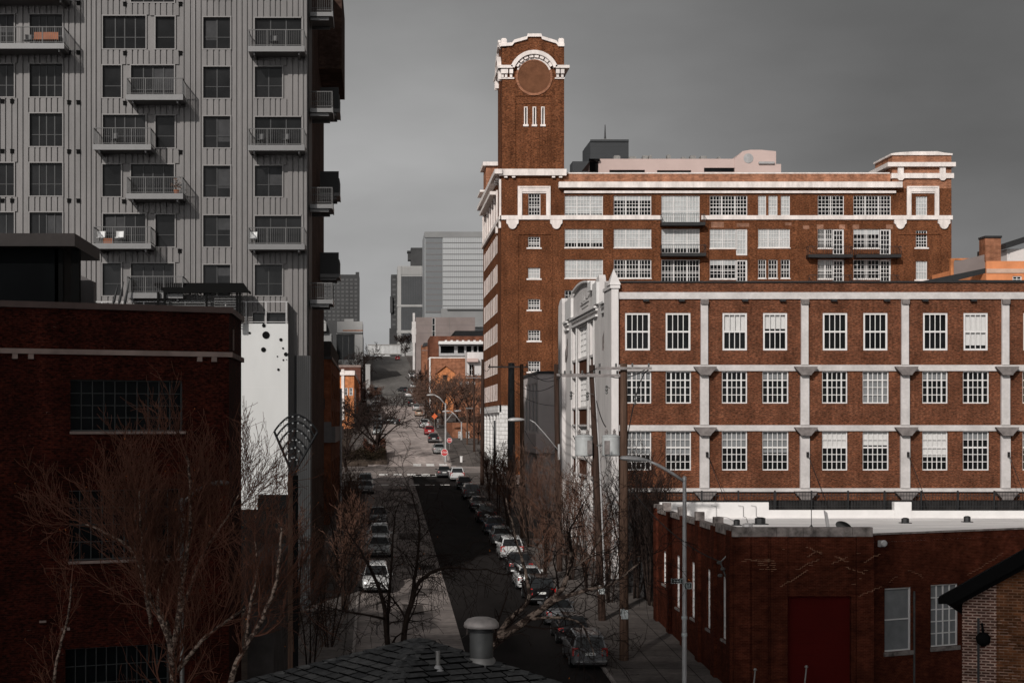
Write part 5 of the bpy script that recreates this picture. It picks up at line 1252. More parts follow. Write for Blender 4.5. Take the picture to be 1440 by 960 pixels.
# right of the street, far uphill
d = 640.0
S, F = block('glass_office_tower', 'large grey glass office block with pale horizontal bands, widest of the far towers', 'office tower', d, 597, 700, 326, 30, plain('grey_curtain_wall', (.20, .205, .21), .35, var=.12, scale=.02))
lm = plain('pale_spandrel_line', (.085, .085, .085), .6, var=.05)
mb = MB(); mb.fbox(F, X(622.5, d), X(700, d), Z(434, d), Z(334, d), .003, .4); gp = mb.build('bright_glazing', plain('light_curtain_wall', (.33, .335, .34), .3, var=.10, scale=.03), S)
mb = MB()
for k in range(12): mb.fbox(F, X(622.5, d), X(700, d), Z(342 + k * 8.05, d), Z(341 + k * 8.05, d), .401, .46)
for k in range(25): x = X(623 + k * 2.7, d); mb.fbox(F, x, x + .06, Z(434, d), Z(334, d), .401, .43)
mb.build('glazing_line', lm, gp)
mb = MB(); mb.fbox(F, X(598.5, d), X(621.5, d), Z(440, d), Z(334, d), .003, .2); dk = mb.build('dark_glazing', plain('dark_curtain_wall', (.115, .12, .125), .3, var=.15, scale=.03), S)
mb = MB()
for k in range(13): mb.fbox(F, X(598.5, d), X(621.5, d), Z(342.3 + k * 8.05, d), Z(341 + k * 8.05, d), .201, .27)
mb.build('glazing_line', M['grey_panel'], dk)
mb = MB(); mb.fbox(F, X(597, d), X(700, d), Z(334, d), Z(326, d), .003, .6); mb.build('crown_band', grey2, S)
mb = MB(); mb.fbox(F, X(620, d), X(700, d), Z(460, d), Z(434.5, d), .003, 2.5); mb.fbox(F, X(628, d), X(700, d), Z(436, d), Z(434, d), .5, 3.5); mb.build('canopy_storey', grey2, S)
d = 1150.0
S, F = block('white_framed_tower', 'tower with white frame and black glazing left of the glass office block', 'office tower', d, 559, 640, 374, 30, grey1, wdepth=1.0)
mb = MB(); bl_ = M['glass']
for (a, b, c, e) in ((564, 388.5, 597, 428), (560.5, 432, 597, 464), (565, 469, 597, 482)): mb.fbox(F, X(a, d), X(c, d), Z(e, d), Z(b, d), .003, .2)
gp = mb.build('black_glazing', glass('black_far_glass', (.03, .031, .033), .2, .3, .05), S)
mb = MB()
for k in range(14): x = X(566 + k * 2.4, d); mb.fbox(F, x, x + .25, Z(464, d), Z(388.5, d), .201, .5)
mb.build('mullion', dark1, gp)
mb = MB(); mb.fbox(F, X(558, d), X(600, d), Z(431.5, d), Z(428.5, d), .003, .9); mb.fbox(F, X(558, d), X(600, d), Z(468.5, d), Z(464.5, d), .003, .9); mb.fbox(F, X(560, d), X(564, d), Z(500, d), Z(374, d), .003, .7); mb.build('white_frame', grey1, S)
mb = MB(); mb.fbox(F, X(564, d), X(597, d), Z(386, d), Z(375, d), .003, .2)
for k in range(15): x = X(565 + k * 2.2, d); mb.fbox(F, x, x + .5, Z(386, d), Z(375, d), .2, .5)
mb.build('roof_louvre', grey1, S)
mb = MB(); mb.fbox(F, X(578, d), X(597, d), Z(374, d), Z(347, d), -20, -6); mb.fbox(F, X(574, d), X(578, d), Z(364, d), Z(352, d), -18, -8); mb.fbox(F, X(573, d), X(580, d), Z(353, d), Z(351, d), -18, -7); mb.build('plant_room', dark1, S)
d = 1300.0
S, F = block('slim_dark_tower', 'slim dark tower at the left end of the far group of towers', 'tower block', d, 550, 559, 386, 30, dark1)
mb = MB()
for k in range(12): z = Z(392 + 7 * k, d); mb.fbox(F, X(552, d), X(556.5, d), z - 1.5, z, .003, .3)
mb.build('window_column', bpy.data.materials['faint_window'], S)
mb = MB(); mb.fbox(F, X(547.5, d), X(559, d), Z(500, d), Z(462, d), .5, 6); mb.build('annex', dark1, S); mb = MB(); mb.fbox(F, X(548.5, d), X(552, d), Z(440, d), Z(417, d), 0, 3); mb.build('roof_unit', dark1, S)
d = 545.0
S, F = block('pink_grey_block', 'plain pink grey stone block with narrow dark slot in front of the glass office', 'building', d, 585, 668, 446, 30, M['tan_concrete'], wins=[(607.5, 447, 612, 475)], wc=(1, 3))
mb = MB()
for py in (457, 468): mb.fbox(F, X(585, d), X(668, d), Z(py + .4, d), Z(py, d), .003, .05)
for px in (632,): mb.fbox(F, X(px, d), X(px + .4, d), Z(490, d), Z(446, d), .003, .05)
mb.build('joint', M['grey_panel'], S)
d = 520.0; mb = MB()
zs = [(440, 452, 3), (452, 462, 5.5), (462, 470, 6.5), (470, 482, 5.2), (482, 520, 3)]
for a, b, w_ in zs: mb.box(X(582 - w_ / 2, d), X(582 + w_ / 2, d), d, d + 1.5, Z(b, d) + .02, Z(a, d))
simple('stacked_sign_pylon', mb, M['concrete_band'], 'pale stepped sign pylon left of the pink grey block', 'pylon', (X(582, d), d, g(d)))
block('black_roofed_building', 'black flat building behind the white canopy roof at right of the hill', 'building', 430.0, 640, 700, 465, 30, plain('black_cladding', (.018, .018, .019), .8, var=.2))
d = 420.0
S, F = block('canopy_roof_building', 'brick building with white overhanging canopy roof and wide windows', 'building', d, 605, 700, 472.5, 22, brick('deep_red_far_brick', (.16, .055, .03), (.12, .04, .025), (.12, .07, .05), .01, var=.2, fine=.2, fine_scale=.6))
mb = MB(); mb.fbox(F, X(616, d), X(700, d), Z(485, d), Z(481, d), -1, 5)
for k in range(9): x = X(625 + k * 8, d); mb.fbox(F, x, x + .5, Z(481, d), Z(479, d), 2, 3)
mb.build('canopy_roof', M['white_paint'], S)
mb = MB(); mb.fbox(F, X(617, d), X(700, d), Z(501, d), Z(485.2, d), .01, 2.5); up = mb.build('upper_storey', M['lamp_grey'], S)
for a, b in ((619, 638), (643, 652), (655, 662), (665, 670), (672, 690)): mb = MB(); mb.fquad(F, X(a, d), X(b, d), Z(497, d), Z(487, d), 2.52); mb.build('window', M['glass'], up)
d = 405.0
S, F = block('white_edged_brick_building', 'red brick building with white corner strip and flat coping at right of the hill', 'building', d, 604.5, 655, 503.5, 12, M['brick_far'], cap=.25, wins=[])
mb = MB(); mb.fbox(F, X(604, d) - .1, X(605.4, d), -2, Z(503.5, d), .003, .2); mb.build('corner_strip', M['white_paint'], S)
d = 470.0
S, F = block('brick_stair_tower', 'narrow tan brick stair tower with dark sloping cap', 'tower', d, 593, 605, 485, 8, M['brick_far']); mb = MB(); mb.fprism(F, [(X(593, d), Z(488, d)), (X(605, d), Z(484.8, d)), (X(605, d), Z(481.5, d)), (X(596, d), Z(482, d))], -8.2, .3); mb.build('cap', M['dark_metal'], S)
mb = MB(); mb.fbox(F, X(593, d), X(605, d), Z(493, d), Z(492, d), .003, .15); mb.build('string_course', M['stone_band'], S)
d = 385.0
S = thing('orange_gabled_house', 'small bright orange gabled house front above the bare trees', 'house', (X(625, d), d, g(d))); F = front(d)
mb = MB(); mb.fprism(F, [(X(614, d), g(d) - 1), (X(640, d), g(d) - 1), (X(640, d), Z(524, d)), (X(626.5, d), Z(514.5, d)), (X(614, d), Z(524, d))], -8, 0); mb.build('wall', M['brick_bright'], S)
mb = MB(); mb.fprism(F, [(X(613, d), Z(525, d)), (X(626.5, d), Z(514.3, d)), (X(641, d), Z(525, d)), (X(641, d), Z(523.5, d)), (X(626.5, d), Z(512.6, d)), (X(613, d), Z(523.5, d))], -8.2, .5); mb.build('roof', M['brick_far'], S)
mb = MB(); mb.fquad(F, X(623, d), X(629, d), Z(533, d), Z(527, d), .01); mb.build('window', M['glass'], S)
d = 395.0
S, F = block('white_garage', 'white walled garage with dark doorway below the canopy roof building', 'garage', d, 657, 700, 495, 9, M['white_wall'], wins=[(660, 512, 667, 528)], wdepth=.8)
mb = MB(); mb.fbox(F, X(656, d), X(672, d), Z(509, d), Z(504, d), .003, 1.5); mb.build('door_hood', M['pink_stucco'], S)
d = 375.0
S, F = block('long_orange_wall_building', 'long low orange brick building partly hidden by the bare tree', 'building', d, 640, 700, 528, 8, M['brick_far'], wins=[(646, 536, 650, 543), (655, 536, 659, 543), (664, 536, 668, 543)])
d = 290.0
S, F = block('tan_brick_wall_building', 'low tan orange brick building at the right corner of the crossing', 'building', d, 636, 700, 594, 26, M['brick_far'], wins=[(644, 606, 648, 616), (655, 606, 660, 616)])
# right of the tower building, behind the long roof
d = 205.0
S, F = block('orange_brick_building', 'low bright orange brick building with stout chimney right of tall brown building', 'building', d, 1387, 1500, 367, 20, plain('orange_rendered_brick', (.62, .24, .11), .85, var=.15, scale=.6), wins=[(1424, 388, 1437, 397)])
mb = MB(); mb.fbox(F, X(1386, d), X(1408, d), Z(367, d), Z(334.5, d), -2.2, -.1); ch = mb.build('chimney', M['brick_far'], S)
mb = MB(); mb.fbox(F, X(1385, d), X(1409, d), Z(334.4, d), Z(331.5, d), -2.3, .05); mb.build('chimney_cap', M['dark_metal'], ch)
mb = MB(); mb.fbox(F, X(1387, d), X(1500, d), Z(384, d), Z(378, d), .003, .12); mb.build('stone_course', plain('tan_render', (.52, .36, .28), .9, var=.1), S)
mb = MB(); mb.fprism(F, [(X(1343, d), Z(388, d)), (X(1388, d), Z(379, d)), (X(1388, d), Z(357, d)), (X(1343, d), Z(368, d))], -1.0, -.4); mb.build('lean_to_wall', M['tan_concrete'], S)
mb = MB(); mb.fbox(F, X(1339, d), X(1344, d), Z(392, d), Z(363, d), -1, -.5); mb.build('end_pier', M['brick_bright'], S); mb = MB(); mb.fbox(F, X(1340, d), X(1387, d), Z(364.5, d), Z(361.8, d), -1.6, -1.1); mb.build('rear_parapet', M['brick_bright'], S)
d = 212.0
S, F = block('pale_rooftop_house', 'pale rendered rooftop house with dark sloping roof at the right edge', 'house', d, 1416, 1500, 350, 8, plain('pale_render', (.60, .55, .53), .8, var=.05), wins=[(1417.5, 351, 1420.5, 364)], wc=(1, 1))
mb = MB(); mb.fprism(F, [(X(1410, d), Z(351, d)), (X(1500, d), Z(322, d)), (X(1500, d), Z(315, d)), (X(1410, d), Z(344, d))], -9, 1); mb.build('roof', M['dark_metal'], S)
# far skyscraper behind the roof
d = 800.0
gl = plain('dark_grey_curtain', (.036, .038, .041), .6, var=.12, scale=.05)
S, F = block('dark_skyscraper', 'dark grey skyscraper with antenna spire rising behind the pink penthouse', 'skyscraper', d, 830, 884, 198, 25, gl)
mb = MB(); mb.quad(F.pt(X(830, d), 60, 0), F.pt(X(822, d), 60, -8), F.pt(X(822, d), Z(209, d), -8), F.pt(X(830, d), Z(200, d), 0)); mb.fbox(F, X(806, d), X(829.8, d), 60, Z(226, d), -14, -2); mb.fbox(F, X(830, d), X(884, d), Z(199.5, d), Z(196.5, d), .003, .6)
for k in range(8): mb.fbox(F, X(830, d), X(884, d), Z(206.3 + k * 5, d), Z(206 + k * 5, d), .003, .05)
mb.build('shaft', gl, S)
mb = MB(); mb.fprism(F, [(X(841, d), Z(197.9, d)), (X(864, d), Z(197.9, d)), (X(860, d), Z(195, d)), (X(845, d), Z(195, d))], -8, -1); mb.build('roof_cap', grey2, S)
mb = MB(); q = F.pt(X(852.5, d), Z(195, d), -4); mb.tube([q, q + Vector((0, 0, 2)), q + Vector((0, 0, 7.2))], [.6, .4, .18], 6); mb.build('antenna', dark1, S)
# ============================================================ cars
paints = {}
def paint(name, col, metal=0.2, rough=.28):
    if name not in paints:
        m = plain('paint_' + name, col, rough, metal, var=0); b = m.node_tree.nodes['Principled BSDF']; b.inputs['Coat Weight'].default_value = .5; b.inputs['Coat Roughness'].default_value = .08
        paints[name] = m
    return paints[name]
PC = {'white': (.62, .62, .62), 'silver': (.30, .31, .31), 'grey': (.11, .11, .115), 'dark': (.022, .022, .024), 'black': (.010, .010, .011), 'red': (.30, .012, .014), 'tan': (.42, .30, .22), 'blue': (.03, .04, .06)}
def make_car(name, kind):
    """front points to -y; every part is a mesh of its own"""
    o = thing(name, '', 'car', (0, 0, 0), 'cars along the street')
    if kind == 'sedan':
        L, H, hw = 4.75, 1.46, .91
        st = [(-.5, .70, .34, .60), (-.485, .82, .24, .68), (-.44, .88, .2, .75), (-.36, .905, .19, .82), (-.20, .91, .19, .95), (0, .91, .19, .98), (.25, .91, .19, 1.0), (.36, .905, .2, 1.03), (.45, .88, .22, 1.02), (.485, .84, .27, .94), (.5, .74, .36, .80)]
        belt = (-.215, .36, .83, .84, .965); roof = (-.06, .19, .62, .62, 1.40); top = (-.03, .15, .50, .50, H)
    elif kind == 'suv':
        L, H, hw = 4.65, 1.76, .93
        st = [(-.5, .74, .40, .74), (-.485, .86, .30, .84), (-.44, .91, .24, .96), (-.36, .93, .22, 1.03), (-.22, .93, .22, 1.09), (0, .93, .22, 1.11), (.25, .93, .22, 1.13), (.42, .92, .24, 1.14), (.475, .88, .28, 1.12), (.5, .80, .40, 1.05)]
        belt = (-.225, .475, .85, .84, 1.09); roof = (-.09, .42, .68, .68, 1.69); top = (-.06, .38, .56, .56, H)
    else:
        L, H, hw = 4.2, 1.54, .89
        st = [(-.5, .68, .36, .64), (-.48, .82, .26, .74), (-.43, .87, .22, .83), (-.34, .885, .2, .92), (-.22, .89, .2, 1.0), (0, .89, .2, 1.02), (.25, .89, .2, 1.05), (.42, .88, .22, 1.06), (.475, .84, .27, 1.02), (.5, .76, .38, .92)]
        belt = (-.24, .46, .81, .80, 1.0); roof = (-.07, .36, .63, .62, 1.47); top = (-.04, .31, .5, .5, H)
    mb = MB(); rings = []
    for (t, h, zb, zt) in st:
        y = t * L; half = [(0, zb), (h * .88, zb), (h * .98, zb + .10), (h, zb + (zt - zb) * .55), (h * .985, zt - .10), (h * .93, zt - .025), (h * .80, zt + .005), (0, zt + .03)]
        ring = half + [(-x, z) for x, z in half[-2:0:-1]]; rings.append([Vector((x, y, z)) for x, z in ring])
    k0 = 0; n = len(rings[0])
    vs = [v for r in rings for v in r]; fs = []
    for i in range(len(rings) - 1):
        for j in range(n): q = (j + 1) % n; fs.append((i * n + j, i * n + q, (i + 1) * n + q, (i + 1) * n + j))
    fs.append(tuple(range(n))[::-1]); fs.append(tuple((len(rings) - 1) * n + j for j in range(n)))
    mb.add(vs, fs)
    def rect(sp): y0, y1, w0, w1, z = sp; return [Vector((-w0, y0 * L, z)), Vector((w0, y0 * L, z)), Vector((w1, y1 * L, z)), Vector((-w1, y1 * L, z))]
    b4, r4_, t4 = rect(belt), rect(roof), rect(top)
    vs = b4 + r4_ + t4; fs = []
    for lv in range(2):
        for j in range(4): q = (j + 1) % 4; fs.append((lv * 4 + j, lv * 4 + q, lv * 4 + 4 + q, lv * 4 + 4 + j))
    fs.append((8, 9, 10, 11)); mb.add(vs, fs)
    if kind == 'suv':
        for x in (-.6, .6): mb.tube([Vector((x, roof[0] * L + .3, roof[4] + .05)), Vector((x, roof[0] * L + .45, roof[4] + .10)), Vector((x, roof[1] * L - .3, roof[4] + .10)), Vector((x, roof[1] * L - .15, roof[4] + .05))], .025, 6)
    body = mb.build('body', paint('white', PC['white']), o, smooth=True, angle=32)
    body.material_slots[0].link = 'OBJECT'
    def glassq(name, a, b, c, d, ins=.07, off=.012, mat=None):
        a, b, c, d = [Vector(p) for p in (a, b, c, d)]; cen = (a + b + c + d) / 4
        nrm = (b - a).cross(d - a).normalized()
        if nrm.dot(cen - Vector((0, cen.y * .3, .9))) < 0: nrm = -nrm
        P_ = [p + (cen - p) * ins + nrm * off for p in (a, b, c, d)]
        m_ = MB(); m_.hexa([p - nrm * (off * .9) for p in P_] + P_); return m_.build(name, mat or M['car_glass'], o)
    glassq('windshield', b4[0], b4[1], r4_[1], r4_[0], .08); glassq('rear_window', b4[3], b4[2], r4_[2], r4_[3], .10)
    for (i, j) in ((0, 3), (1, 2)):
        for t0, t1 in ((.03, .48), (.52, .97)):
            glassq('side_window', b4[i].lerp(b4[j], t0), b4[i].lerp(b4[j], t1), r4_[i].lerp(r4_[j], t1), r4_[i].lerp(r4_[j], t0), .07)
    wr = .335 if kind != 'suv' else .37
    for sx in (-1, 1):
        for sy in (-.31, .29):
            c = Vector((sx * (hw - .10), sy * L, wr)); m_ = MB(); m_.lathe([(wr * .6, -.12), (wr * .93, -.12), (wr, -.08), (wr, .08), (wr * .93, .12), (wr * .6, .12)], c, 20, axis='x'); w = m_.build('wheel', M['rubber'], o, smooth=True, angle=40)
            m_ = MB(); m_.lathe([(wr * .62, -.125), (wr * .62, .125)], c, 14, axis='x'); m_.build('rim', M['rim'], w)
        m_ = MB(); f = st[1]; x0 = sx * f[1] * .55; x1 = sx * f[1] * .99
        zc_ = st[1][3] - .02
        m_.hexa([Vector(p) for p in ((x0, -.497 * L, zc_ - .12), (x1, -.478 * L, zc_ - .10), (x1, -.44 * L, zc_ - .10), (x0, -.46 * L, zc_ - .12), (x0, -.492 * L, zc_ + .02), (x1, -.474 * L, zc_ + .06), (x1, -.44 * L, zc_ + .06), (x0, -.46 * L, zc_ + .03))]); m_.build('headlight', M['headlight'], o)
        m_ = MB(); zt_ = st[-2][3]; x0 = sx * st[-2][1] * .66; x1 = sx * st[-2][1] * 1.01; zl0, zl1 = (zt_ - .24, zt_ - .04) if kind != 'suv' else (zt_ - .38, zt_ + .02)
        m_.hexa([Vector(p) for p in ((x0, .46 * L, zl0), (x1, .455 * L, zl0), (x1, .492 * L, zl0), (x0, .503 * L, zl0), (x0, .46 * L, zl1), (x1, .455 * L, zl1), (x1, .488 * L, zl1), (x0, .496 * L, zl1))]); m_.build('taillight', M['taillight'], o)
        m_ = MB(); yb = belt[0] * L + .28; m_.hexa([Vector(p) for p in ((sx * hw * .93, yb, belt[4] - .02), (sx * (hw + .19), yb + .02, belt[4] - .01), (sx * (hw + .19), yb + .1, belt[4] - .01), (sx * hw * .93, yb + .1, belt[4] - .02), (sx * hw * .93, yb, belt[4] + .1), (sx * (hw + .17), yb + .02, belt[4] + .13), (sx * (hw + .17), yb + .1, belt[4] + .13), (sx * hw * .93, yb + .1, belt[4] + .1))])
        mi = m_.build('mirror', paint('white', PC['white']), o); mi.material_slots[0].link = 'OBJECT'
    m_ = MB(); z = st[1][3]; m_.box(-.42, .42, -.506 * L, -.49 * L, z - .17, z - .04); m_.box(-.62, .62, -.504 * L, -.485 * L, .30, .42); m_.build('grille', M['trim_black'], o)
    m_ = MB(); m_.box(-.80, .80, -.505 * L, -.48 * L, z - .25, z - .20); m_.build('bumper_trim', M['chrome'], o); m_ = MB(); m_.box(-.82, .82, .49 * L, .508 * L, .44, .52); m_.build('bumper_trim', M['chrome'], o)
    zp = .78 if kind != 'suv' else .86
    m_ = MB(); m_.box(-.26, .26, .503 * L, .512 * L, zp - .08, zp + .06); m_.build('licence_plate', M['plate'], o)
    m_ = MB(); m_.box(-.26, .26, -.512 * L, -.505 * L, .46, .58); m_.build('licence_plate', M['plate'], o)
    m_ = MB(); m_.box(-hw + .15, hw - .15, -.40 * L, .40 * L, .14, .26); m_.build('underbody', M['black'], o)
    return o
protos = {}
for k_, nm in (('sedan', 'parked_sedan'), ('suv', 'parked_suv'), ('hatch', 'parked_hatchback')):
    c_ = make_car(nm, k_); protos[k_] = (c_, kids_of(c_)); 
used = set()
def put_car(kind, px, d, col, label, away=True, dz=0.0, rot=0.0, xw=None, group='cars along the street'):
    x = xw if xw is not None else X(px, d)
    slope = math.atan2(g(d + 3) - g(d - 3), 6.0)
    root, kids = protos[kind]
    if kind not in used: used.add(kind); o, ks = root, kids; o.location = (x, d, g(d) + .012)
    else: o, ks = dup(root, kids, (x, d, g(d) + .012))
    yaw = (math.pi if not away else 0.0) if False else (0.0 if not away else math.pi) if False else (math.pi if False else (0.0 if away is False else 0.0))
    # away: tail towards the viewer, so the front points to +y
    e = Matrix.Rotation(slope, 3, 'X') @ Matrix.Rotation((math.pi if away else 0.0) + rot, 3, 'Z')
    o.rotation_euler = e.to_euler()
    o['label'] = label; o['category'] = 'car'; o['group'] = group
    m = paint(col, PC[col])
    for c, _ in ks:
        if c.name.startswith(('body', 'mirror')): c.material_slots[0].link = 'OBJECT'; c.material_slots[0].material = m
    return o
# left row, noses towards the viewer
put_car('suv', 529, 115, 'white', 'white SUV with roof rails, nearest in the left parked row', away=False)
put_car('sedan', 533.5, 135.5, 'silver', 'silver sedan parked right behind the nearest white SUV at left', away=False)
put_car('suv', 533, 142.5, 'white', 'white SUV in the left row behind the silver sedan', away=False)
put_car('sedan', 531.5, 162.5, 'dark', 'lone dark sedan halfway up the left parked row', away=False)
put_car('sedan', 514.5, 199, 'grey', 'dark grey sedan pulled into the left kerb below the crossing', away=False)
put_car('suv', 514, 206.5, 'silver', 'silver SUV last in the left row before the crossing', away=False)
# right row, tails towards the viewer
put_car('suv', 822, 88, 'grey', 'grey SUV with chrome trim nearest to the viewer in the right row', away=True)
put_car('hatch', 801, 95, 'dark', 'dark hatchback just ahead of the nearest grey SUV', away=True)
put_car('sedan', 783, 101.5, 'grey', 'charcoal sedan with red lights behind the leaning tree branch', away=True)
put_car('suv', 757, 109.5, 'black', 'black SUV with pale licence plate in the right row', away=True)
put_car('sedan', 742, 116.5, 'white', 'white sedan parked just ahead of the black SUV', away=True)
put_car('sedan', 729, 124.5, 'dark', 'dark sedan between two white cars in the right row', away=True)
put_car('suv', 717, 133.5, 'white', 'white SUV with black rear window, midway along the right row', away=True)
put_car('hatch', 704, 143.5, 'silver', 'silver hatchback ahead of the white SUV in the right row', away=True)
put_car('suv', 683, 163.5, 'black', 'boxy black SUV standing under the grey steel pole', away=True)
put_car('sedan', 673, 176, 'dark', 'dark sedan between the boxy black SUV and the grey SUV', away=True)
put_car('hatch', 694, 152.5, 'blue', 'dark blue hatchback ahead of the silver hatchback in the right row', away=True)
put_car('suv', 662, 191, 'grey', 'grey SUV behind the black car near the crossing', away=True)
put_car('hatch', 652, 205.5, 'black', 'black hatchback between grey and white SUVs near the crossing', away=True)
put_car('suv', 642, 220.5, 'white', 'white SUV first in the right row at the crossing', away=True)
put_car('sedan', 624, 226.5, 'dark', 'dark sedan driving at the crossing left of the white SUV', away=True)
# beyond the crossing
put_car('sedan', 618, 262, 'silver', 'silver sedan nearest beyond the crossing on the right', away=True, xw=9.5)
put_car('hatch', 609.5, 281, 'dark', 'dark hatchback between the silver sedan and the red car', away=True)
put_car('hatch', 603.5, 302, 'red', 'bright red hatchback in the far right row', away=True)
put_car('suv', 596.5, 330, 'white', 'white SUV standing ahead of the red hatchback', away=True)
put_car('hatch', 589, 374, 'tan', 'tan car partly hidden by the bare tree at right', away=True)
put_car('sedan', 585.5, 398, 'silver', 'silver sedan low on the hill road at right', away=True)
put_car('suv', 579, 418, 'black', 'black SUV driving up the hill road', away=True)
put_car('sedan', 574.5, 470, 'white', 'white sedan driving up the middle of the hill', away=True)
put_car('sedan', 567, 500, 'dark', 'dark sedan crossing to the left on the hill', away=True, rot=.5)
for i, (px, d_, c_, lb) in enumerate(((582, 476, 'white', 'white car parked at right kerb of the hill, lowest of three'), (581, 512, 'silver', 'silver car parked at right kerb of the hill, middle of three'), (579, 548, 'white', 'white car parked highest at right kerb of the hill'))):
    put_car('sedan', px, d_, c_, lb)
put_car('suv', 528, 392, 'white', 'white SUV facing downhill in the far left row', away=False)
put_car('sedan', 528, 410, 'white', 'white sedan facing downhill behind the far left SUV', away=False, xw=-.4)
put_car('sedan', 530.5, 458, 'silver', 'silver sedan facing downhill on the left of the hill road', away=False)
put_car('hatch', 529, 498, 'dark', 'dark hatchback facing downhill near the slim pale pylon', away=False)
put_car('hatch', 559, 640, 'red', 'red car small at the crest of the hill road', away=True)
for i_, (d_, c_, lb_) in enumerate(((302, 'silver', 'silver car nearest in the far left row behind the black tree'), (316, 'dark', 'dark car second in the far left row behind the black tree'), (352, 'white', 'white car farthest in the far left row behind the black tree'))): put_car('hatch', 0, d_, c_, lb_, away=False, xw=.1)
put_car('sedan', 0, 436, 'grey', 'grey sedan parked on the left at the foot of the hill', away=False, xw=.0)
put_car('suv', 512, 413, 'white', 'white SUV side on at the left end of the far crossing', away=True, rot=1.5)
put_car('sedan', 547, 345, 'dark', 'dark sedan turning out behind the bare black tree', away=True, rot=1.4)

# ============================================================ utility poles
def up_pole(name, label, d, px_t, py_t, px_b, w, mat, arms=(), group='utility poles along the right pavement', tag_=None, steps=False, straight=False):
    zb = g(d) + (.13 if not straight else .1)
    pb = Vector((X(px_b, d), d, zb)); pt = Vector((X(px_t, d), d, Z(py_t, d)))
    r = w * d / FPX / 2
    o = thing(name, label, 'pole', pb, group)
    mb = MB(); mb.tube([pb - Vector((0, 0, .3)), pb.lerp(pt, .5), pt], [r * 1.1, r, r * .82], 12); mb.build('shaft', mat, o, smooth=True, angle=50)
    for (t, a0, a1, dy) in arms:   # height along the shaft as pixel row, ends as pixel columns
        z = Z(t, d); mb = MB(); mb.box(X(a0, d), X(a1, d), d - r - .16 + dy, d - r - .04 + dy, z - .07, z + .07)
        am = mb.build('crossarm', M['crossarm'], o)
        n_ = 4
        mb = MB()
        for k in range(n_):
            x = X(a0, d) + .15 + (X(a1, d) - X(a0, d) - .3) * k / (n_ - 1); c = Vector((x, d - r - .1 + dy, z + .07))
            mb.lathe([(.03, 0), (.06, .05), (.04, .09), (.06, .13), (.03, .19)], c, 8)
        mb.build('insulator', M['galv_dark'], am)
    if tag_:
        zt_ = Z(tag_[0], d); mb = MB(); xx = pb.x + (pt.x - pb.x) * .1; mb.box(xx - r * .8, xx + r * .8, d - r - .05, d - r - .02, zt_ - .22, zt_ + .24); mb.box(xx - r * 1.0, xx - r * .1, d - r - .065, d - r - .051, zt_ - .05, zt_ + .3); mb.build('paper_notice', M['paper'], o)
    return o, pb, pt, r
A, a_b, a_t, a_r = up_pole('utility_pole', 'brown wooden utility pole beside the cobra lamp, nearest to the viewer', 88.0, 877, 511, 877.5, 12, M['wood_pole'], [(518, 838, 915, 0), (528, 790, 872, .3)], tag_=(863,))
B, b_b, b_t, b_r = up_pole('utility_pole', 'dark leaning wooden utility pole carrying the transformers', 101.0, 832.5, 513, 847, 10, M['wood_dark'], [(527, 782, 838, 0)], tag_=(829,))
mb = MB(); mb.tube([b_b + Vector((.12, -.25, 2)), b_t.lerp(b_b, .35) + Vector((.2, -.2, 0)), b_t + Vector((.12, -.2, -.5))], .05, 8); mb.build('conduit', M['lamp_grey'], B)
C_, c_b, c_t, c_r = up_pole('utility_pole', 'thin dark wooden utility pole in front of the white street front', 124.0, 782, 512, 787, 8, M['wood_dark'])
Dp, d_b, d_t, d_r = up_pole('utility_pole', 'thick grey steel pole with crossarm before the grey modern building', 168.0, 719, 510, 719, 10.5, M['steel_pole'], [(516, 686, 742, 0)])
Ep, e_b, e_t, e_r = up_pole('utility_pole', 'slim brown wooden pole just right of the thick steel pole', 147.0, 733.5, 512, 735, 6.5, M['wood_pole'])
Fp, f_b, f_t, f_r = up_pole('utility_pole', 'tall thin black pole at the left edge of the white ground floor', 210.0, 679, 505, 678, 5.5, M['wood_dark'])
up_pole('utility_pole', 'short black post in front of the white ground floor', 200.0, 695.5, 591, 695.5, 3.5, M['steel_pole'])
up_pole('utility_pole', 'dark pole with crossarm beyond the crossing at right', 262.0, 666, 515, 667, 3, M['wood_dark'], [(531, 655, 678, 0)], group='poles beyond the crossing')
up_pole('utility_pole', 'pale grey pole standing on the left pavement below the orange building', 182.0, 479.5, 546, 479.5, 3.6, M['lamp_grey'], group='poles on the left pavement')
up_pole('utility_pole', 'brown pole at the right of the crossing carrying an arm', 275.0, 657, 572, 657, 2.4, M['wood_pole'], [(574, 655, 668, 0)], group='poles beyond the crossing')
up_pole('utility_pole', 'dark thin pole beside the orange gabled house', 330.0, 598, 512, 598, 1.6, M['wood_dark'], group='poles beyond the crossing')
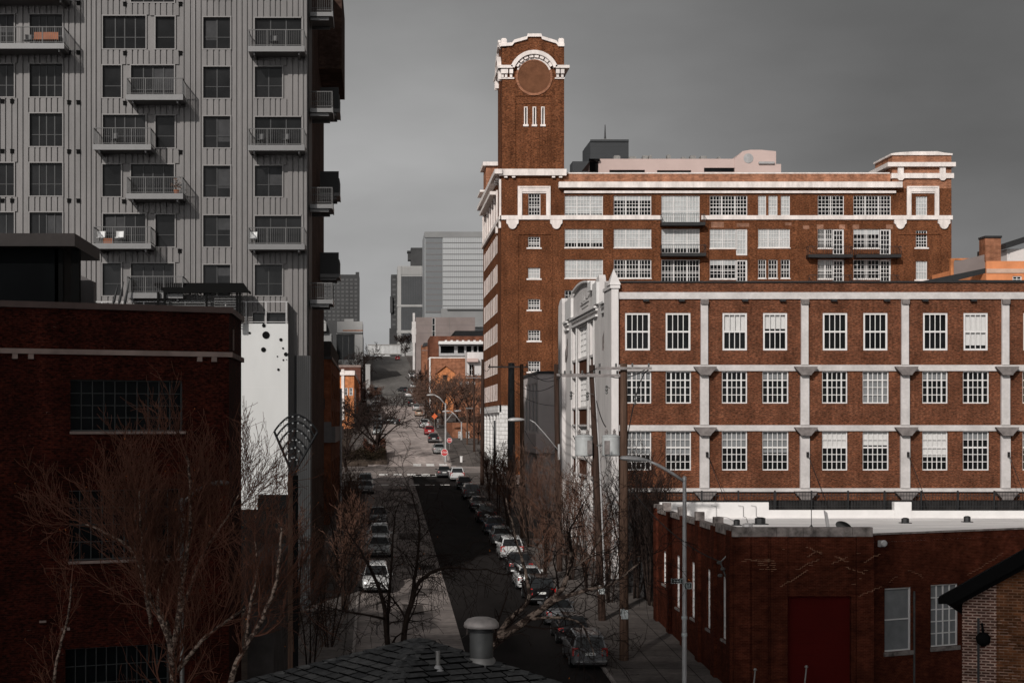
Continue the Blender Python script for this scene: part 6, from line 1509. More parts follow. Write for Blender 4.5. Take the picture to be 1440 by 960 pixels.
# transformers hang on the poles
for (px, label, d_) in ((821, 'grey transformer can left of the dark leaning pole', 101.0), (859, 'grey transformer can right of the dark leaning pole', 96.0)):
    p = P(px, 641, d_); r_ = 13 * d_ / FPX * .95; h = 28 * d_ / FPX
    o = thing('pole_transformer', label, 'transformer', p, 'transformers on the dark leaning pole')
    mb = MB(); mb.lathe([(r_ * .9, 0), (r_, .05), (r_, h - .06), (r_ * 1.05, h - .05), (r_ * 1.05, h), (r_ * .6, h + .1)], p, 20); mb.build('tank', M['transformer'], o, smooth=True, angle=40)
    for k in (-.5, .4):
        mb = MB(); q = p + Vector((r_ * k, 0, h + .06)); mb.lathe([(.07, 0), (.1, .08), (.06, .14), (.1, .2), (.05, .28), (.05, .34)], q, 10); mb.build('bushing', M['stone_dark'], o)
    mb = MB(); s_ = 1 if px < 845 else -1; mb.box(p.x + s_ * r_ * .55 - .14, p.x + s_ * r_ * .55 + .14, p.y - r_ - .02, p.y - r_ * .7, p.z + .1, p.z + h - .25); mb.build('junction_box', M['stone_dark'], o)
    mb = MB(); mb.box(min(p.x, p.x + s_ * (r_ + .3)), max(p.x, p.x + s_ * (r_ + .3)), p.y - .05, p.y + .05, p.z + h * .5, p.z + h * .56); mb.build('hanger', M['galv_dark'], o)
# wires
def wire(p, q, sag, label, r=.026, mat=None, n=16, group='overhead wires along the pavement'):
    p, q = Vector(p), Vector(q); mb = MB(); pts = []
    for i in range(n + 1):
        t = i / n; v = p.lerp(q, t); v.z -= sag * 4 * t * (1 - t); pts.append(v)
    mb.tube(pts, r, 5); return simple('overhead_wire', mb, mat or M['cable'], label, 'wire', p, group)
def at(d, px, py): return P(px, py, d)
wire(at(88, 842, 516), at(101, 786, 525), .3, 'short wire joining the crossarms of the two nearest wooden poles'); wire(at(101, 790, 525), at(124, 782, 530), .2, 'wire from the dark leaning pole to the thin dark pole')
wire(at(124, 782, 528), at(147, 734, 520), .5, 'sagging wire between thin dark pole and slim brown pole'); wire(at(124, 782, 534), at(168, 742, 515), .6, 'upper wire reaching the right end of the steel pole crossarm')
wire(at(124, 782, 540), at(168, 719, 530), .9, 'lower sagging wire into the shaft of the steel pole'); wire(at(168, 690, 515), at(210, 679, 516), .5, 'wire from left end of the steel pole crossarm to the black pole')
wire(at(168, 719, 545), at(124, 786, 570), .5, 'diagonal cable dropping right from the steel pole'); wire(at(147, 738, 605), at(124, 786, 630), 1.0, 'slack cable hanging low between brown and dark poles')
wire(at(210, 679, 528), at(262, 667, 532), .6, 'wire over the crossing from the tall black pole'); wire(at(210, 679, 562), at(200, 695, 605), .1, 'stay wire from tall black pole to short black post')
wire(at(88, 888, 688), (16.2, 81, Z(788, 81)), .5, 'cable running down from near pole to low red building corner', .028)
wire(at(88, 912, 516), at(101, 852, 527), .35, 'short wire behind the near pole above the transformer'); wire(at(101, 838, 560), at(97, 852, 600), .25, 'dark loop of cable beside the right transformer', .03)
wire(at(88, 912, 520), at(88, 880, 630), -.9, 'thick dark drop cable bowed right of the near pole', .03); wire(at(101, 806, 612), at(101, 842, 660), .4, 'dark loop of cable under the left transformer', .03)
wire(at(300, 500, 566), at(300, 650, 560), .6, 'thin wire spanning the street before the hill', .02); wire(at(430, 500, 522), at(430, 610, 520), .4, 'thin wire spanning the hill road high up', .025)
for i, (px, py) in enumerate(((803, 556), (826, 557), (853, 548), (893, 562))):
    d_ = 100.5 if i < 3 else 87.6; p = at(d_, px, py); mb = MB(); mb.lathe([(.03, -.25), (.08, -.2), (.05, -.1), (.09, 0), (.05, .1), (.08, .2), (.03, .26)], p, 8); mb.tube([p + Vector((0, .05, .2)), Vector((p.x + (.4 if i % 2 else .2), p.y + .1, p.z + .1))], .02, 5)
    simple('fuse_cutout', mb, M['galv_dark'], ['small dark fuse left of the leaning pole above the left transformer', 'small dark fuse close against the leaning pole', 'small dark fuse between the two near poles', 'small dark fuse right of the nearest pole'][i], 'fuse', p, 'fuses on the poles')

# ============================================================ street lamps
def cobra(name, label, d, px, py_top, arm, head, w, zb=None, group=None, mat=None, headlen=None):
    zb = g(d) + .13 if zb is None else zb
    pb = Vector((X(px, d), d, zb)); pt = P(px, py_top, d); r = w * d / FPX / 2
    o = thing(name, label, 'street lamp', pb, group)
    mat = mat or M['lamp_grey']
    mb = MB(); mb.tube([pb - Vector((0, 0, .2)), pb + Vector((0, 0, .9)), pb + Vector((0, 0, .92)), pt], [r * 1.6, r * 1.5, r * 1.1, r * .8], 12); mb.lathe([(r * .9, -.05), (r * .95, .1), (r * .4, .16)], pt, 12); mb.build('pole', mat, o, smooth=True, angle=50)
    pts = [P(*q, d) for q in arm]; mb = MB(); mb.tube([pt - Vector((0, 0, .1))] + pts, [r * .7] * len(pts) + [r * .45], 8); mb.build('arm', mat, o, smooth=True)
    h0, h1 = P(*head[0], d), P(*head[1], d); L_ = (h1 - h0).length; u = (h1 - h0).normalized(); hr = head[2] * d / FPX / 2
    mb = MB(); 
    prof = [(0, .35), (.08, .75), (.3, 1.0), (.6, .95), (.8, .7), (.95, .4), (1, .25)]
    k0 = len(mb.v); n = 12
    for t, s_ in prof:
        c = h0.lerp(h1, t)
        for j in range(n): an = 2 * math.pi * j / n; mb.v.append(c + Vector((0, math.cos(an) * hr * s_ * 1.25, math.sin(an) * hr * s_ * (1.0 if math.sin(an) > 0 else .7))))
    for i in range(len(prof) - 1):
        for j in range(n): q = (j + 1) % n; mb.f.append((i * n + j, i * n + q, (i + 1) * n + q, (i + 1) * n + j)); mb.m.append(0)
    mb.f.append(tuple(range(n))); mb.m.append(0); mb.f.append(tuple((len(prof) - 1) * n + j for j in range(n))); mb.m.append(0)
    hd = mb.build('lamp_head', mat, o, smooth=True)
    return o, pb, pt, r
LR, lr_b, lr_t, lr_r = cobra('street_lamp', 'tall grey cobra head lamp with street name signs before low red building', 75.0, 962.5, 674, [(945, 665), (925, 653.5), (910, 647)], [(871.5, 644), (912, 647), 9.5], 6.5)
for i, (x0, x1, y0, y1, lb) in enumerate(((943.5, 960.5, 813, 820, 'dark street name sign, left blade on the cobra lamp'), (962.5, 972.5, 818.5, 827.5, 'grey street name sign, shorter right blade on the cobra lamp'))):
    d_ = 74.8; o = thing('street_name_sign', lb, 'street sign', P((x0 + x1) / 2, y1, d_), 'street name signs on the lamp')
    mb = MB(); mb.box(X(x0, d_), X(x1, d_), d_ - .02, d_, Z(y1, d_), Z(y0, d_)); mb.build('blade', M['sign_green'], o)
    mb = MB(); e = .02
    for (a, b, c, f) in ((x0, x1, y0, y0 + .7), (x0, x1, y1 - .7, y1), (x0, x0 + .6, y0 + .7, y1 - .7), (x1 - .6, x1, y0 + .7, y1 - .7)): mb.box(X(a, d_), X(c if False else b, d_), d_ - .026, d_ - .021, Z(f, d_), Z(c, d_))
    mb.build('border', M['paper'], o)
    mb = MB(); n_ = 5 if i == 0 else 3; 
    for k in range(n_):
        xa = x0 + (x1 - x0) * (.24 + .6 * k / n_); mb.box(X(xa, d_), X(xa + (x1 - x0) * .07, d_), d_ - .027, d_ - .021, Z(y1 - 2, d_), Z(y0 + 2 + (k % 2) * .8, d_))
    mb.build('worn_lettering', M['paper'], o)
for z_ in (892, 868): mb = MB(); mb.lathe([(lr_r * 1.15, -.08), (lr_r * 1.25, 0), (lr_r * 1.15, .08)], (lr_b.x, 75.0, Z(z_, 75.0)), 12); mb.build('pole_band', M['paper'], LR)
cobra('street_lamp', 'grey cobra head lamp standing among the birch branches at left', 46.5, 256, 708, [(262, 702), (276, 690), (292, 681)], [(322, 679), (294, 680), 9], 6.5, zb=g(46) - .1, mat=M['galv'])
cobra('street_lamp', 'lamp with pale head on the thin dark pole by the grey building', 123.0, 786, 632, [(768, 612), (752, 594), (745, 590)], [(714, 590.5), (738, 590), 7], 2.2, zb=Z(642, 123), mat=M['lamp_grey'])
for (d_, px, yt, arm, head, w_, lb) in ((252, 626.5, 568, [(618, 559), (611, 555)], [(600, 555.5), (612, 555), 3], 2.6, 'double headed looking grey lamp at the right corner of the crossing'), (300, 627, 592, [(637, 580)], [(649, 577.5), (637, 578), 3], 1.8, 'far lamp with arm pointing right beyond the crossing'), (285, 649, 594, [(640, 583), (634, 578)], [(622, 578.5), (634, 578), 3], 2.2, 'lamp leaning over the tan brick wall beyond the crossing'), (330, 616, 590, [(612, 585)], [(604, 578), (611, 579), 2.5], 1.6, 'small far lamp beside the orange sign')):
    cobra('street_lamp', lb, d_, px, yt, arm, head, w_, mat=M['lamp_grey'], group='street lamps beyond the crossing')
o = thing('globe_lamp', 'lamp with white globe on the left pavement of the far block', 'street lamp', (X(518, 340), 340, g(340)))
mb = MB(); mb.tube([Vector((X(518, 340), 340, g(340))), P(518, 569, 340)], .08, 8); mb.build('pole', M['dark_metal'], o)
mb = MB(); c = P(518, 565, 340); mb.lathe([(.05, -.42)] + [(.42 * math.sin(t), -.42 * math.cos(t)) for t in [i * math.pi / 8 for i in range(1, 8)]] + [(.02, .42)], c, 14); mb.build('globe', M['white_paint'], o, smooth=True)
# signs
def sign(name, label, px, py, d, r, mat, sides, zb=None, band=True):
    c = P(px, py, d); pb = Vector((c.x, d, g(d) if zb is None else zb)); o = thing(name, label, 'sign', pb)
    mb = MB(); mb.tube([pb, c + Vector((0, .04, r * .8))], .035, 8); mb.build('post', M['galv'], o)
    mb = MB(); of = math.pi / sides if sides == 8 else math.pi / 2
    ring = [c + Vector((r * math.cos(of + 2 * math.pi * i / sides), -.02, r * math.sin(of + 2 * math.pi * i / sides))) for i in range(sides)]
    mb.prism(ring, (0, .02, 0)); pl = mb.build('plate', mat, o)
    if sides == 8:
        big = [c + (p - c) * 1.09 + Vector((0, .006, 0)) for p in ring]; mb = MB(); mb.prism(big, (0, .012, 0)); mb.build('border', M['sign_white'], o)
        cu = bpy.data.curves.new('lettering', 'FONT'); cu.body = 'STOP'; cu.size = r * .8; cu.align_x = 'CENTER'; cu.align_y = 'CENTER'; cu.extrude = .003
        t = bpy.data.objects.new('lettering', cu); COL.objects.link(t); t.parent = pl; t.location = c + Vector((0, -.03, 0)) - ORG[pl.name]; t.rotation_euler = (math.pi / 2, 0, 0); cu.materials.append(M['sign_white'])
        bpy.context.view_layer.update(); me = bpy.data.meshes.new_from_object(t.evaluated_get(bpy.context.evaluated_depsgraph_get())); me.name = 'lettering'
        t2 = bpy.data.objects.new('lettering', me); COL.objects.link(t2); t2.parent = pl; t2.location = t.location; t2.rotation_euler = t.rotation_euler; bpy.data.objects.remove(t); bpy.data.curves.remove(cu)
    return o
sign('stop_sign', 'large red stop sign at the right corner of the crossing', 625, 636, 249.3, .50, M['sign_red'], 8)
sign('stop_sign', 'smaller red stop sign farther behind on the right corner', 632, 619, 266, .38, M['sign_red'], 8)
sign('warning_sign', 'orange diamond warning sign above the far parked cars', 611, 585, 300, .55, M['sign_orange'], 4)
for i, (px, py, d_) in enumerate(((648.5, 660, 251),)):
    mb = MB(); p = Vector((X(px, d_), d_, g(d_))); mb.box(p.x - .16, p.x + .16, p.y - .16, p.y + .16, p.z, Z(642, d_)); mb.box(p.x - .2, p.x + .2, p.y - .2, p.y + .2, Z(642, d_), Z(641, d_)); simple('white_bollard', mb, M['white_paint'], 'white square marker post beside the stop sign', 'post', p)
# fan-topped mast
d_ = 58.0; pb = Vector((X(412, d_), d_, g(d_) - .2))
o = thing('fan_topped_mast', 'tall mast topped by a black fan shaped lattice in front of white wall', 'mast', pb)
mb = MB(); r_ = 7 * d_ / FPX; mb.box(pb.x - r_, pb.x + r_, d_ - r_, d_ + r_, pb.z, Z(668, d_)); mb.build('mast', M['wood_pole'], o)
mb = MB(); mb.box(pb.x + .003, pb.x + r_ + .02, d_ - r_ - .03, d_ - r_ - .003, pb.z, Z(668, d_)); mb.build('shade_strip', M['black'], o)  # black strip stands for the unlit half of the mast
def arcpts(k):   # arcs of the fan, lowest first
    y_end = [650, 641, 632, 622, 613, 606][k]; rise = [9, 14, 16, 19, 21, 23][k]
    t = (665 - y_end) / 59.0
    xl, xr = 412 + (386 - 412) * t, 412 + (446 - 412) * t; pts = []
    for i in range(15):
        s_ = i / 14; pts.append(P(xl + (xr - xl) * s_, y_end - rise * math.sin(math.pi * s_) ** .9, d_))
    return pts
for k in range(6): mb = MB(); mb.tube(arcpts(k), .036, 6); mb.build('arc', M['dark_metal'], o)
for (q0, q1) in (((412, 668), (385.5, 606)), ((412, 668), (446.5, 607))): mb = MB(); mb.tube([P(*q0, d_), P(*q1, d_)], .045, 6); mb.build('rib', M['dark_metal'], o)
for k in range(6):
    for i in range(2, 13, 3 if k < 2 else 2):
        v = arcpts(k)[i]; mb = MB(); mb.lathe([(.001, -.05), (.034, -.03), (.034, .0), (.001, .02)], v + Vector((0, -.03, -.04)), 6); mb.build('bulb', M['sign_white'], o)
# ============================================================ bare trees
def smooth_path(pts, n=4):
    """Catmull-Rom through the points"""
    out = []
    for i in range(len(pts) - 1):
        p0, p1, p2, p3 = pts[max(i - 1, 0)], pts[i], pts[i + 1], pts[min(i + 2, len(pts) - 1)]
        for k in range(n):
            t = k / n
            out.append(.5 * ((2 * p1) + (p2 - p0) * t + (2 * p0 - 5 * p1 + 4 * p2 - p3) * t * t + (3 * p1 - p0 - 3 * p2 + p3) * t ** 3))
    out.append(pts[-1]); return out
def branch(rng, p, d, L, r, rmin, lev, cfg, out):
    n = 5 if lev == 1 else (4 if lev == 2 else 3)
    pts = [Vector(p)]; d = d.normalized()
    for i in range(n):
        d = (d + Vector((rng.gauss(0, 1), rng.gauss(0, 1), rng.gauss(0, 1))) * cfg['wig'] + Vector((0, 0, cfg['trop'][lev - 1]))).normalized()
        pts.append(pts[-1] + d * (L / n))
    rad = [max(rmin, r * (1 - .75 * i / n)) for i in range(n + 1)]
    out.append((lev, pts, rad))
    if lev >= len(cfg['n']): return
    for k in range(cfg['n'][lev]):
        t = .2 + .8 * (k + rng.random()) / cfg['n'][lev]; f = min(t * n, n - .001); i = int(f)
        q = pts[i].lerp(pts[i + 1], f - i); ax = (pts[i + 1] - pts[i]).normalized()
        perp = Quaternion(ax, rng.uniform(0, 6.283)) @ ax.orthogonal().normalized()
        a = math.radians(rng.uniform(*cfg['ang']))
        branch(rng, q, ax * math.cos(a) + perp * math.sin(a), L * rng.uniform(*cfg['ratio']), max(rmin, rad[i] * .6), rmin, lev + 1, cfg, out)
def bare_tree(name, label, base, stems, cfg, mats, seed, rmin, group=None, leaves=0, cat='tree'):
    """stems = [(points, r0, r1)]; twigs grow along each stem"""
    rng = random.Random(seed); o = thing(name, label, cat, base, group)
    tm = MB(); cm = MB(); ends = []
    for pts, r0, r1 in stems:
        sp = smooth_path([Vector(p) for p in pts])
        sp = [v + Vector((rng.gauss(0, 1), rng.gauss(0, 1), 0)) * r1 * .6 if 0 < i < len(sp) - 1 else v for i, v in enumerate(sp)]
        N_ = len(sp) - 1; rad = [r0 + (r1 - r0) * i / N_ for i in range(N_ + 1)]
        tm.tube(sp, rad, 8)
        L = sum((b - a).length for a, b in zip(sp, sp[1:])); out = []
        for k in range(cfg['n'][0]):
            t = cfg.get('t0', .25) + (1 - cfg.get('t0', .25)) * (k + rng.random()) / cfg['n'][0]; f = min(t * N_, N_ - .001); i = int(f)
            q = sp[i].lerp(sp[i + 1], f - i); ax = (sp[i + 1] - sp[i]).normalized()
            perp = Quaternion(ax, rng.uniform(0, 6.283)) @ ax.orthogonal().normalized(); a = math.radians(rng.uniform(*cfg['ang']))
            branch(rng, q, ax * math.cos(a) + perp * math.sin(a), cfg['len'] * rng.uniform(.6, 1.25) * (1.15 - .45 * t), max(rmin, rad[i] * .45), rmin, 1, cfg, out)
        branch(rng, sp[-1], sp[-1] - sp[-2], cfg['len'] * .8, r1, rmin, 1, cfg, out)
        for lev, p_, r_ in out: cm.tube(p_, r_, 4 if lev == 1 else 3, cap=False); ends.append(p_[-1])
    tm.build('trunk', mats[0], o, smooth=True); cm.build('crown', mats[1], o)
    if leaves:
        lm_ = MB()
        for k in range(leaves):
            q = rng.choice(ends); s_ = rng.uniform(.02, .04); e = Vector((rng.gauss(0, 1), rng.gauss(0, 1), rng.gauss(0, 1))).normalized() * s_; f = e.orthogonal().normalized() * s_ * .7
            lm_.quad(q, q + e, q + e * 1.1 + f, q + f)
        lm_.build('dry_leaves', M['leaf'], o)
    return o
def PP(d, *pp): return [P(px, py, d) for px, py in pp]
CB = {'n': [24, 8, 4], 'len': 2.0, 'wig': .15, 'trop': [.22, .16, .1], 'ang': (20, 50), 'ratio': (.38, .62), 't0': .22}
d_ = 45.0; b0 = Vector((X(248, d_), d_, g(d_) - .1))
bare_tree('birch_tree', 'pale multi stemmed bare birch with brown twigs before dark brick building', b0, [
    ([b0] + PP(d_, (246, 1180), (244, 1000), (243, 930), (252, 850), (262, 780), (268, 700), (262, 640)), .13, .03),
    ([P(244, 960, d_)] + PP(44.6, (238, 900), (215, 850), (197, 800), (182, 770), (140, 745), (115, 735)), .085, .02),
    ([P(213, 880, d_)] + PP(44.3, (207, 845), (201, 790), (198, 740), (196, 690)), .06, .02),
    ([P(240, 920, 45)] + PP(45.5, (237, 880), (222, 850), (232, 800), (250, 770), (262, 720)), .06, .02),
    ([P(248, 945, 45)] + PP(44.5, (285, 900), (330, 865), (372, 840)), .065, .02),
    ([P(255, 860, 45)] + PP(45.4, (285, 780), (318, 730), (338, 690)), .045, .015)], CB, (M['birch'], M['twig_brown']), 21, .0055, 'bare birches in the foreground', 70)
b0 = Vector((X(318, 43), 43, g(43) - .1))
bare_tree('birch_tree', 'bare birch leaning right in front of the fan topped mast', b0, [
    ([b0] + PP(43, (318, 1100), (325, 960), (345, 910), (368, 870), (386, 828), (392, 790), (396, 740)), .10, .025),
    ([P(345, 910, 43)] + PP(43.4, (352, 850), (362, 800), (358, 760)), .045, .015)], dict(CB, n=[12, 6, 3], len=1.5), (M['birch'], M['twig_brown']), 5, .0055, 'bare birches in the foreground', 25)
b0 = Vector((X(70, 47), 47, g(47) - .1))
bare_tree('birch_tree', 'thin bare birch at lower left corner before dark brick wall', b0, [
    ([b0] + PP(47, (72, 1150), (76, 1000), (80, 930), (95, 870), (100, 820)), .07, .02)], dict(CB, n=[12, 6, 3], len=1.4), (M['birch'], M['twig_brown']), 9, .0055, 'bare birches in the foreground', 20)
CD = {'n': [12, 6, 4], 'len': 1.8, 'wig': .2, 'trop': [.0, -.10, -.22], 'ang': (35, 75), 'ratio': (.4, .65), 't0': .3}
for i, (px, path, path2, sd) in enumerate(((547, [(548, 1000), (545, 900), (540, 850), (522, 800), (505, 770)], [(545, 890), (548, 830), (552, 770), (556, 720)], 3), (566, [(566, 1000), (568, 890), (578, 850), (592, 815), (625, 798), (660, 800)], [(575, 860), (585, 800), (590, 740), (578, 690)], 4))):
    b0 = Vector((X(px, 52), 52, g(52) - .1))
    bare_tree('bare_tree', ['dark bare tree arching left between parked white SUV and shingle roof', 'dark bare tree arching right over the road behind the shingle roof'][i], b0, [([b0] + PP(52, *path), .12, .03), (PP(52.3, *path2), .06, .015)] + ([([P(543, 870, 52)] + PP(51.5, (520, 865), (480, 858), (448, 850)), .045, .012)] if i == 0 else []), CD, (M['bark_dark'], M['twig_dark']), sd, .006, 'dark bare trees behind the shingle roof', 12)
b0 = Vector((X(668, 32), 32, g(32)))
bare_tree('leaning_tree', 'pale barked bare tree leaning right beside the roof vent', b0, [
    ([b0] + PP(32, (668, 1200), (676, 960), (692, 906), (730, 880), (765, 852), (790, 828), (800, 800), (802, 770)), .11, .03),
    ([P(693, 905, 32)] + PP(32.3, (715, 872), (738, 852), (745, 830), (735, 790), (722, 745), (712, 700)), .055, .015),
    ([P(765, 852, 32)] + PP(31.8, (790, 840), (830, 828), (862, 820), (900, 790)), .05, .014),
    ([P(788, 830, 32)] + PP(32.2, (806, 800), (830, 780), (850, 740)), .03, .012),
    ([P(745, 870, 32)] + PP(31.7, (790, 868), (820, 880), (835, 920)), .03, .01)],
    {'n': [12, 5, 3], 'len': 1.15, 'wig': .2, 'trop': [.05, -.02, -.1], 'ang': (30, 70), 'ratio': (.4, .65), 't0': .3}, (M['birch'], M['twig_dark']), 13, .0042, None, 12)
# multi-stemmed shrubs along both pavements
CS = {'n': [6, 5, 3], 'len': 1.5, 'wig': .14, 'trop': [.2, .12, .08], 'ang': (18, 48), 'ratio': (.4, .65), 't0': .15}
def shrub(px, d, h, ns, seed, label, mats, spread=.5, group='bare shrubs along the pavement', cfg=None, name='bare_shrub'):
    rng = random.Random(seed); b0 = Vector((X(px, d), d, g(d) + .1)); st = []
    for k in range(ns):
        a = rng.uniform(0, 6.283); s_ = spread * rng.uniform(.3, 1); hh = h * rng.uniform(.65, 1)
        e = b0 + Vector((math.cos(a) * s_ * h * .5, math.sin(a) * s_ * h * .5, hh)); m_ = b0.lerp(e, .5) + Vector((rng.gauss(0, .15), rng.gauss(0, .15), .1 * h)); st.append(([b0 + Vector((math.cos(a) * .15, math.sin(a) * .15, -.1)), m_, e], .018 * h ** .5 + .01, .008 + .00008 * d))
    c_ = dict(cfg or CS); c_['len'] = h * .34
    return bare_tree(name, label, b0, st, c_, mats, seed, .0045 + .00006 * d, group, cat='shrub')
tb, td, tt = (M['bark_dark'], M['twig_grey']), (M['bark_dark'], M['twig_dark']), (M['bark_dark'], M['twig_tan'])
for a in ((437, 83, 4.6, 4, 1, 'brown bare shrub right of the fan topped mast', tb), (462, 92, 5.2, 4, 2, 'tall brown bare shrub on the left pavement before the podium', tb), (484, 104, 5.6, 6, 3, 'brown bare shrub beside the left parked white SUV', tb), (478, 122, 6.0, 6, 4, 'brown bare shrub behind the left parked row', tb), (492, 140, 5.5, 5, 5, 'brown bare shrub by the left kerb near the lone dark sedan', tb), (418, 96, 5.5, 5, 6, 'brown bare shrub close to the foot of the white wall', tb), (455, 70, 2.2, 5, 30, 'low dark bare shrub at the near end of left pavement', td),
          (700, 168, 5.5, 5, 7, 'brown bare shrub at the foot of the thick steel pole', tb), (716, 152, 6.0, 6, 8, 'brown bare shrub left of the slim brown pole', tb), (745, 140, 7.0, 6, 9, 'tall tan bare shrub before the grey modern building', tt), (770, 130, 6.5, 6, 10, 'brown bare shrub at the left edge of white street front', tb), (803, 119, 7.0, 7, 11, 'tall tan bare shrub against the white street front', tt), (828, 113, 6.0, 6, 12, 'brown bare shrub below the left transformer', tb), (858, 108, 5.2, 6, 14, 'brown bare shrub between the two nearest wooden poles', tb), (893, 110, 7.2, 7, 15, 'dark bare shrub right of the nearest wooden pole', td), (915, 107, 7.0, 7, 16, 'dark bare shrub against the corner of low red building', td), (880, 118, 7.4, 6, 17, 'dark bare shrub under the end of metal bar fence', td), (765, 118, 3.4, 5, 18, 'low brown bare shrub beside the right parked row', tb), (690, 186, 4.5, 5, 19, 'low brown bare shrub before the white ground floor', tb)):
    shrub(*a)
# street trees of the crossing and the far block
CT = {'n': [8, 5, 3], 'len': 3.2, 'wig': .17, 'trop': [.10, .06, .02], 'ang': (28, 62), 'ratio': (.4, .62), 't0': .3}
def street_tree(px, d, h, seed, label, mats, ns=4, spread=.8, zb=None, group='bare street trees', fork=.22, ln=.28):
    rng = random.Random(seed); b0 = Vector((X(px, d), d, g(d) + .2 if zb is None else zb)); f = b0 + Vector((rng.gauss(0, .1), 0, h * fork)); r0 = h * .022; st = [([b0 - Vector((0, 0, .3)), f], r0, r0 * .8)]
    for k in range(ns):
        a = 6.283 * k / ns + rng.uniform(-.4, .4); s_ = spread * rng.uniform(.6, 1); hh = h * rng.uniform(.55, .8)
        e = b0 + Vector((math.cos(a) * s_ * h * .5, math.sin(a) * s_ * h * .5, hh)); st.append(([f, f.lerp(e, .5) + Vector((0, 0, h * .06)), e], r0 * .6, r0 * .14))
    c_ = dict(CT); c_['len'] = h * ln; 
    return bare_tree('bare_tree', label, b0, st, c_, mats, seed, .00010 * d, group)
street_tree(528.5, 253, 10.5, 31, 'large black bare tree standing in the corner planter', td, 7, 1.25)
street_tree(486, 236, 9.5, 32, 'dark bare tree left of the black tree beside orange building', td, 5, .8)
for i, (px, d, h, m_, lb) in enumerate(((612, 322, 8, tt, 'tan bare tree behind the red hatchback at right'), (622, 340, 9.5, tt, 'wide tan bare tree below the orange gabled house'), (643, 350, 10, tt, 'tan bare tree above the tan brick building'), (660, 335, 8.5, tt, 'tan bare tree at the left of brown tower building'), (601, 360, 7, tt, 'small tan bare tree by the kerb of the far block'), (512, 372, 8, tb, 'brown bare tree before the red brick row on the left'), (505, 300, 7, td, 'dark bare tree at the far left corner of the crossing'), (590, 470, 8, td, 'dark bare tree high on the right of hill'), (498, 470, 14, td, 'dark bare tree before pale concrete building'), (672, 276, 6.5, tb, 'brown bare tree beside the tan brick building'), (570, 690, 10, td, 'dark bare tree at the right crest of hill'))):
    street_tree(px, d, h * (1.12 if m_ is tt else 1), 40 + i, lb, m_, 6 if m_ is tt else 4, .95)
# hedge in the corner planter
def hedge(label, x0, x1, y0, y1, h, seed, mat):
    rng = random.Random(seed); mb = MB()
    for k in range(2600):
        x, y = rng.uniform(x0, x1), rng.uniform(y0, y1); z = g(y) + .4 + h * rng.random() ** .6 * (.75 + .25 * math.sin(x * 2.1)); e = Vector((rng.gauss(0, 1), rng.gauss(0, 1), rng.gauss(0, 1))).normalized() * .16; f = e.orthogonal().normalized() * .1; q = Vector((x, y, z))
        mb.quad(q, q + e, q + e + f, q + f)
    b = (x0, y0, g(y0)); simple('hedge', mb, mat, label, 'hedge', b)
hedge('low dark hedge in the corner planter under the black bare tree', -5.2, 1.2, 250.2, 254.5, 1.7, 1, M['shrub'])
hedge('brown clipped hedge behind the corner planter tree', -2.0, 1.3, 257, 260, 2.3, 2, M['twig_brown'])

# ============================================================ shingle roof of the small pavilion below the viewer
A0 = Vector((X(590, 20), 20.0, Z(897, 20)))
hd1, hd2 = Vector((-.34, -1.15, 0)).normalized(), Vector((-1.15, .34, 0)).normalized()
HS = .275; SL = 4.4
dirs = [hd1, -hd2, -hd1, hd2]     # near, right, far, left
cor = [A0 + v * SL + Vector((0, 0, -HS * SL)) for v in dirs]
zg = g(18)
K = thing('shingle_roof_pavilion', 'small square pavilion with dark grey shingle hip roof in the foreground', 'pavilion', (A0.x, A0.y, zg))
mb = MB()
wc_ = [A0 + v * (SL - .6) for v in dirs]
for i in range(4):
    a, b = wc_[i], wc_[(i + 1) % 4]; mb.quad(Vector((a.x, a.y, zg)), Vector((b.x, b.y, zg)), Vector((b.x, b.y, cor[0].z)), Vector((a.x, a.y, cor[0].z)))
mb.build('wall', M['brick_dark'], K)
sh = [plain('shingle_dark', (.060, .060, .061), .9, var=.35, scale=14, bump=.3), plain('shingle_mid', (.080, .079, .079), .9, var=.35, scale=14, bump=.3), plain('shingle_pale', (.105, .103, .102), .9, var=.35, scale=14, bump=.3)]
mb = MB(); rs = random.Random(2)
for i in range(4):
    a, b = cor[i], cor[(i + 1) % 4]; e = (b - a); W_ = e.length; e = e / W_; mid = (a + b) / 2; up = (A0 - mid); SLn = up.length; up = up / SLn; nr = e.cross(up).normalized()
    if nr.z < 0: nr = -nr
    exp = .128; rows_ = int(SLn / exp)
    mb.poly([a - nr * .01, b - nr * .01, A0 - nr * .01], 3)
    for r in range(rows_):
        y0, y1 = r * exp, min((r + 1) * exp + .03, SLn - .002)
        half0 = W_ / 2 * (1 - y0 / SLn); half1 = W_ / 2 * (1 - y1 / SLn)
        x = -half0 - rs.uniform(0, .3)
        while x < half0:
            w_ = rs.choice((.25, .27, .29, .26)); xa, xb_ = max(x, -half0), min(x + w_ - .022, half0)
            if xb_ - xa > .02:
                ya = y0 - rs.uniform(0, .008); li = rs.uniform(.022, .034)
                xc, xd = max(min(xa, half1), -half1), max(min(xb_, half1), -half1)
                p = [mid + e * xa + up * ya + nr * li, mid + e * xb_ + up * ya + nr * li, mid + e * xd + up * y1 + nr * .003, mid + e * xc + up * y1 + nr * .003]
                q = [v - nr * (li + .006) for v in p[:2]]
                mi = rs.choice((0, 1, 1, 2)); mb.quad(*p, mi); mb.quad(q[0], q[1], p[1], p[0], 3)
            x += w_
mb.build('shingles', sh + [M['black']], K)
mb = MB()
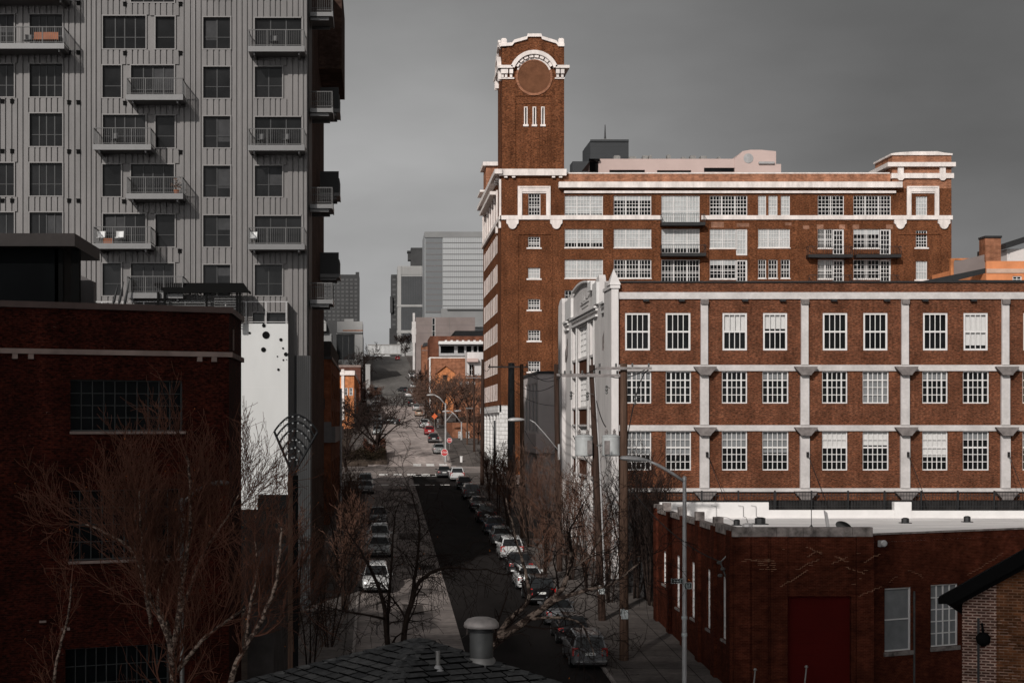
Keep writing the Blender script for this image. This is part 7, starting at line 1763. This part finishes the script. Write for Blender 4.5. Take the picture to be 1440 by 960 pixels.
for i in range(4):
    v = dirs[i]; s_ = Vector((-v.y, v.x, 0)); n_ = int(SL / .16)
    for k in range(n_):
        t0, t1 = k * .16, k * .16 + .19
        for sg in (-1, 1):
            pa = A0 + v * t0 + Vector((0, 0, -HS * t0 + .012)); pb_ = A0 + v * t1 + Vector((0, 0, -HS * t1 + .026)); dn = Vector((0, 0, -.034))
            mb.quad(pa, pb_, pb_ + s_ * sg * .13 + dn, pa + s_ * sg * .13 + dn, rs.choice((0, 1, 2)))
            mb.quad(pb_, pb_ + s_ * sg * .13 + dn, pb_ + s_ * sg * .13 + dn * 1.5, pb_ + dn * .5, 0)
mb.build('hip_cap', sh, K)
# mushroom vent and pipe on that roof
q = Vector((X(677, 19.75), 19.75, 0)); 
def roof_z(x, y):
    r = Vector((x - A0.x, y - A0.y, 0)); a, b = r.dot(hd1), r.dot(hd2); return A0.z - HS * (abs(a) + abs(b))
zb = roof_z(q.x, q.y)
o = thing('mushroom_vent', 'grey metal mushroom roof vent standing on the shingle roof', 'roof vent', (q.x, q.y, zb))
s_ = 19.75 / FPX; zt = Z(867, 19.75)
mb = MB(); mb.lathe([(16.5 * s_, zb - .12), (16.5 * s_, Z(885, 19.75))], (q.x, q.y, 0), 28); mb.build('body', M['galv_dark'], o, smooth=True, angle=40)
mb = MB(); mb.lathe([(19.5 * s_, zb - .12), (20 * s_, zb + .0), (17.5 * s_, zb + .03)], (q.x, q.y, 0), 28); mb.build('flange', M['galv'], o, smooth=True, angle=40)
mb = MB(); mb.lathe([(18.5 * s_, Z(888, 19.75)), (18.5 * s_, Z(885.5, 19.75)), (15 * s_, Z(885, 19.75)), (15 * s_, Z(880, 19.75))], (q.x, q.y, 0), 28); mb.build('collar', M['dark_metal'], o, smooth=True, angle=40)
mb = MB(); mb.lathe([(15 * s_, Z(880, 19.75)), (24 * s_, Z(881.5, 19.75)), (25 * s_, Z(879.5, 19.75)), (24.2 * s_, Z(875, 19.75)), (20 * s_, Z(870, 19.75)), (12 * s_, Z(867.5, 19.75)), (.01, zt + .003)], (q.x, q.y, 0), 32); mb.build('cap', plain('highlight_galvanised', (.44, .39, .37), .45, .3, var=.25, scale=6), o, smooth=True, angle=60)  # bright highlight on the cap is put into its paler colour
yy = 19.3; x_ = X(616, yy)
for it in range(30):
    z_ = roof_z(X(616, yy), yy); py = 594 - FPX * z_ / yy
    yy += (941 - py) * -.006
x_ = X(616, yy); zb = roof_z(x_, yy)
o = thing('vent_pipe', 'thin pale plumbing vent pipe on the shingle roof', 'vent pipe', (x_, yy, zb))
mb = MB(); mb.tube([(x_, yy, zb - .1), (x_, yy, zb + .21)], .026, 14); mb.build('pipe', M['galv'], o, smooth=True, angle=40)
mb = MB(); mb.lathe([(.085, -.035), (.05, .02), (.03, .05)], (x_, yy, zb), 16); mb.build('flashing', M['lamp_grey'], o)
# ============================================================ camera, sky, sun
cam = bpy.data.cameras.new('camera'); co = bpy.data.objects.new('camera', cam); COL.objects.link(co)
co.location = (0, 0, 0); co.rotation_euler = (math.pi / 2, 0, 0)
cam.sensor_width = 36; cam.lens = 60; cam.shift_x = 190 / 1440; cam.shift_y = 114 / 1440; cam.clip_end = 8000; cam.clip_start = .5
scene.camera = co
SUN = Vector((.8, 1.75, -1.0)).normalized()
sl = bpy.data.lights.new('sun', 'SUN'); so = bpy.data.objects.new('sun', sl); COL.objects.link(so)
sl.energy = SUN_E; sl.angle = math.radians(.8); sl.color = (1.0, .955, .90)
so.rotation_euler = SUN.to_track_quat('-Z', 'Y').to_euler(); so.location = (-60, -90, 90)
# unseen clouds added to block the sun from near street and hill
import mathutils.noise as mn
NU, NV = 48, 24
shade_cloud_mat = plain('grey_shade_cloud', (.7, .7, .7), 1.0, var=.1, scale=.01)
def shade_cloud(x0, y0, ax, ay, alt, az, seed):
    """an added, unseen, flat lumpy cloud whose shadow falls round (x0, y0) on the level of the viewer"""
    c = Vector((x0 + SUN.x / SUN.z * alt, y0 + SUN.y / SUN.z * alt, alt)); mb = MB(); sv = Vector((seed, seed * 2.3, seed * .7))
    for j in range(NV + 1):
        th = math.pi * j / NV
        for i in range(NU):
            ph = 2 * math.pi * i / NU; v = Vector((math.sin(th) * math.cos(ph), math.sin(th) * math.sin(ph), math.cos(th)))
            k = 1 + .10 * mn.noise(v * 2.3 + sv) + .05 * mn.noise(v * 6.0 + sv)
            mb.v.append(c + Vector((ax * v.x * k, ay * v.y * k, az * v.z * (1 + .5 * mn.noise(v * 5 + sv)))))
    for j in range(NV):
        for i in range(NU): q = (i + 1) % NU; mb.f.append((j * NU + i, j * NU + q, (j + 1) * NU + q, (j + 1) * NU + i)); mb.m.append(0)
    simple('shade_cloud', mb, shade_cloud_mat, None, None, c, smooth=True, kind='structure')
shade_cloud(-10, -60, 150, 137, 430, 16, 0)
shade_cloud(-112, 650, 140, 195, 430, 14, 5)
w = bpy.data.worlds.new('World'); scene.world = w; w.use_nodes = True
nt = w.node_tree; bg = nt.nodes['Background']
sky = nt.nodes.new('ShaderNodeTexSky'); sky.sky_type = 'NISHITA'; sky.sun_disc = False
sky.sun_elevation = math.asin(-SUN.z); sky.sun_rotation = math.atan2(-SUN.x, -SUN.y)
hs = nt.nodes.new('ShaderNodeHueSaturation'); hs.inputs['Saturation'].default_value = 0.0; nt.links.new(sky.outputs[0], hs.inputs['Color'])
tc = nt.nodes.new('ShaderNodeTexCoord'); mp = nt.nodes.new('ShaderNodeMapping'); mp.inputs['Scale'].default_value = (1, 1, 2.6); nt.links.new(tc.outputs['Generated'], mp.inputs['Vector'])
nz = nt.nodes.new('ShaderNodeTexNoise'); nz.inputs['Scale'].default_value = 3.4; nz.inputs['Detail'].default_value = 5; nz.inputs['Roughness'].default_value = .5; nt.links.new(mp.outputs[0], nz.inputs['Vector'])
mr = nt.nodes.new('ShaderNodeMapRange'); mr.inputs[1].default_value = .3; mr.inputs[2].default_value = .7; mr.inputs[3].default_value = SKY_LO; mr.inputs[4].default_value = SKY_HI; nt.links.new(nz.outputs['Fac'], mr.inputs[0])
mx = nt.nodes.new('ShaderNodeMix'); mx.data_type = 'RGBA'; mx.blend_type = 'MULTIPLY'; mx.inputs[0].default_value = 1
nt.links.new(hs.outputs[0], mx.inputs[6]); nt.links.new(mr.outputs[0], mx.inputs[7])
# heavier cloud in the half of the sky away from the sun, lightest low over the street
sp = nt.nodes.new('ShaderNodeSeparateXYZ'); nt.links.new(tc.outputs['Generated'], sp.inputs[0])
last = mx.outputs[2]
for ax, lo, hi, a, b in SKY_RAMPS:
    r_ = nt.nodes.new('ShaderNodeMapRange'); r_.interpolation_type = 'SMOOTHSTEP'; r_.inputs[1].default_value = lo; r_.inputs[2].default_value = hi; r_.inputs[3].default_value = a; r_.inputs[4].default_value = b
    nt.links.new(sp.outputs[ax], r_.inputs[0]); m2 = nt.nodes.new('ShaderNodeMix'); m2.data_type = 'RGBA'; m2.blend_type = 'MULTIPLY'; m2.inputs[0].default_value = 1
    nt.links.new(last, m2.inputs[6]); nt.links.new(r_.outputs[0], m2.inputs[7]); last = m2.outputs[2]
nt.links.new(last, bg.inputs['Color']); bg.inputs['Strength'].default_value = SKY_S
vs = scene.view_settings; scene.display_settings.display_device = 'sRGB'; vs.view_transform = 'Standard'; vs.look = 'None'; vs.exposure = EXPO; vs.gamma = 1.0; vs.use_curve_mapping = False
scene.cycles.use_denoising = True
scene.cycles.max_bounces = 5; scene.cycles.diffuse_bounces = 3
for o in bpy.data.objects:
    if o.type == 'MESH' and o.parent is None and 'kind' not in o and 'category' not in o: print('untagged', o.name)
